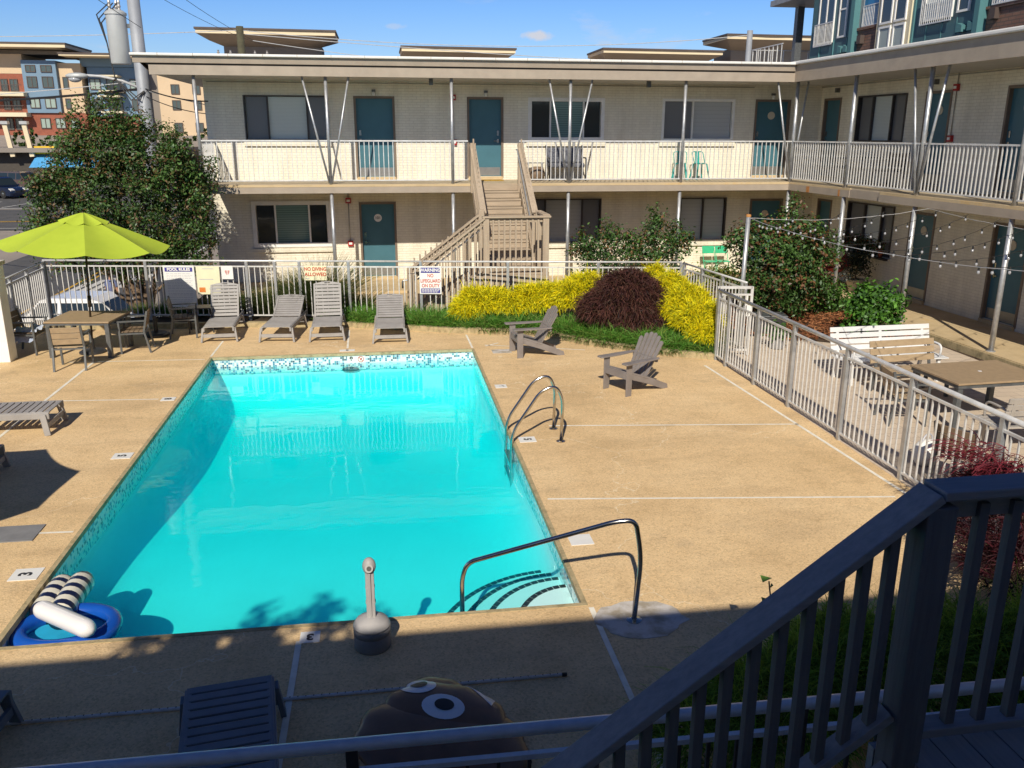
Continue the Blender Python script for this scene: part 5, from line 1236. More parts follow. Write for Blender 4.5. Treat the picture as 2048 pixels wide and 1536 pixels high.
GR2 = [(.05, .12, .022), (.08, .17, .035), (.035, .08, .018), (.10, .19, .05)]
bl = [(-.9, 0, 1.15, .55, .5, .62, .5), (-1.25, 0, 1.5, .35, .3, .32, .15), (-.3, 0, 1.05, .6, .5, .7, .5), (.35, 0, 1.1, .5, .45, .7, .45), (.55, 0, 1.85, .28, .25, .62, .2), (.95, 0, 1.2, .5, .4, .5, .3), (1.35, 0, 1.6, .33, .28, .25, .12), (-.55, 0, 1.7, .25, .2, .4, .12), (.05, 0, 1.5, .3, .25, .3, .12), (1.0, 0, 1.7, .2, .2, .4, .1)]
tree('crape_myrtle_shrub', 'open crape myrtle shrub with a tall central spike before the far block', (6.25, 21.2, .05), bl, [((-1.1, 0, 1.5), 1), ((-.4, .1, 1.5), 1), ((.2, 0, 1.4), 1), ((.55, 0, 2.1), 1), ((1.2, 0, 1.5), 1)], 11000, .082, GR2, 31, ((.20, .11, .045), .35), .03, 'shrub', lump=.3, shell=.35)
bl = [(-.3, 0, 1.35, .85, .75, .8, 1), (.4, 0, 1.3, .85, .75, .75, 1), (0, 0, .8, 1.05, .9, .6, .8), (.2, 0, 2.2, .3, .28, .5, .18), (-.9, 0, 1.8, .45, .4, .35, .25), (.55, 0, 2.0, .35, .3, .35, .2), (1.05, 0, 1.55, .4, .35, .35, .2), (-.2, 0, 2.0, .4, .35, .3, .2), (.05, 0, .45, .6, .6, .4, .3), (.9, .1, .85, .4, .4, .35, .2)]
tree('crape_myrtle_shrub', 'dense reddish tipped crape myrtle shrub beside the light pole', (9.05, 18.75, .08), bl, [((-.6, 0, 1.6), 1), ((0, .1, 1.8), 1), ((.5, 0, 1.7), 1), ((.2, 0, 2.2), .8)], 20000, .085, GR2, 41, ((.19, .09, .04), .45), .04, 'shrub', lump=.25, shell=.4)
bl = [(0, 0, .62, .48, .42, .4, 1), (-.25, 0, .85, .3, .3, .25, .4), (.35, 0, .75, .28, .28, .26, .4), (.5, -.1, .38, .18, .18, .2, .15), (-.3, -.1, .3, .3, .28, .22, .3)]
tree('round_shrub', 'small bright green glossy shrub at the mulch bed corner', (10.32, 16.75, .03), bl, [((-.3, 0, .8), 1), ((.1, 0, .9), 1), ((.4, 0, .7), 1)], 3800, .095, [(.07, .19, .02), (.11, .27, .035), (.04, .12, .016)], 51, None, .02, 'shrub', shell=.35, wid=.6)
bl = [(0, 0, .45, .6, .4, .4, 1), (-.5, 0, .35, .4, .35, .3, .5), (.55, 0, .3, .35, .3, .28, .4)]
tree('round_shrub', 'low leafy shrub under the reddish crape myrtle by the walk', (10.35, 19.3, .03), bl, [((-.3, 0, .6), 1), ((.3, 0, .6), 1)], 3000, .09, [(.07, .17, .025), (.05, .12, .02), (.10, .21, .04)], 52, None, .02, 'shrub', shell=.35)
bl = [(0, 0, .35, .9, .35, .3, 1)]
tree('low_shrub', 'low yellow green shrub row behind the maple near the mint chairs', (9.0, 22.4, .03), bl, [((-.3, 0, .4), 1), ((.3, 0, .4), 1)], 2500, .08, [(.16, .20, .03), (.10, .15, .03), (.22, .24, .05)], 53, None, .015, 'shrub', shell=.3)
YL = [(.98, .80, .006), (1.05, .90, .010), (.86, .76, .008), (.58, .60, .012), (1.05, .94, .03), (.36, .40, .012)]
def yellow(label, base, blobs, n, seed, cols=YL, L=.135, w=.019, name='threadleaf_shrub'):
    t = thing(name, label, 'shrub', base)
    MB().tube([(0, 0, -.05), (0, 0, .3)], .03, 6).build('stem', 'bark', t)
    P, D = mound(blobs, int(n * 1.7), seed, .02); D2 = D * .8 + np.array([0, -.05, .25])
    strands('foliage', t, P, D2, L, w, .5, cols, seed, wob=.62)
    ins = [(b[0], b[1], b[2], b[3] * .86, b[4] * .86, b[5] * .86, b[6]) for b in blobs]
    P, D = mound(ins, n // 3, seed + 1, .02); Ps, Ds = mound(blobs, n // 9, seed + 7, .1); strands('sprigs', t, Ps, Ds * .7 + np.array([0, 0, .5]), L * 2.0, w * .8, .35, cols, seed + 7, wob=.35)
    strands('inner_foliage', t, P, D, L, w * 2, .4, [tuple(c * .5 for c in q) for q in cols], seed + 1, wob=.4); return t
yellow('bright yellow threadleaf shrub, leftmost of the bed, beside the grass', (2.05, 19.0, .08), [(0, 0, .38, .52, .42, .45, 1), (-.25, -.15, .25, .35, .3, .32, .5), (.4, 0, .4, .4, .36, .42, .6)], 9000, 61)
yellow('bright yellow threadleaf shrub between the leftmost shrub and the dark maple', (3.25, 18.85, .08), [(0, 0, .42, .55, .4, .48, 1), (.45, .0, .45, .5, .4, .5, .9), (-.45, -.05, .35, .38, .35, .38, .5)], 9000, 62)
yellow('taller yellow threadleaf shrub tucked behind the left of the maple', (4.15, 18.55, .1), [(0, 0, .5, .5, .4, .55, 1), (.3, .1, .6, .45, .4, .6, .7)], 6000, 63)
yellow('yellow threadleaf sprig rising behind the top of the maple', (5.95, 18.35, .1), [(0, 0, .8, .3, .25, .55, 1)], 2600, 64)
yellow('large yellow threadleaf shrub between the dark maple and the gate', (6.2, 16.9, .1), [(0, 0, .55, .55, .55, .6, 1), (.05, -.55, .42, .48, .5, .5, .9), (-.15, .6, .7, .45, .5, .6, .8), (.05, -.95, .25, .3, .35, .32, .4)], 15000, 65)
mpt = thing('japanese_maple', 'dark purple weeping laceleaf maple mounded between the yellow shrubs', 'shrub', (5.08, 17.45, .1))
woody(MB(), (0, 0, -.05), [((-.5, 0, 1.0), 1), ((.4, 0, 1.0), 1), ((0, .1, 1.2), 1.2)], .05, 3).build('trunk', 'bark', mpt, True)
blm = [(0, 0, .62, .92, .75, .72, 1.6), (-.5, -.1, .45, .55, .5, .5, .7), (.5, 0, .55, .55, .55, .58, .7), (.1, -.45, .35, .55, .4, .42, .6), (0, 0, .95, .6, .5, .45, .6)]
MC = [(.095, .036, .034), (.135, .05, .042), (.055, .022, .024), (.18, .075, .055), (.11, .062, .038)]
P, D = mound(blm, 17000, 71, .02); strands('crown', mpt, P, D * .7 + np.array([0, -.05, .1]), .20, .017, .62, MC, 71, wob=.5)
Ps, Ds = mound(blm, 1500, 75, .1); strands('sprigs', mpt, Ps, Ds * .8 + np.array([0, 0, .25]), .34, .012, .7, MC, 75, wob=.35)
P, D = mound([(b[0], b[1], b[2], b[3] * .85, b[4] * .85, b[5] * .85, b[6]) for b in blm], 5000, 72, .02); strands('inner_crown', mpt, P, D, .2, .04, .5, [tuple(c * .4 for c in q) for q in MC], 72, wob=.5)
# grasses (border liriope): one uncountable mass
def kpt(s):
    for i in range(len(KB) - 1):
        a, b = Vector(KB[i]), Vector(KB[i + 1]); l = (b - a).length
        if s <= l: return a + (b - a) * (s / l), (b - a).normalized()
        s -= l
    return Vector(KB[-1]), (Vector(KB[-1]) - Vector(KB[-2])).normalized()
gr_ = np.random.default_rng(81); Pn = []
for _ in range(24000):
    s = 6.6 + gr_.random() * 8.9; p, t = kpt(s); d = .13 + gr_.random() ** 1.3 * (.95 if s > 9.5 else .75); n_ = Vector((-t.y, t.x)); q = p + n_ * d
    dens = .5 + .5 * math.sin(s * 7.3) * math.sin(d * 9 + s * 3)
    if gr_.random() > .35 + .65 * dens or (s < 7.2 and gr_.random() < .6): continue
    Pn.append((q.x, q.y, .085))
Pn = np.array(Pn); D = np.c_[gr_.normal(size=(len(Pn), 2)) * .45, np.ones(len(Pn))]; D[:, 1] -= .15
go = strands('border_grass', None, Pn, D, .42, .017, .5, [(.07, .21, .02), (.11, .30, .035), (.16, .37, .06), (.22, .32, .07)], 82, wob=.3, kind='stuff')
P2 = []
for _ in range(2600):
    s = 10.2 + gr_.random() * 4.6; p, t = kpt(s); q = p + Vector((-t.y, t.x)) * (gr_.random() * .22 - .03); P2.append((q.x, q.y, .06 + gr_.random() * .05))
P2 = np.array(P2); D = np.c_[gr_.normal(size=(len(P2), 2)) * .6, np.ones(len(P2)) * .4]; D[:, 1] -= .8
strands('trailing_grass', None, P2, D, .16, .013, .5, [(.10, .15, .04), (.16, .18, .06), (.05, .12, .02)], 83, wob=.4, kind='stuff')
def clump(label, base, n, L, rad, seed, cols=((.07, .12, .03), (.12, .17, .05), (.18, .19, .07), (.045, .08, .02))):
    t = thing('ornamental_grass', label, 'grass clump', base); g = np.random.default_rng(seed)
    a = g.random(n) * 2 * np.pi; r = rad * np.sqrt(g.random(n)); P = np.c_[r * np.cos(a), r * np.sin(a), np.zeros(n)]
    D = np.c_[np.cos(a) * r / rad * .75, np.sin(a) * r / rad * .75, np.ones(n)]
    strands('blades', t, P, D, L, .012, .22, list(cols), seed, wob=.16, seg=4); return t
clump('tall arching grass clump behind the no diving sign', (-1.60, 20.75, .08), 2600, 1.25, .42, 91)
clump('shorter grass clump left of the no diving sign', (-2.75, 20.85, .08), 1500, .72, .45, 92)
clump('shorter grass clump behind the steep lounger by the rules sign', (-3.65, 20.95, .08), 1200, .60, .42, 93)
clump('thin grass tuft at the right of the tall clump beside the path', (-.72, 20.85, .08), 600, .62, .3, 94)
clump('green tuft under the pool rules sign', (-4.6, 20.85, .05), 700, .45, .4, 95, ((.05, .16, .02), (.09, .22, .04), (.04, .11, .02)))
clump('low green tuft by the tree trunks behind the fence', (-5.5, 21.3, .0), 500, .4, .35, 96, ((.05, .15, .02), (.08, .2, .04)))
# mulch chips
ml = np.random.default_rng(101); n = 9000
PP = np.c_[ml.uniform(7.2, 11.15, n), ml.uniform(16.3, 21.5, n), np.full(n, .03)]
keep = PP[:, 1] > 16.35 + .55 * np.maximum(0, 9.3 - PP[:, 0]) * .9 + .15 * np.sin(PP[:, 0] * 5); PP = PP[keep]; n = len(PP); PP[:, 2] += ml.random(n) * .03
t_ = unit(n, ml); t_[:, 2] *= .25; s_ = np.cross(t_, unit(n, ml)); s_ /= np.linalg.norm(s_, axis=1, keepdims=True); l_ = (.03 + .06 * ml.random(n))[:, None]
V = np.stack([PP - t_ * l_ - s_ * .012, PP + t_ * l_ - s_ * .012, PP + t_ * l_ + s_ * .012, PP - t_ * l_ + s_ * .012], 1).reshape(-1, 3)
cc = np.array([(.25, .095, .04), (.16, .06, .028), (.33, .15, .07), (.10, .045, .02)])[ml.integers(0, 4, n)]
mo = npmesh('mulch', V, np.arange(4 * n).reshape(-1, 4), 'mulch', None, np.repeat(cc, 4, 0)); mo['kind'] = 'stuff'
mb = MB(); mb.add([(7.15, 18.4, .02), (8.4, 16.95, .02), (9.3, 16.3, .02), (11.25, 16.2, .02), (11.2, 23.2, .02), (7.1, 23.2, .02)], [(0, 1, 2, 3, 4, 5)]); struct('mulch_bed', mb, 'soil')

# ------------------------------------------------------------------ patio furniture
def bench(label, loc_, rz, W, mat, frame, high=.92, n=4, curved=True):
    t = thing('bench', label, 'bench', loc_, rz); D = .50
    se = MB()
    for k in range(5): se.box((0, -.26 + k * .115, .43), (W, .10, .022))
    se.build('seat', mat, t, bevel=.003)
    bk = MB(); hh = (high - .50) / n
    for k in range(n): z = .50 + (k + .5) * hh; bk.box((0, .24 + (z - .45) * .25, z), (W, .022, hh - .018), rx=-.24)
    bk.build('backrest', mat, t, bevel=.003)
    for x in ((-W / 2 + .14, 0, W / 2 - .14) if W > 1.6 else (-W / 2 + .1, W / 2 - .1)):
        MB().bar((x, -.25, 0), (x, -.22, .42), .05, .05, (0, 1, 0)).bar((x, .32, 0), (x, .22, .42), .05, .05, (0, 1, 0)).bar((x, -.27, .405), (x, .25, .405), .05, .03).bar((x, .235, .40), (x, .24 + (high - .5) * .25, high - .06), .05, .02, (0, 1, 0)).build('leg_frame', frame, t)
        if curved: MB().tube(fillet([(x, -.24, .42), (x, -.27, .66), (x, .0, .67), (x, .30, .64)], .12, 6), .018, 8).build('armrest', frame, t, True)
    return t
bench('long white slatted bench with curved metal arms at the back of the patio', (8.78, 13.62, .004), R(2), 1.95, 'bench_white', 'bench_white')
bench('tan slatted bench facing the patio table, in front of the white bench', (8.66, 12.72, .004), R(5), 1.24, 'teak_plastic', 'grey_metal', .88, 3, False)
bench('weathered grey slatted bench at the right edge with its back to the pool side', (8.83, 10.0, .004), R(177), 1.5, 'bench_grey', 'bench_grey', .88, 4)
pt_ = thing('dining_table', 'rectangular tan table with dark legs on the patio', 'table', (8.95, 11.48, .004), R(3))
MB().bb(-.80, .75, -.56, .56, .70, .73).build('tabletop', 'table_top', pt_, bevel=.004); MB().bb(-.78, .73, -.54, .54, .645, .698).build('apron', 'grey_metal', pt_)
MB().lathe([(.03, 0), (.03, .004)], (0, 0, .731), 14).build('umbrella_hole', 'float_white', pt_)
for x in (-.72, .67):
    for y in (-.48, .48): MB().bb(x - .04, x + .04, y - .04, y + .04, 0, .644).build('leg', 'grey_metal', pt_)
dchair('tan armchair seen edge on at the fence end of the patio table', (7.72, 11.45, .004), R(80), group='patio armchairs')
dchair('brown armchair close behind the fence with its dark back turned', (6.98, 8.95, .004), R(112), 'table_brown', group='patio armchairs')
bg_ = thing('storage_bag', 'white fabric bag slumped on the patio behind the fence', 'bag', (6.98, 9.72, .004), R(20))
mb = MB(); mb.ball((0, 0, .17), (.2, .15, .19), 14, 8); mb.build('bag', 'sign_white', bg_, True); MB().tube(arc((0, 0, .33), .1, 0, math.pi, 8, ((1, 0, 0), (0, 0, 1))), .012, 6).build('handle', 'ink_grey', bg_)
pg = thing('planter_pot', 'grey ribbed round planter standing beyond the gate', 'planter', (7.88, 16.1, .004))
MB().lathe([(.12, 0), (.155, .02), (.17, .30), (.185, .31), (.185, .36), (.165, .36), (.16, .30)], (0, 0, 0), 24).build('pot', 'planter_grey', pg); 
bl = [(0, 0, .40, .2, .2, .12, 1)]; leaves('foliage', pg, bl, 260, .09, GR2, 7)
tc_ = thing('equipment_box', 'dark low equipment box under the reddish shrub', 'box', (8.35, 17.6, .02), R(-10)); MB().bb(-.35, .35, -.22, .22, 0, .34).build('case', 'dark_metal', tc_, bevel=.02); MB().bb(-.37, .37, -.24, .24, .343, .38).build('lid', 'grey_metal', tc_, bevel=.01)
ub2 = thing('utility_box', 'slim white and black box on a post just behind the gate', 'utility box', (7.20, 16.35, .02)); MB().bb(-.05, .05, -.05, .05, 0, .72).build('post', 'ink_black', ub2); MB().bb(-.07, .07, -.06, .06, .72, 1.08).build('case', 'sign_white', ub2, bevel=.01)
# ------------------------------------------------------------------ string lights
lp = thing('light_pole', 'silver pole carrying the string lights beside the reddish shrub', 'pole', (7.22, 16.55, 0))
MB().tube([(0, 0, 0), (.03, 0, 2.62)], .045, 12).build('shaft', 'galvanised', lp, True); MB().lathe([(.05, 2.62), (.05, 2.66), (.03, 2.67)], (.03, 0, 0), 12).build('cap', 'rust', lp)
PA = Vector((7.25, 16.55, 2.60)); PB = Vector(Tg(6.24, -.12, 2.70)) + Vector((11.34, Yd, 0)); PC = Vector((7.6, 9.0, 2.66)); PD = Vector(Tg(12.2, -.12, 2.62)) + Vector((11.34, Yd, 0))
bulb_me = None
def stringl(label, a, b, sag, nb, seed, group='strings of clear bulbs over the patio', r=.0045):
    global bulb_me, sock_me
    o = thing('string_light', label, 'string light', a, 0, group); g = random.Random(seed); P = []; d = b - a
    for k in range(25): t = k / 24; P.append(d * t + Vector((0, 0, -sag * 4 * t * (1 - t) + g.uniform(-.006, .006))))
    MB().tube(P, r, 5).build('cable', 'cable_dark' if nb else 'cable_pale', o)
    if bulb_me is None:
        bulb_me = MB().ball((0, 0, -.075), (.021, .021, .028), 10, 7).mesh('bulb', 'bulb', True); sock_me = MB().lathe([(.006, 0), (.014, -.012), (.016, -.052)], (0, 0, 0), 8).mesh('socket', 'socket')
    for k in range(nb):
        t = (k + .35 + .5 * g.random()) / nb; p = d * t + Vector((0, 0, -sag * 4 * t * (1 - t)))
        b_ = inst('bulb', bulb_me, o, p); s_ = inst('socket', sock_me, b_)
stringl('bare support cable from the light pole up to the right balcony edge', PA, PB, .12, 0, 1, 'support cables over the patio'); stringl('bare support cable from the light pole along the patio fence', PA, PC, .16, 0, 2, 'support cables over the patio'); stringl('bare support cable running beside the right balcony edge', PB, PD, .12, 0, 3, 'support cables over the patio')
nm = ['nearest the light pole', 'second from the light pole', 'third from the light pole', 'fourth from the light pole', 'in the middle of the patio', 'just past the patio middle', 'third from the right frame edge', 'second from the right frame edge', 'nearest the right frame edge']
for k in range(9):
    t0 = .05 + .098 * k; a = PA.lerp(PC, t0) + Vector((0, 0, -.16 * 4 * t0 * (1 - t0))); t1 = .30 + .078 * k
    b = (PA.lerp(PB, .25 + .25 * k) if k < 3 else PB.lerp(PD, (k - 2.6) / 6.8)); stringl('droopy string of clear bulbs, the one ' + nm[k], a, b, .13 + .03 * (k % 3), 9, 20 + k)
# ------------------------------------------------------------------ balcony and walkway furniture
def stool(label, loc_, rz, mat='teal_chair', hs_=.46, hb=.80, group=None):
    t = thing('metal_chair', label, 'chair', loc_, rz, group)
    MB().lathe([(.17, hs_ - .02), (.19, hs_), (.17, hs_ + .008)], (0, 0, 0), 16).build('seat', mat, t)
    for sx_ in (-1, 1):
        for sy_ in (-1, 1): MB().bar((sx_ * .21, sy_ * .20, 0), (sx_ * .14, sy_ * .13, hs_ - .01), .035, .02, (0, 1, 0)).build('leg', mat, t)
    MB().tube(fillet([(-.17, .02, hs_), (-.19, .19, hb - .02), (.19, .19, hb - .02), (.17, .02, hs_)], .08, 5), .013, 6).build('back_frame', mat, t, True)
    MB().bar((0, .15, hs_), (0, .195, hb - .02), .13, .012, (0, 1, 0)).build('back_slat', mat, t); return t
stool('teal metal chair on the balcony beside the white window, the left of two', (8.55, 24.55, Z2), R(-15), group='teal balcony chairs'); stool('teal metal chair on the balcony beside the corner door, the right of two', (9.15, 24.55, Z2), R(12), group='teal balcony chairs')
for x, lb in ((9.62, 'mint green folding chair against the ground floor wall, the left of two'), (10.02, 'mint green folding chair half hidden by the shrub, the right of two')):
    t = thing('folding_chair', lb, 'chair', (x, 24.5, Z1), 0, 'mint folding chairs')
    MB().bb(-.17, .17, -.17, .17, .43, .455).build('seat', 'mint_chair', t, bevel=.008); MB().box((0, .2, .76), (.36, .02, .22), rx=-.15).build('backrest', 'mint_chair', t, bevel=.008)
    for s in (-1, 1): MB().tube([(s * .18, -.18, 0), (s * .18, .02, .45), (s * .18, .22, .86)], .011, 6).build('frame', 'mint_chair', t); MB().tube([(s * .16, .2, 0), (s * .16, -.15, .44)], .011, 6).build('leg', 'mint_chair', t)
lv = thing('loveseat', 'dark metal loveseat with patterned cushion on the balcony right of the stairs', 'seat', (5.18, 24.5, Z2))
for s in (-1, 1):
    MB().tube(fillet([(s * .52, -.28, 0), (s * .52, -.26, .62), (s * .52, .20, .62), (s * .52, .30, .95)], .08), .02, 8).build('arm_frame', 'dark_metal', lv, True); MB().tube([(s * .52, .2, .62), (s * .52, .32, 0)], .02, 8).build('leg', 'dark_metal', lv)
MB().bb(-.5, .5, -.25, .22, .36, .48).build('seat_cushion', 'dark_cushion', lv, bevel=.04); MB().box((0, .24, .68), (1.0, .10, .42), rx=-.2).build('back_cushion', 'dark_cushion', lv, bevel=.04)
dr = thing('drum_table', 'round dark woven side table on the balcony next to the loveseat', 'table', (4.36, 24.5, Z2)); MB().lathe([(.15, 0), (.21, .12), (.21, .26), (.15, .38)], (0, 0, 0), 18).build('basket', 'table_brown', dr, True)
ts = thing('tray_table', 'small square metal tray table against the balcony wall', 'table', (4.36, 24.86, Z2)); MB().bb(-.25, .25, -.14, .14, .46, .485).build('tray', 'kick_plate', ts)
for sx_ in (-1, 1):
    for sy_ in (-1, 1): MB().bar((sx_ * .23, sy_ * .12, 0), (sx_ * .2, sy_ * .1, .46), .018, .018, (0, 1, 0)).build('leg', 'grey_metal', ts)
dm = thing('door_mat', 'worn straw coloured mat before the balcony door at the stairs', 'mat', (2.98, 24.6, Z2)); MB().bb(-.42, .42, -.25, .25, 0, .018).build('pile', 'matting', dm)
Wp = lambda s, o, z: tuple(Vector(Tg(s, o, z)) + Vector((11.34, Yd, 0)))
tbw = thing('balcony_table', 'dark bistro table on the right balcony below the long window', 'table', Wp(2.0, 1.0, Z2)); MB().bb(-.3, .3, -.3, .3, .68, .71).build('tabletop', 'dark_metal', tbw)
for sx_ in (-1, 1):
    for sy_ in (-1, 1): MB().bar((sx_ * .28, sy_ * .28, 0), (sx_ * .24, sy_ * .24, .68), .03, .03, (0, 1, 0)).build('leg', 'dark_metal', tbw)
dchair('dark armchair on the right balcony near the corner door', Wp(.6, 1.1, Z2), R(60), 'table_brown', 'dark_metal'); dchair('dark armchair on the right balcony beyond the bistro table', Wp(2.9, 1.1, Z2), R(-70), 'table_brown', 'dark_metal')
bxp = thing('cardboard_box', 'small pale carton on the right balcony near the numbered door', 'box', Wp(3.6, 1.2, Z2)); MB().bb(-.17, .17, -.15, .15, 0, .24).build('carton', 'plate_cream', bxp)
for s, lb in ((-.1, 'red canvas sling chair under the ground floor window, nearer the corner'), (1.0, 'red canvas sling chair under the ground floor window, beside the potted tree')):
    t = thing('sling_chair', lb, 'chair', Wp(s, 1.15, Z1), R(-88), 'red sling chairs')
    mb = MB(); n = 8; 
    for j in range(n + 1):
        for i in range(n + 1):
            u, v = i / n - .5, j / n; mb.v.append((u * (.75 - .1 * v), -.32 + .72 * v, .38 + .55 * (v - .35) ** 2 * 1.6 + u * u * .5))
    mb.f = [(j * (n + 1) + i, j * (n + 1) + i + 1, (j + 1) * (n + 1) + i + 1, (j + 1) * (n + 1) + i) for j in range(n) for i in range(n)]; mb.build('sling', 'red_canvas', t, True)
    MB().tube([(-.36, -.32, .45), (.3, .3, 0)], .012, 6).tube([(.36, -.32, .45), (-.3, .3, 0)], .012, 6).tube([(-.3, -.3, 0), (.33, .4, .75)], .012, 6).tube([(.3, -.3, 0), (-.33, .4, .75)], .012, 6).build('frame', 'dark_metal', t)
pp = thing('potted_tree', 'bushy dark weeping plant in a cream pot on the right walkway', 'potted plant', Wp(1.9, 1.15, Z1)); MB().lathe([(.14, 0), (.22, .26), (.24, .27), (.24, .33), (.2, .33)], (0, 0, 0), 20).build('pot', 'pot_cream', pp); MB().tube([(0, 0, .3), (.02, 0, .8)], .02, 6).build('trunk', 'bark', pp)
leaves('foliage', pp, [(0, 0, .95, .36, .34, .42, 1), (0, 0, .6, .4, .38, .25, .5)], 2600, .06, [(.02, .035, .02), (.035, .05, .025)], 8, shell=.3)
for k, (s, mt_, hgt) in enumerate(((.45, 'pot_terra', .14), (.75, 'planter_grey', .16), (1.05, 'pot_terra', .12), (1.35, 'pot_cream', .15), (1.7, 'planter_grey', .13), (2.05, 'pot_terra', .17))):
    q = thing('flower_pot', ['small terracotta pot at the corner end of the window ledge', 'grey pot second along the window ledge', 'low terracotta pot third along the window ledge', 'cream pot fourth along the window ledge', 'grey pot next to last on the window ledge', 'large terracotta pot at the near end of the window ledge'][k], 'flower pot', Wp(s, 1.715, 1.05), 0, 'pots on the window ledge')
    MB().lathe([(.045, 0), (.07, hgt), (.06, hgt)], (0, 0, 0), 12).build('pot', mt_, q); leaves('foliage', q, [(0, 0, hgt + .14, .12, .1, .15, 1)], 160, .07, [(.03, .08, .02), (.06, .13, .03), (.2, .06, .03)], 60 + k, shell=.2)
lh = gbox(.15, 2.4, WO - .16, WO - .02, 1.0, 1.045); lh.v = [tuple(Vector(p) + Vector((11.34, Yd, 0))) for p in lh.v]; tag(lh.build('window_ledge', 'dark_frame', None), 'dark shelf under the right ground floor window holding flower pots', 'shelf')

# ------------------------------------------------------------------ near timber stairs
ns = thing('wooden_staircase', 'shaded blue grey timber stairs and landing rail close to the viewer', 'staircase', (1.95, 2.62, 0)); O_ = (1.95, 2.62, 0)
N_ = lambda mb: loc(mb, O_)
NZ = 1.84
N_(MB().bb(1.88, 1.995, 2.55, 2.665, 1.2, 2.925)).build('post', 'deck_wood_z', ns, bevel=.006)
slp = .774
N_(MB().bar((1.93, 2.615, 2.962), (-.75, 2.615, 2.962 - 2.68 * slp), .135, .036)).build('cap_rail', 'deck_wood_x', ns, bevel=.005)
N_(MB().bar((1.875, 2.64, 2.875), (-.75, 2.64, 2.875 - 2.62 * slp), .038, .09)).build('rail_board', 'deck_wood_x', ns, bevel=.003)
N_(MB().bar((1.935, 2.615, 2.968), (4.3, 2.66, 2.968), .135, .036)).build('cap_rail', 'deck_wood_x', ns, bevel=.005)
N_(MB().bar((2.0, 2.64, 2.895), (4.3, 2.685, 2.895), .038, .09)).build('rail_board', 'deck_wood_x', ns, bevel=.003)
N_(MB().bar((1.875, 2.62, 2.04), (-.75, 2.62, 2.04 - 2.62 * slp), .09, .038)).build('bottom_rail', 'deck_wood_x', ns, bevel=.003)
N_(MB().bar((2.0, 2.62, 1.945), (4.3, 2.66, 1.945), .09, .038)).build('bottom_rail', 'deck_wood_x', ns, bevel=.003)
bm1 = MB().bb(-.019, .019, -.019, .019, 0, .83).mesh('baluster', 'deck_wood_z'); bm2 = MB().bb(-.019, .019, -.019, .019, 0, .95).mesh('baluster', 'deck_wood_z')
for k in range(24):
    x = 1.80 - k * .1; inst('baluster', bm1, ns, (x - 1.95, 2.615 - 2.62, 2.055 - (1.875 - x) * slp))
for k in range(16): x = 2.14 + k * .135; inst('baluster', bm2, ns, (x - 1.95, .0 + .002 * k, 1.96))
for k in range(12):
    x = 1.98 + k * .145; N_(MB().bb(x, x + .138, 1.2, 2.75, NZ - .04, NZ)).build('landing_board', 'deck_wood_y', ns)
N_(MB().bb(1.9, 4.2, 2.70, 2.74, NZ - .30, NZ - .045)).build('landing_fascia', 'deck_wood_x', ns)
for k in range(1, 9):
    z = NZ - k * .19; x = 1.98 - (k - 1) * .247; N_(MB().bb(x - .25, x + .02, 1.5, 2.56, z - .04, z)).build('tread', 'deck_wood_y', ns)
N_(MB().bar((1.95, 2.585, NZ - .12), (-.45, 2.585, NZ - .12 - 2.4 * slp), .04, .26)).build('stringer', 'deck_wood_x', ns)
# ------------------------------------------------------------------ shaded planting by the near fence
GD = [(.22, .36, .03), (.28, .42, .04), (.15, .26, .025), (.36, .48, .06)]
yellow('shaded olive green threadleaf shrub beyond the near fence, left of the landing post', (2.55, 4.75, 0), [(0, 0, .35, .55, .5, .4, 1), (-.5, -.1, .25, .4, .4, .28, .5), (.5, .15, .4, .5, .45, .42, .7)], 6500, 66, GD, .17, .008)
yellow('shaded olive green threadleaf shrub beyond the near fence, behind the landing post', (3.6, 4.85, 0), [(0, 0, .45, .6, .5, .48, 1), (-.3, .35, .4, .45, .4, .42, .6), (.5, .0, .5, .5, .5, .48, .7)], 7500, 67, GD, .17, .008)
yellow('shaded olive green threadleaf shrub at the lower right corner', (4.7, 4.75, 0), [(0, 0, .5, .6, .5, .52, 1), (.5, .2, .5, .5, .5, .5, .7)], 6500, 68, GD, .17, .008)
mp2 = thing('japanese_maple', 'red laceleaf maple at the right edge reaching into the sun', 'shrub', (5.85, 6.75, 0))
woody(MB(), (0, 0, -.05), [((-.5, 0, .9), 1), ((.4, .3, 1.0), 1), ((.9, .9, .9), 1)], .035, 4).build('trunk', 'bark', mp2, True)
bl2 = [(.1, 0, .5, .62, .7, .42, 1), (.5, .6, .62, .5, .6, .32, .7), (-.25, -.5, .36, .45, .5, .32, .5)]
P, D = mound(bl2, 7500, 73, .02); strands('crown', mp2, P, D * .8 + np.array([-.1, .1, .25]), .19, .013, .5, [(.06, .011, .016), (.04, .008, .011), (.09, .015, .022), (.03, .007, .009)], 73, wob=.6)  # crown reds dimmed, its shade painted into the leaf colours
g = np.random.default_rng(12); n = 380; P = np.c_[g.uniform(5.85, 6.3, n) - 5.85, g.uniform(7.0, 7.9, n) - 6.75, g.uniform(.85, 1.12, n)]
strands('twig_leaves', mp2, P, np.c_[-np.ones(n), g.normal(size=n) * .6, g.normal(size=n) * .3 + .1], .22, .012, .3, [(.25, .03, .05), (.18, .02, .035)], 74, wob=.3)  # brighter reds paint in the sun on the twig tips
vn = thing('climbing_plant', 'small leafy sprig rising behind the near stair balusters', 'plant', (2.75, 5.3, 0)); MB().tube([(0, 0, 0), (.05, 0, .5), (.0, .1, 1.0)], .006, 5).build('stem', 'bark', vn)
lv_ = MB(); gg = random.Random(4)
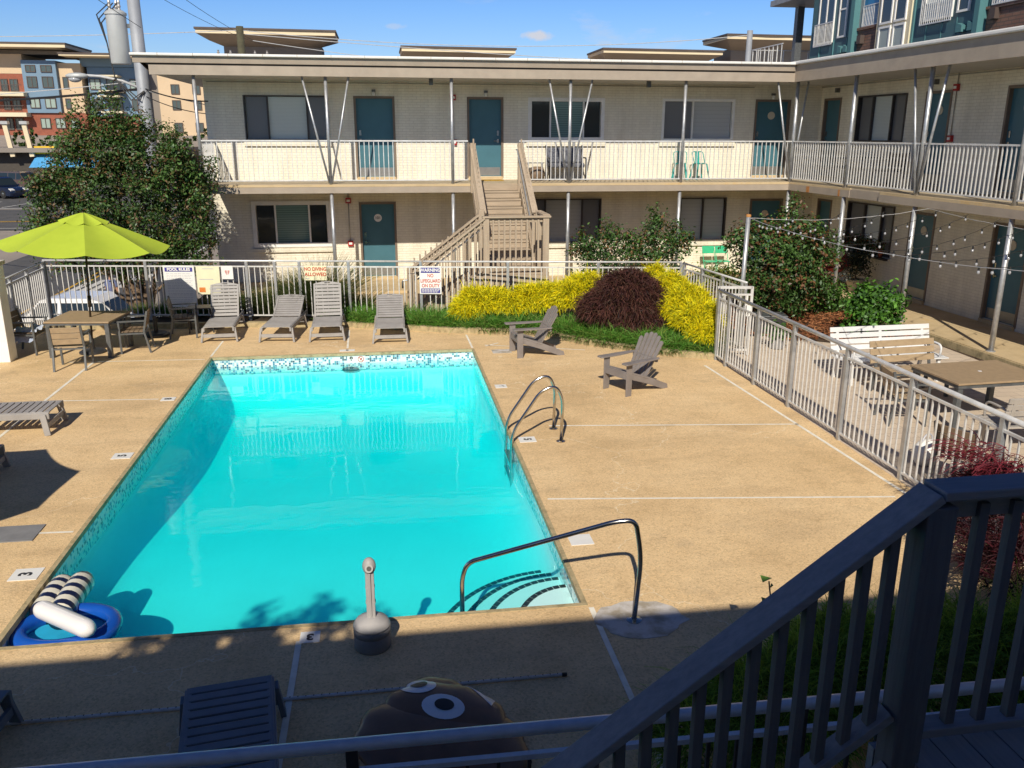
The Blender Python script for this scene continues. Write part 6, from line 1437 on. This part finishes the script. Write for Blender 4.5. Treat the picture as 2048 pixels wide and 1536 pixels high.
for k in range(9):
    z = .35 + k * .085; s = 1 if k % 2 else -1; bx_, by_ = .05 * (1 - abs(z - .5) * 2) if z < 1 else 0, .1 * max(0, (z - .5) * 2); a_ = s * .9 + gg.uniform(-.5, .5); dx, dy = s * math.cos(a_) * .11, math.sin(a_) * .06 - .05; nx_, ny_ = -dy * .38, dx * .38
    lv_.add([(bx_, by_, z), (bx_ + dx * .5 + nx_, by_ + dy * .5 + ny_, z + .035), (bx_ + dx, by_ + dy, z + .01), (bx_ + dx * .5 - nx_, by_ + dy * .5 - ny_, z + .03)], [(0, 1, 2, 3)])
M('sprig_leaf', (.12, .26, .04), (.08, .18, .03), 12, .5); lv_.build('foliage', 'sprig_leaf', vn)
# leafy tree beside the near block, its branches throw the leaf shadow on the pool edge
tree('shade_tree', 'leafy tree beside the near block throwing branch shadows on the pool edge', (-4.6, -1.5, -.05), [(1.45, 1.50, 5.6, .85, .38, .30, 1), (.8, 1.25, 5.5, .4, .3, .25, .3), (.4, -.2, 5.2, 1.0, .8, .5, .6)], [((1.6, 1.5, 5.6), 1), ((.4, -.2, 5.4), 1.3)], 1900, .14, GR2, 77, None, .10, shell=.3)

# ------------------------------------------------------------------ utility poles and wires
up = thing('utility_pole', 'tall grey steel utility pole with transformer and street lamp behind the tree', 'utility pole', (-6.30, 26.0, -2.0))
MB().tube([(.02, 0, 0), (-.03, 0, 11.2)], [.22, .15], 18).build('shaft', 'pole_grey', up, True)
tr = MB().lathe([(.0, 0), (.24, .0), (.255, .03), (.255, 1.22), (.28, 1.23), (.28, 1.28), (.20, 1.34), (.05, 1.38)], (-.50, -.05, 7.98), 24).build('transformer', 'transformer', up); smooth_by_angle(tr)
for x, y in ((-.62, -.1), (-.5, .1), (-.38, -.1)): MB().lathe([(.03, 0), (.05, .05), (.03, .10), (.05, .15), (.03, .20), (.04, .25), (.02, .32)], (x, y, 9.27), 10).build('bushing', 'porcelain', tr)
MB().bb(-.30, -.14, -.05, .05, 8.9, 9.0).bb(-.30, -.14, -.05, .05, 8.2, 8.3).build('bracket', 'grey_metal', tr)
am = MB().tube([(-.05, -.05, 7.35), (-.5, -.1, 7.55), (-1.05, -.15, 7.66), (-1.45, -.2, 7.68)], .035, 8).build('lamp_arm', 'cable_pale', up, True)
MB().ball((-1.62, -.2, 7.66), (.30, .14, .085), 14, 8).build('lamp_head', 'transformer', am, True); MB().ball((-1.68, -.2, 7.58), (.17, .11, .085), 14, 8).build('lamp_lens', 'bulb', am, True)
for k in range(3): MB().tube([(-.62 + .1 * k, -.1, 9.5), (-.95 + .05 * k, -.15, 9.2 - .1 * k), (-.78, -.12, 8.5), (-.66, -.2, 7.6), (-.3 + .12 * k, -.25, 7.05), (.05, -.2, 7.3)], .017, 6).build('lead_wire', 'cable_dark', up)
def wire(label, pts, sag, r=.014, mat='cable_dark', n=20):
    a = Vector(pts[0]); b = Vector(pts[1]); o = thing('utility_wire', label, 'wire', a, 0, 'overhead utility wires'); P = [(b - a) * (k / n) + Vector((0, 0, -sag * 4 * (k / n) * (1 - k / n))) for k in range(n + 1)]
    MB().tube(P, r, 5).build('cable', mat, o)
up_ = lambda z, dx=0: (-6.32 + dx, 25.85, z)
wire('thick black wire sagging left from the steel pole in front of the coloured flats', (up_(5.35), (-26, 38, 5.9)), .5, .035); wire('pale wire running left from the steel pole across the flats', (up_(5.55), (-26, 34, 5.1)), .3, .012, 'cable_pale')
wire('black service wire running right from the steel pole to the motel eave', (up_(5.35, .1), (-4.4, 24.6, 5.0)), .08, .018); wire('second black service wire running right to the motel end wall', (up_(5.15, .1), (-4.55, 25.3, 4.7)), .08, .012); wire('pale service wire running right behind the motel end post', (up_(5.3, .1), (2.0, 34, 4.0)), .2, .012, 'cable_pale')
wire('thin dark wire rising from the steel pole past the top of the frame', (up_(6.9, .15), (-7.6, 12, 8.6)), .0, .008); wire('thin dark wire climbing left of the wooden pole', ((-6.6, 60, 9.5), (-9.5, 24, 10.2)), .6, .010); wire('thin dark wire climbing nearer the wooden pole', ((-5.6, 60, 9.2), (-7.2, 24, 9.4)), .6, .010)
wp = thing('utility_pole', 'stubby green brown wooden pole showing above the far roof', 'utility pole', (-5.55, 40, -1.8)); MB().tube([(0, 0, 0), (-.05, 0, 10.3)], [.19, .15], 12).build('shaft', 'pole_wood', wp, True)
MB().bb(-1.2, 1.2, -.06, .06, 9.1, 9.2).build('crossarm', 'cable_pale', wp)
for x in (-1.0, -.5, .5, 1.0): MB().lathe([(.03, 0), (.06, .05), (.03, .12), (.05, .16)], (x, 0, 9.2), 8).build('insulator', 'porcelain', wp)
gp = thing('utility_pole', 'plain grey pole showing above the far roof near the right corner', 'utility pole', (16.9, 40, -1.8)); MB().tube([(0, 0, 0), (0, 0, 10.55)], .13, 12).build('shaft', 'pole_grey', gp, True)
wt_ = Vector((-5.6, 40, 8.35))
wire('bright wire running left from the wooden pole across the sky', (wt_, (-30, 44, 8.3)), .25, .016, 'cable_pale'); wire('bright wire running right from the wooden pole to the grey pole', (wt_, (16.9, 40, 8.55)), .55, .016, 'cable_pale'); wire('lower bright wire running right and down behind the far roof', (wt_ + Vector((.2, 0, -.15)), (22, 38, 6.9)), .2, .016, 'cable_pale'); wire('lowest bright wire dropping right behind the far roof', (wt_ + Vector((.5, 0, -.4)), (6, 37, 6.6)), .1, .014, 'cable_pale'); wire('thin wire from the grey pole right to the teal flats', ((16.9, 40, 8.5), (24.5, 49, 9.6)), .1, .010)

# ------------------------------------------------------------------ far flats on the hill
AY = 130.
xp = lambda p: -49.0 + p * .0633
def xq(p):
    T = [(397, -23.87), (670, -5.44), (803, 3.61), (1029, 19.67), (1204, 32.53), (1441, 50.54), (1590, 62.05), (1760, 75.5)]
    for (a, xa), (b, xb) in zip(T[:-1], T[1:]):
        if p <= b or b == 1760: return xa + (xb - xa) * (p - a) / (b - a)
zp = lambda y: 3.9 + (270 - y) * .0653
ap = thing('apartment_building', 'long colourful apartment block on the hill left of the motel', 'building', (-37, AY, 3.7))
A_ = lambda mb: loc(mb, (-37, AY, 3.7))
def panel(p0, p1, y0, y1, mat, d=0., name='wall_panel', thick=9.): return A_(MB().bb(xp(p0), xp(p1), AY - d, AY + thick, zp(y1), zp(y0))).build(name, mat, ap)
panel(-80, 42, 150, 278, 'red_brick', 0); panel(-80, 38, 112, 149.6, 'tan_stucco', .0); panel(38.3, 106, 124, 226, 'blue_panel', .6); panel(42.3, 155, 226.4, 278, 'red_brick', .3); panel(106.3, 152, 128, 226, 'tan_stucco', .0)
panel(-80, 118, 104, 111.6, 'tan_dark', -.5, 'clerestory'); panel(156, 178, 124, 278, 'taupe_dark', -2.5); panel(160, 280, 134, 232, 'blue_panel', -1.0); panel(150, 282, 115, 133.6, 'blue_panel', -.6); panel(160, 282, 232.4, 278, 'red_brick', -1.0); panel(280.4, 300, 120, 278, 'tan_dark', -2); panel(300.4, 470, 128, 300, 'tan_stucco', -1.5)
for p0, p1, y0, y1 in ((-80, 142, 93, 104), (127, 272, 111, 119)):
    e = A_(MB().bb(xp(p0), xp(p1), AY - 3, AY + 8, zp(y1) + .12, zp(y0) - .2)).build('roof', 'cream_fascia', ap); A_(MB().bb(xp(p0) - .1, xp(p1) + .1, AY - 3.1, AY + 8, zp(y0) - .19, zp(y0))).build('roof_cap', 'brown_cap', e)
def fwin(p0, p1, y0, y1, d, glassm='far_glass', mull=1, par=ap, rows=1):
    x0, x1, z0, z1 = xp(p0), xp(p1), zp(y1), zp(y0); mb = MB(); f_ = .10; y_f = AY - d
    mb.bb(x0, x0 + f_, y_f - .12, y_f - .01, z0, z1).bb(x1 - f_, x1, y_f - .12, y_f - .01, z0, z1).bb(x0 + f_, x1 - f_, y_f - .12, y_f - .01, z0, z0 + f_).bb(x0 + f_, x1 - f_, y_f - .12, y_f - .01, z1 - f_, z1)
    for k in range(mull): xm = x0 + (x1 - x0) * (k + 1) / (mull + 1); mb.bb(xm - .05, xm + .05, y_f - .11, y_f - .012, z0 + f_, z1 - f_)
    w_ = A_(mb).build('window', 'brown_cap', par); A_(MB().bb(x0 + f_, x1 - f_, y_f - .07, y_f - .012, z0 + f_, z1 - f_)).build('pane', glassm, w_)
for y0, y1 in ((133, 147), (155, 177), (197, 217)):
    for p0, p1 in ((46, 66), (76, 98)): fwin(p0, p1, y0, y1, .62, 'far_glass' if y0 < 190 else 'far_glass_pale')
for p0, p1 in ((60, 80), (90, 110), (120, 138)): fwin(p0, p1, 236, 257, .32, 'far_glass_pale')
for y0, y1 in ((155, 178), (197, 218)): fwin(114, 125, y0, y1, .02, mull=0)
for y0, y1, gm in ((157, 179, 'far_glass_pale'), (197, 220, 'far_glass')):
    for p0, p1 in ((163, 185), (245, 268)): fwin(p0, p1, y0, y1, -.98, gm)
    fwin(197, 226, y0, y1 + 2, -.98, 'far_glass')
    A_(MB().bb(xp(190), xp(233), AY - 1.5, AY + .9, zp(y1 + 6), zp(y1 + 2))).build('balcony', 'cream_panel', ap)
    A_(MB().bb(xp(185), xp(230), AY - 1.2, AY + .9, zp(y0 - 3), zp(y0 - 6))).build('canopy', 'cream_panel', ap)
for y in (166, 198, 244):
    for p0, p1 in ((327, 345), (372, 389)): fwin(p0, p1, y, y + 20, -1.48)
for y in (186, 226):
    A_(MB().bb(xp(-80), xp(43), AY - 2.0, AY - .01, zp(y + 8), zp(y))).build('balcony', 'cream_panel', ap)
    rl_ = MB().bb(xp(-80), xp(40), AY - 1.98, AY - 1.92, zp(y - 14) - .08, zp(y - 14))
    for k in range(44): x = xp(-80) + k * .17; rl_.bb(x, x + .03, AY - 1.97, AY - 1.94, zp(y) + .01, zp(y - 14) - .081)
    A_(rl_).build('balcony_rail', 'brown_cap', ap)
for y in (160, 196, 236):
    for p0, p1 in ((-10, 4), (8, 24)): fwin(p0, p1, y, y + 24, .02, 'far_glass', 1)
ap2 = thing('apartment_building', 'tan apartment roofs with flat overhanging cream eaves beyond the motel roof', 'building', (12, AY + 4, 3.7))
B_ = lambda mb: loc(mb, (12, AY + 4, 3.7))
B_(MB().bb(xp(430), xp(1760), AY + 2, AY + 14, 3.0, zp(109))).build('body', 'tan_stucco', ap2); B_(MB().bb(xp(640) + .1, xp(730), AY + 1, AY + 14, zp(109) + .02, zp(106))).build('parapet', 'brown_cap', ap2)
for p0, p1, y0, y1, w0, w1, up_z in ((397, 670, 53, 80, 440, 638, -.45), (803, 1029, 93, 118, 822, 1004, .25), (1204, 1441, 98, 121, 1224, 1415, .75), (1448, 1700, 70, 95, 1478, 1690, 1.15)):
    B_(MB().bb(xq(w0), xq(w1), AY + 3, AY + 10, zp(118), zp(y1 - 4) - .02 + up_z)).build('pavilion_wall', 'tan_dark', ap2)
    z0, z1 = zp(y1) + up_z, zp(y0) + .25 + up_z; x0, x1 = xq(p0), xq(p1); h = z1 - z0; fb = .36 * h
    e = MB(); e.add([(x0, AY - 1, z1 - fb), (x1, AY - 1, z1 - fb - .07), (x1, AY - 1, z1 - .3), (x0, AY - 1, z1 - .22), (x0, AY + 9, z1 - fb), (x1, AY + 9, z1 - fb - .07), (x1, AY + 9, z1 - .3), (x0, AY + 9, z1 - .22)], [(0, 1, 2, 3), (4, 7, 6, 5), (3, 2, 6, 7), (0, 3, 7, 4), (1, 5, 6, 2)])
    e = B_(e).build('pavilion_roof', 'cream_fascia', ap2)
    so_ = MB().add([(x0 + .02, AY - .98, z1 - fb - .002), (x1 - .02, AY - .98, z1 - fb - .072), (xq(w1), AY + 2.95, z0), (xq(w0), AY + 2.95, z0), (x0 + .02, AY + 9, z1 - fb - .002), (x1 - .02, AY + 9, z1 - fb - .072)], [(0, 3, 2, 1), (0, 4, 3), (1, 2, 5)]); B_(so_).build('soffit', 'tan_dark', e)  # dark tan paints the shadow under the eaves into the soffit
    c_ = MB().add([(x0 - .15, AY - 1.2, z1 - .21), (x1 + .15, AY - 1.2, z1 - .29), (x1 + .15, AY - 1.2, z1 - .06), (x0 - .15, AY - 1.2, z1 + .04), (x0 - .15, AY + 9, z1 - .21), (x1 + .15, AY + 9, z1 - .29), (x1 + .15, AY + 9, z1 - .06), (x0 - .15, AY + 9, z1 + .04)], [(0, 1, 2, 3), (7, 6, 5, 4), (3, 2, 6, 7), (0, 4, 5, 1), (0, 3, 7, 4), (1, 5, 6, 2)])
    B_(c_).build('roof_cap', 'brown_cap', e)
# low shops with yellow columns
sh = thing('shop_building', 'low dark shopfront with two yellow columns and a blue awning by the parking lot', 'building', (-34, 96, -.9)); H_ = lambda mb: loc(mb, (-34, 96, -.9))
H_(MB().bb(-48, -20, 96, 104, -1.5, 2.3)).build('wall', 'taupe_dark', sh); H_(MB().bb(-48, -20, 94.6, 104, 2.31, 2.75)).build('roof', 'tan_dark', sh)
for x in (-36.4, -34.6):
    c_ = H_(MB().bar((x - .1, 95, 5.0), (x + .25, 95, 1.9), .42, .3, (0, 1, 0))).build('column', 'cream_fascia', sh); H_(MB().bb(x - .45, x + .25, 94.7, 95.3, 5.0, 5.3)).build('lamp', 'bulb', c_)
H_(MB().add([(-34.2, 95.8, 2.1), (-28, 95.8, 2.1), (-28, 93.2, .9), (-34.2, 93.2, .9)], [(0, 1, 2, 3)])).build('awning', 'tarp_blue', sh); H_(MB().bb(-34.3, -28, 95.2, 95.8, 2.15, 2.9)).build('sign_band', 'sign_yellow_bright', sh)
yb = thing('banner_sign', 'bright yellow banner between the tree and the motel end wall', 'sign', (-20.9, 90, -.9)); MB().bb(-1.6, 1.2, -.05, .05, 1.2, 2.5).build('board', 'sign_yellow_bright', yb); MB().bb(-.05, .05, .06, .16, 0, 2.4).build('post', 'grey_metal', yb)
hed = [(-45, 110, 1.5), (-41, 112, 1.8), (-37.5, 110, 1.4), (-33.5, 112, 1.6), (-30, 110, 1.5), (-26.5, 112, 1.8), (-23.5, 111, 1.4), (-20.3, 112, 1.6)]
for k, (x, y, h) in enumerate(hed):
    lb = ['leafy bush on the bank, far left below the balconies', 'leafy bush on the bank below the blue flats', 'leafy bush on the bank below the brick corner', 'leafy bush on the bank behind the tree top', 'leafy bush on the bank below the second blue flats', 'leafy bush on the bank left of the tan flats', 'leafy bush on the bank below the tan flats', 'leafy bush on the bank peeking beside the motel end post'][k]
    tree('bank_shrub', lb, (x, y, gh(x, y)), [(0, 0, h * .7, 1.5, 1.2, h * .75, 1)], [((0, 0, h), 1)], 700, .35, GR + [(.10, .12, .03)], 200 + k, None, .05, 'bush')
# ------------------------------------------------------------------ teal flats behind the right wing
te = thing('apartment_building', 'teal clad apartment block with white windows looming over the right wing', 'building', (24, 40, 0)); E_ = lambda mb: loc(mb, (24, 40, 0))
TX = 24.
def tbx(y0, y1, z0, z1, d0=0., d1=.3, mat='teal_panel', name='cladding', par=te): return E_(MB().bb(TX - d0, TX + d1, min(y0, y1), max(y0, y1), z0, z1)).build(name, mat, par)
E_(MB().bb(TX + .05, 42, 8, 48.3, -2, 15)).build('body', 'teal_panel', te)
tbx(48.3, 43.6, 6, 15, .0); tbx(43.6, 43.25, 6, 15, .35, mat='teal_trim'); tbx(43.25, 41.2, 6, 9.2, .02, mat='brown_brick', name='brick_base'); tbx(43.3, 41.1, 9.2, 9.32, .12, mat='brown_brick', name='sill_course')
tbx(43.25, 42.95, 9.33, 15, .03, mat='grey_siding'); tbx(42.95, 41.2, 9.33, 15, .0, mat='blue_glass', name='glazing')
tbx(41.2, 38.45, 6, 15, .25, mat='cream_panel', name='bay')
tbx(38.35, 33.8, 6, 15, .12); tbx(38.45, 38.3, 6, 15, .18, mat='teal_trim'); tbx(33.85, 33.55, 6, 15, .4, mat='teal_trim'); tbx(33.55, 29, 6, 8.95, .03, mat='brown_brick', name='brick_base'); tbx(33.6, 29, 8.95, 9.06, .12, mat='brown_brick', name='sill_course'); tbx(33.3, 29, 9.07, 15, .0, mat='blue_glass', name='glazing'); tbx(29, 8, 6, 15, .1)
for y in (47.2, 45.7, 44.3, 37.4, 36.3, 35.3, 34.3): tbx(y, y - .06, 6, 9.0 if y > 39 else 8.9, .14 if y < 39 else .05, mat='teal_trim', name='batten')
def twin(y0, y1, z0, z1, d, gm='dark_glass', rows=1, cols=1, mat='white_paint'):
    f_ = .09; ya, yb_ = min(y0, y1), max(y0, y1); mb = MB(); X0, X1 = TX - d - .07, TX - d - .002
    mb.bb(X0, X1, ya, ya + f_, z0, z1).bb(X0, X1, yb_ - f_, yb_, z0, z1).bb(X0, X1, ya + f_, yb_ - f_, z0, z0 + f_).bb(X0, X1, ya + f_, yb_ - f_, z1 - f_, z1)
    for k in range(cols - 1): ym = ya + (yb_ - ya) * (k + 1) / cols; mb.bb(X0 + .005, X1, ym - .05, ym + .05, z0 + f_, z1 - f_)
    for k in range(rows - 1): zm = z0 + (z1 - z0) * (k + 1) / rows; mb.bb(X0 + .006, X1, ya + f_, yb_ - f_, zm - .04, zm + .04)
    w_ = E_(mb).build('window', mat, te); E_(MB().bb(TX - d - .03, TX - d - .003, ya + f_, yb_ - f_, z0 + f_, z1 - f_)).build('pane', gm, w_); return w_
twin(47.5, 45.8, 8.9, 11.6, .0, cols=2); twin(45.3, 44.5, 9.05, 11.8, .0, rows=2); twin(40.9, 39.9, 9.2, 11.6, .25, rows=1); twin(39.7, 38.75, 9.2, 11.6, .25); twin(40.9, 39.9, 7.9, 9.1, .25, 'pale_panel'); twin(39.7, 38.75, 7.9, 9.1, .25, 'pale_panel')
twin(37.6, 35.6, 8.95, 11.6, .12, 'blind_pale', cols=2); twin(35.3, 34.5, 9.05, 11.5, .12); twin(32.9, 29.5, 9.07, 11.6, .03, 'blue_glass', cols=3)
def juliet(y0, y1, z0, z1, d):
    ya, yb_ = min(y0, y1), max(y0, y1); mb = MB(); X = TX - d
    mb.bb(X - .03, X, ya, yb_, z1 - .05, z1).bb(X - .03, X, ya, yb_, z0, z0 + .05).bb(X - .03, X, ya, ya + .05, z0 + .05, z1 - .05).bb(X - .03, X, yb_ - .05, yb_, z0 + .05, z1 - .05); w_ = E_(mb).build('juliet_rail', 'rail_paint', te); n = int((yb_ - ya) / .14)
    me = MB().bb(-.012, .012, -.012, .012, z0 + .05, z1 - .05).mesh('baluster', 'rail_paint')
    for k in range(1, n): inst('baluster', me, w_, (X - .015 - 24, ya + k * (yb_ - ya) / n - 40, 0))
juliet(47.7, 45.7, 8.8, 9.95, .12); juliet(37.7, 35.5, 8.8, 9.95, .25); juliet(42.9, 41.3, 9.33, 10.3, .06); juliet(33.2, 29.0, 9.07, 10.1, .12)
E_(MB().bb(TX - .9, TX + 6, 48.31, 52.0, 11.42, 11.72)).build('balcony_roof', 'pole_grey', te); E_(MB().bb(TX + .35, TX + .75, 50.9, 51.3, 8.0, 11.349)).build('column', 'grey_metal', te)
E_(MB().bb(TX - 1.6, TX + 6, 48.31, 52.5, 7.6, 8.05)).build('balcony_floor', 'pole_grey', te)
br = MB().bb(TX - 1.6, TX - 1.55, 48.4, 52.5, 9.05, 9.1).bb(TX - 1.55, TX + 6, 52.45, 52.5, 9.05, 9.1); br = E_(br).build('balcony_rail', 'rail_paint', te)
me = MB().bb(-.025, .025, -.025, .025, 8.051, 9.049).mesh('baluster', 'rail_paint')
for k in range(8): inst('baluster', me, br, (-1.575, 8.5 + k * .56, 0))
for k in range(9): inst('baluster', me, br, (-1.2 + k * .8, 12.475, 0))
lf = MB(); 
for k in range(26): lf.bb(TX - 1.57, TX - 1.56, 48.45 + k * .155, 48.47 + k * .155, 8.06, 9.04)
E_(lf).build('balcony_mesh', 'grey_metal', te)
for y in (44.55, 44.0, 34.9, 34.2):
    v_ = E_(MB().prof([(y, 8.25), (y - .35, 8.25), (y - .35, 8.5), (y, 8.62)], 'x', TX - .38, TX - .05 - (.1 if y < 39 else 0))).build('vent_hood', 'teal_trim', te)
for y in (42.6, 32.8): E_(MB().bb(TX - .25, TX - .031, y, y + .35, 8.55, 8.95)).build('wall_lamp', 'brown_cap', te)

# ------------------------------------------------------------------ cars and a passer-by
def car(name, label, loc_, rz, paint, suv=True, Lc=4.7, W=1.86, H=1.72):
    t = thing(name, label, 'car', loc_, rz); zb = .22; h1 = .95 if suv else .86
    lower = [(-Lc / 2, zb + .12), (-Lc / 2 + .05, h1 - .02), (-Lc / 2 + .18, h1 + .02), (-.2 * Lc, h1 + .05), (.17 * Lc, h1 + .04), (Lc / 2 - .35, h1 - .10), (Lc / 2 - .06, h1 - .28), (Lc / 2, zb + .22), (Lc / 2 - .08, zb), (-Lc / 2 + .1, zb)]
    def loft(prof, ws):
        mb = MB(); n = len(prof); k = len(ws)
        for s, sc_ in ws:
            for (x, z) in prof: mb.v.append((x * sc_, s * W / 2, z if sc_ == 1 else z - (z - .6) * (1 - sc_) * .8))
        for j in range(k - 1):
            for i in range(n): mb.f.append((j * n + i, j * n + (i + 1) % n, (j + 1) * n + (i + 1) % n, (j + 1) * n + i))
        mb.f.append(tuple(range(n))); mb.f.append(tuple((k - 1) * n + i for i in range(n))[::-1]); return mb
    b = loft(lower, [(-1, .965), (-.93, .99), (-.6, 1), (.6, 1), (.93, .99), (1, .965)]).build('body', paint, t); smooth_by_angle(b, 40)
    r0_, r1_ = (-Lc / 2 + .35, .11 * Lc) if suv else (-.30 * Lc, .10 * Lc)
    cab = [(-Lc / 2 + .10 if suv else -.40 * Lc, h1 + .02), (r0_, H - .06), (r0_ + .3, H), (r1_ - .35, H - .01), (r1_ - .05, H - .10), (.24 * Lc, h1 + .02)]
    def cabm(ins, wsc): 
        mb = MB(); n = len(cab)
        for s in (-1, 1):
            for x, z in cab: f_ = (z - h1) / (H - h1); mb.v.append((x, s * (W / 2 - .04 - .17 * f_) * wsc, z))
        mb.f = [tuple(range(n)), tuple(range(2 * n - 1, n - 1, -1))] + [(i, n + i, n + (i + 1) % n, (i + 1) % n) for i in range(n)]; return mb
    c_ = cabm(0, 1).build('cabin', paint, t, bevel=.03)
    def sideq(x0, x1, s):
        z0, z1 = h1 + .07, H - .13
        def lim(x, z):
            f_ = (z - h1) / (H - h1); xa = cab[0][0] + (r0_ - cab[0][0]) * f_ + .1; xb = cab[-1][0] + (r1_ - cab[-1][0]) * f_ - .1; return min(max(x, xa), xb)
        yy = lambda z: s * (W / 2 - .04 - .17 * (z - h1) / (H - h1) + .008); return [(lim(x0, z0), yy(z0), z0), (lim(x1, z0), yy(z0), z0), (lim(x1, z1), yy(z1), z1), (lim(x0, z1), yy(z1), z1)]
    xs_ = [cab[0][0], -.17 * Lc, .03 * Lc, cab[-1][0]]
    for s in (-1, 1):
        for i in range(3): MB().quad(*sideq(xs_[i] + .05, xs_[i + 1] - .05, s)).build('side_window', 'car_glass', t)
        MB().box((.19 * Lc, s * (W / 2 + .07), h1 + .08), (.16, .12, .12)).build('side_mirror', paint, t, bevel=.03)
        MB().box((Lc / 2 - .20, s * (W / 2 - .28), h1 - .24), (.34, .42, .15), ry=.45).build('headlight', 'lamp_clear', t, bevel=.03); MB().box((-Lc / 2 + .04, s * (W / 2 - .22), h1 - .12), (.12, .3, .2)).build('taillight', 'lamp_red', t, bevel=.02)
    f0 = lambda a, q, e: (a[0] + (q[0] - a[0]) * e, a[1] + (q[1] - a[1]) * e)
    for nm_, a, q in (('windscreen', cab[-1], cab[-2]), ('rear_window', cab[0], cab[1])):
        p0, p1 = f0(a, q, .12), f0(a, q, .92); d = .012 if nm_ == 'windscreen' else -.012
        wy_ = lambda z: W / 2 - .10 - .17 * (z - h1) / (H - h1); MB().quad((p0[0] + d, -wy_(p0[1]), p0[1] + .012), (p0[0] + d, wy_(p0[1]), p0[1] + .012), (p1[0] + d, wy_(p1[1]), p1[1] + .012), (p1[0] + d, -wy_(p1[1]), p1[1] + .012)).build(nm_, 'car_glass', t)
    MB().box((Lc / 2 - .05, 0, .55), (.08, .9, .2)).build('grille', 'ink_black', t, bevel=.02)
    for x in (-.29 * Lc, .30 * Lc):
        for s in (-1, 1):
            wh = MB().lathe([(.20, -.11), (.33, -.11), (.345, -.07), (.345, .07), (.33, .11), (.20, .11)], (0, 0, 0), 22).xf(Matrix.Translation((x, s * (W / 2 - .10), .345)) @ Matrix.Rotation(R(90), 4, 'X')).build('wheel', 'tyre', t); rim = MB().lathe([(.05, .118), (.21, .105), (.215, .08)], (0, 0, 0), 18).xf(Matrix.Translation((x, s * (W / 2 - .10), .345)) @ Matrix.Rotation(R(90) * -s, 4, 'X')).build('rim', 'steel', wh)
    return t
car('parked_car', 'white sedan parked beyond the fence below the umbrella', (-8.75, 27.6, gh(0, 27.6)), R(-8), 'car_white', False, 4.6, 1.82, 1.46)
car('parked_car', 'navy blue sport utility vehicle at the left edge of the parking lot', (-31.9, 80.2, gh(0, 80.2)), R(-32), 'car_navy')
car('parked_car', 'brown minivan behind the navy vehicle in the parking lot', (-33.0, 88, gh(0, 88)), R(-28), 'car_brown', True, 4.9)
# person
pn = thing('person', 'person in a loose blue shirt and grey shorts crossing behind the white sedan', 'person', (-9.05, 30.2, gh(0, 30.2)), R(140))
def skin(name, verts, edges, radii, mat, par, lv=1):
    me = bpy.data.meshes.new(name); me.from_pydata(verts, edges, []); o = bpy.data.objects.new(name, me); C.objects.link(o)
    m = o.modifiers.new('s', 'SKIN'); sd_ = me.skin_vertices[0].data
    for i, r_ in enumerate(radii): sd_[i].radius = (r_, r_) if isinstance(r_, float) else r_
    sd_[0].use_root = True
    s2 = o.modifiers.new('ss', 'SUBSURF'); s2.levels = lv; s2.render_levels = lv
    dg = bpy.context.evaluated_depsgraph_get(); dg.update(); nm_ = bpy.data.meshes.new_from_object(o.evaluated_get(dg)); bpy.data.objects.remove(o)
    nm_.materials.clear(); nm_.materials.append(MATS[mat])
    for p in nm_.polygons: p.use_smooth = True
    q = bpy.data.objects.new(name, nm_); C.objects.link(q); q.parent = par; return q
v = [(0, 0, .95), (0, .01, 1.15), (0, .02, 1.38), (0, .01, 1.47), (0, 0, 1.53), (0, -.02, 1.62), (0, -.02, 1.71)]; e = [(0, 1), (1, 2), (2, 3), (3, 4), (4, 5), (5, 6)]; r_ = [.145, .125, .135, .06, .055, .085, .065]
for s in (-1, 1):
    i = len(v); v += [(s * .10, 0, .88), (s * .11, -.04 * s - .02, .50), (s * .11, .06 * s, .09), (s * .11, .06 * s - .12, .04)]; e += [(0, i), (i, i + 1), (i + 1, i + 2), (i + 2, i + 3)]; r_ += [.095, .065, .04, .038]
    i = len(v); v += [(s * .18, .01, 1.40), (s * .27, .03 * s, 1.13), (s * .30, -.10 * s - .08, .93), (s * .305, -.13 * s - .10, .86)]; e += [(2, i), (i, i + 1), (i + 1, i + 2), (i + 2, i + 3)]; r_ += [.055, .045, .032, .022]
    h = len(v) - 1
    for k in range(5): j = len(v); dx = (k - 2) * .014; v += [(s * .305 + dx, -.13 * s - .13 + (.02 if k == 4 else 0), .81), (s * .305 + dx, -.13 * s - .14, .765 + .01 * abs(k - 2))]; e += [(h, j), (j, j + 1)]; r_ += [.009, .008]
body = skin('body', v, e, r_, 'skin', pn)
sv = [(0, 0, .86), (0, .01, 1.12), (0, .02, 1.36), (0, .01, 1.45)]; se_ = [(0, 1), (1, 2), (2, 3)]; sr = [.175, .165, .165, .085]
for s in (-1, 1): i = len(sv); sv += [(s * .18, .01, 1.40), (s * .255, .03 * s, 1.20)]; se_ += [(2, i), (i, i + 1)]; sr += [.085, .075]
skin('shirt', sv, se_, sr, 'shirt_blue', pn)
sv = [(0, 0, .92)]; se_ = []; sr = [.165]
for s in (-1, 1): i = len(sv); sv += [(s * .10, -.01, .82), (s * .11, -.03 * s, .55)]; se_ += [(0, i), (i, i + 1)]; sr += [.115, .10]
skin('shorts', sv, se_, sr, 'shorts_grey', pn)
MB().ball((0, .015, 1.68), (.098, .11, .105), 14, 10).build('hair', 'hair_dark', pn, True); MB().box((0, -.115, 1.63), (.03, .03, .045)).build('nose', 'skin', pn, bevel=.01)
for s in (-1, 1): MB().ball((s * .035, -.098, 1.655), .011, 8, 6).build('eye', 'ink_black', pn, True); MB().ball((s * .088, -.005, 1.64), (.014, .022, .03), 8, 6).build('ear', 'skin', pn, True)
MB().bar((-.025, -.10, 1.585), (.025, -.10, 1.585), .012, .008).build('mouth', 'lamp_red', pn)
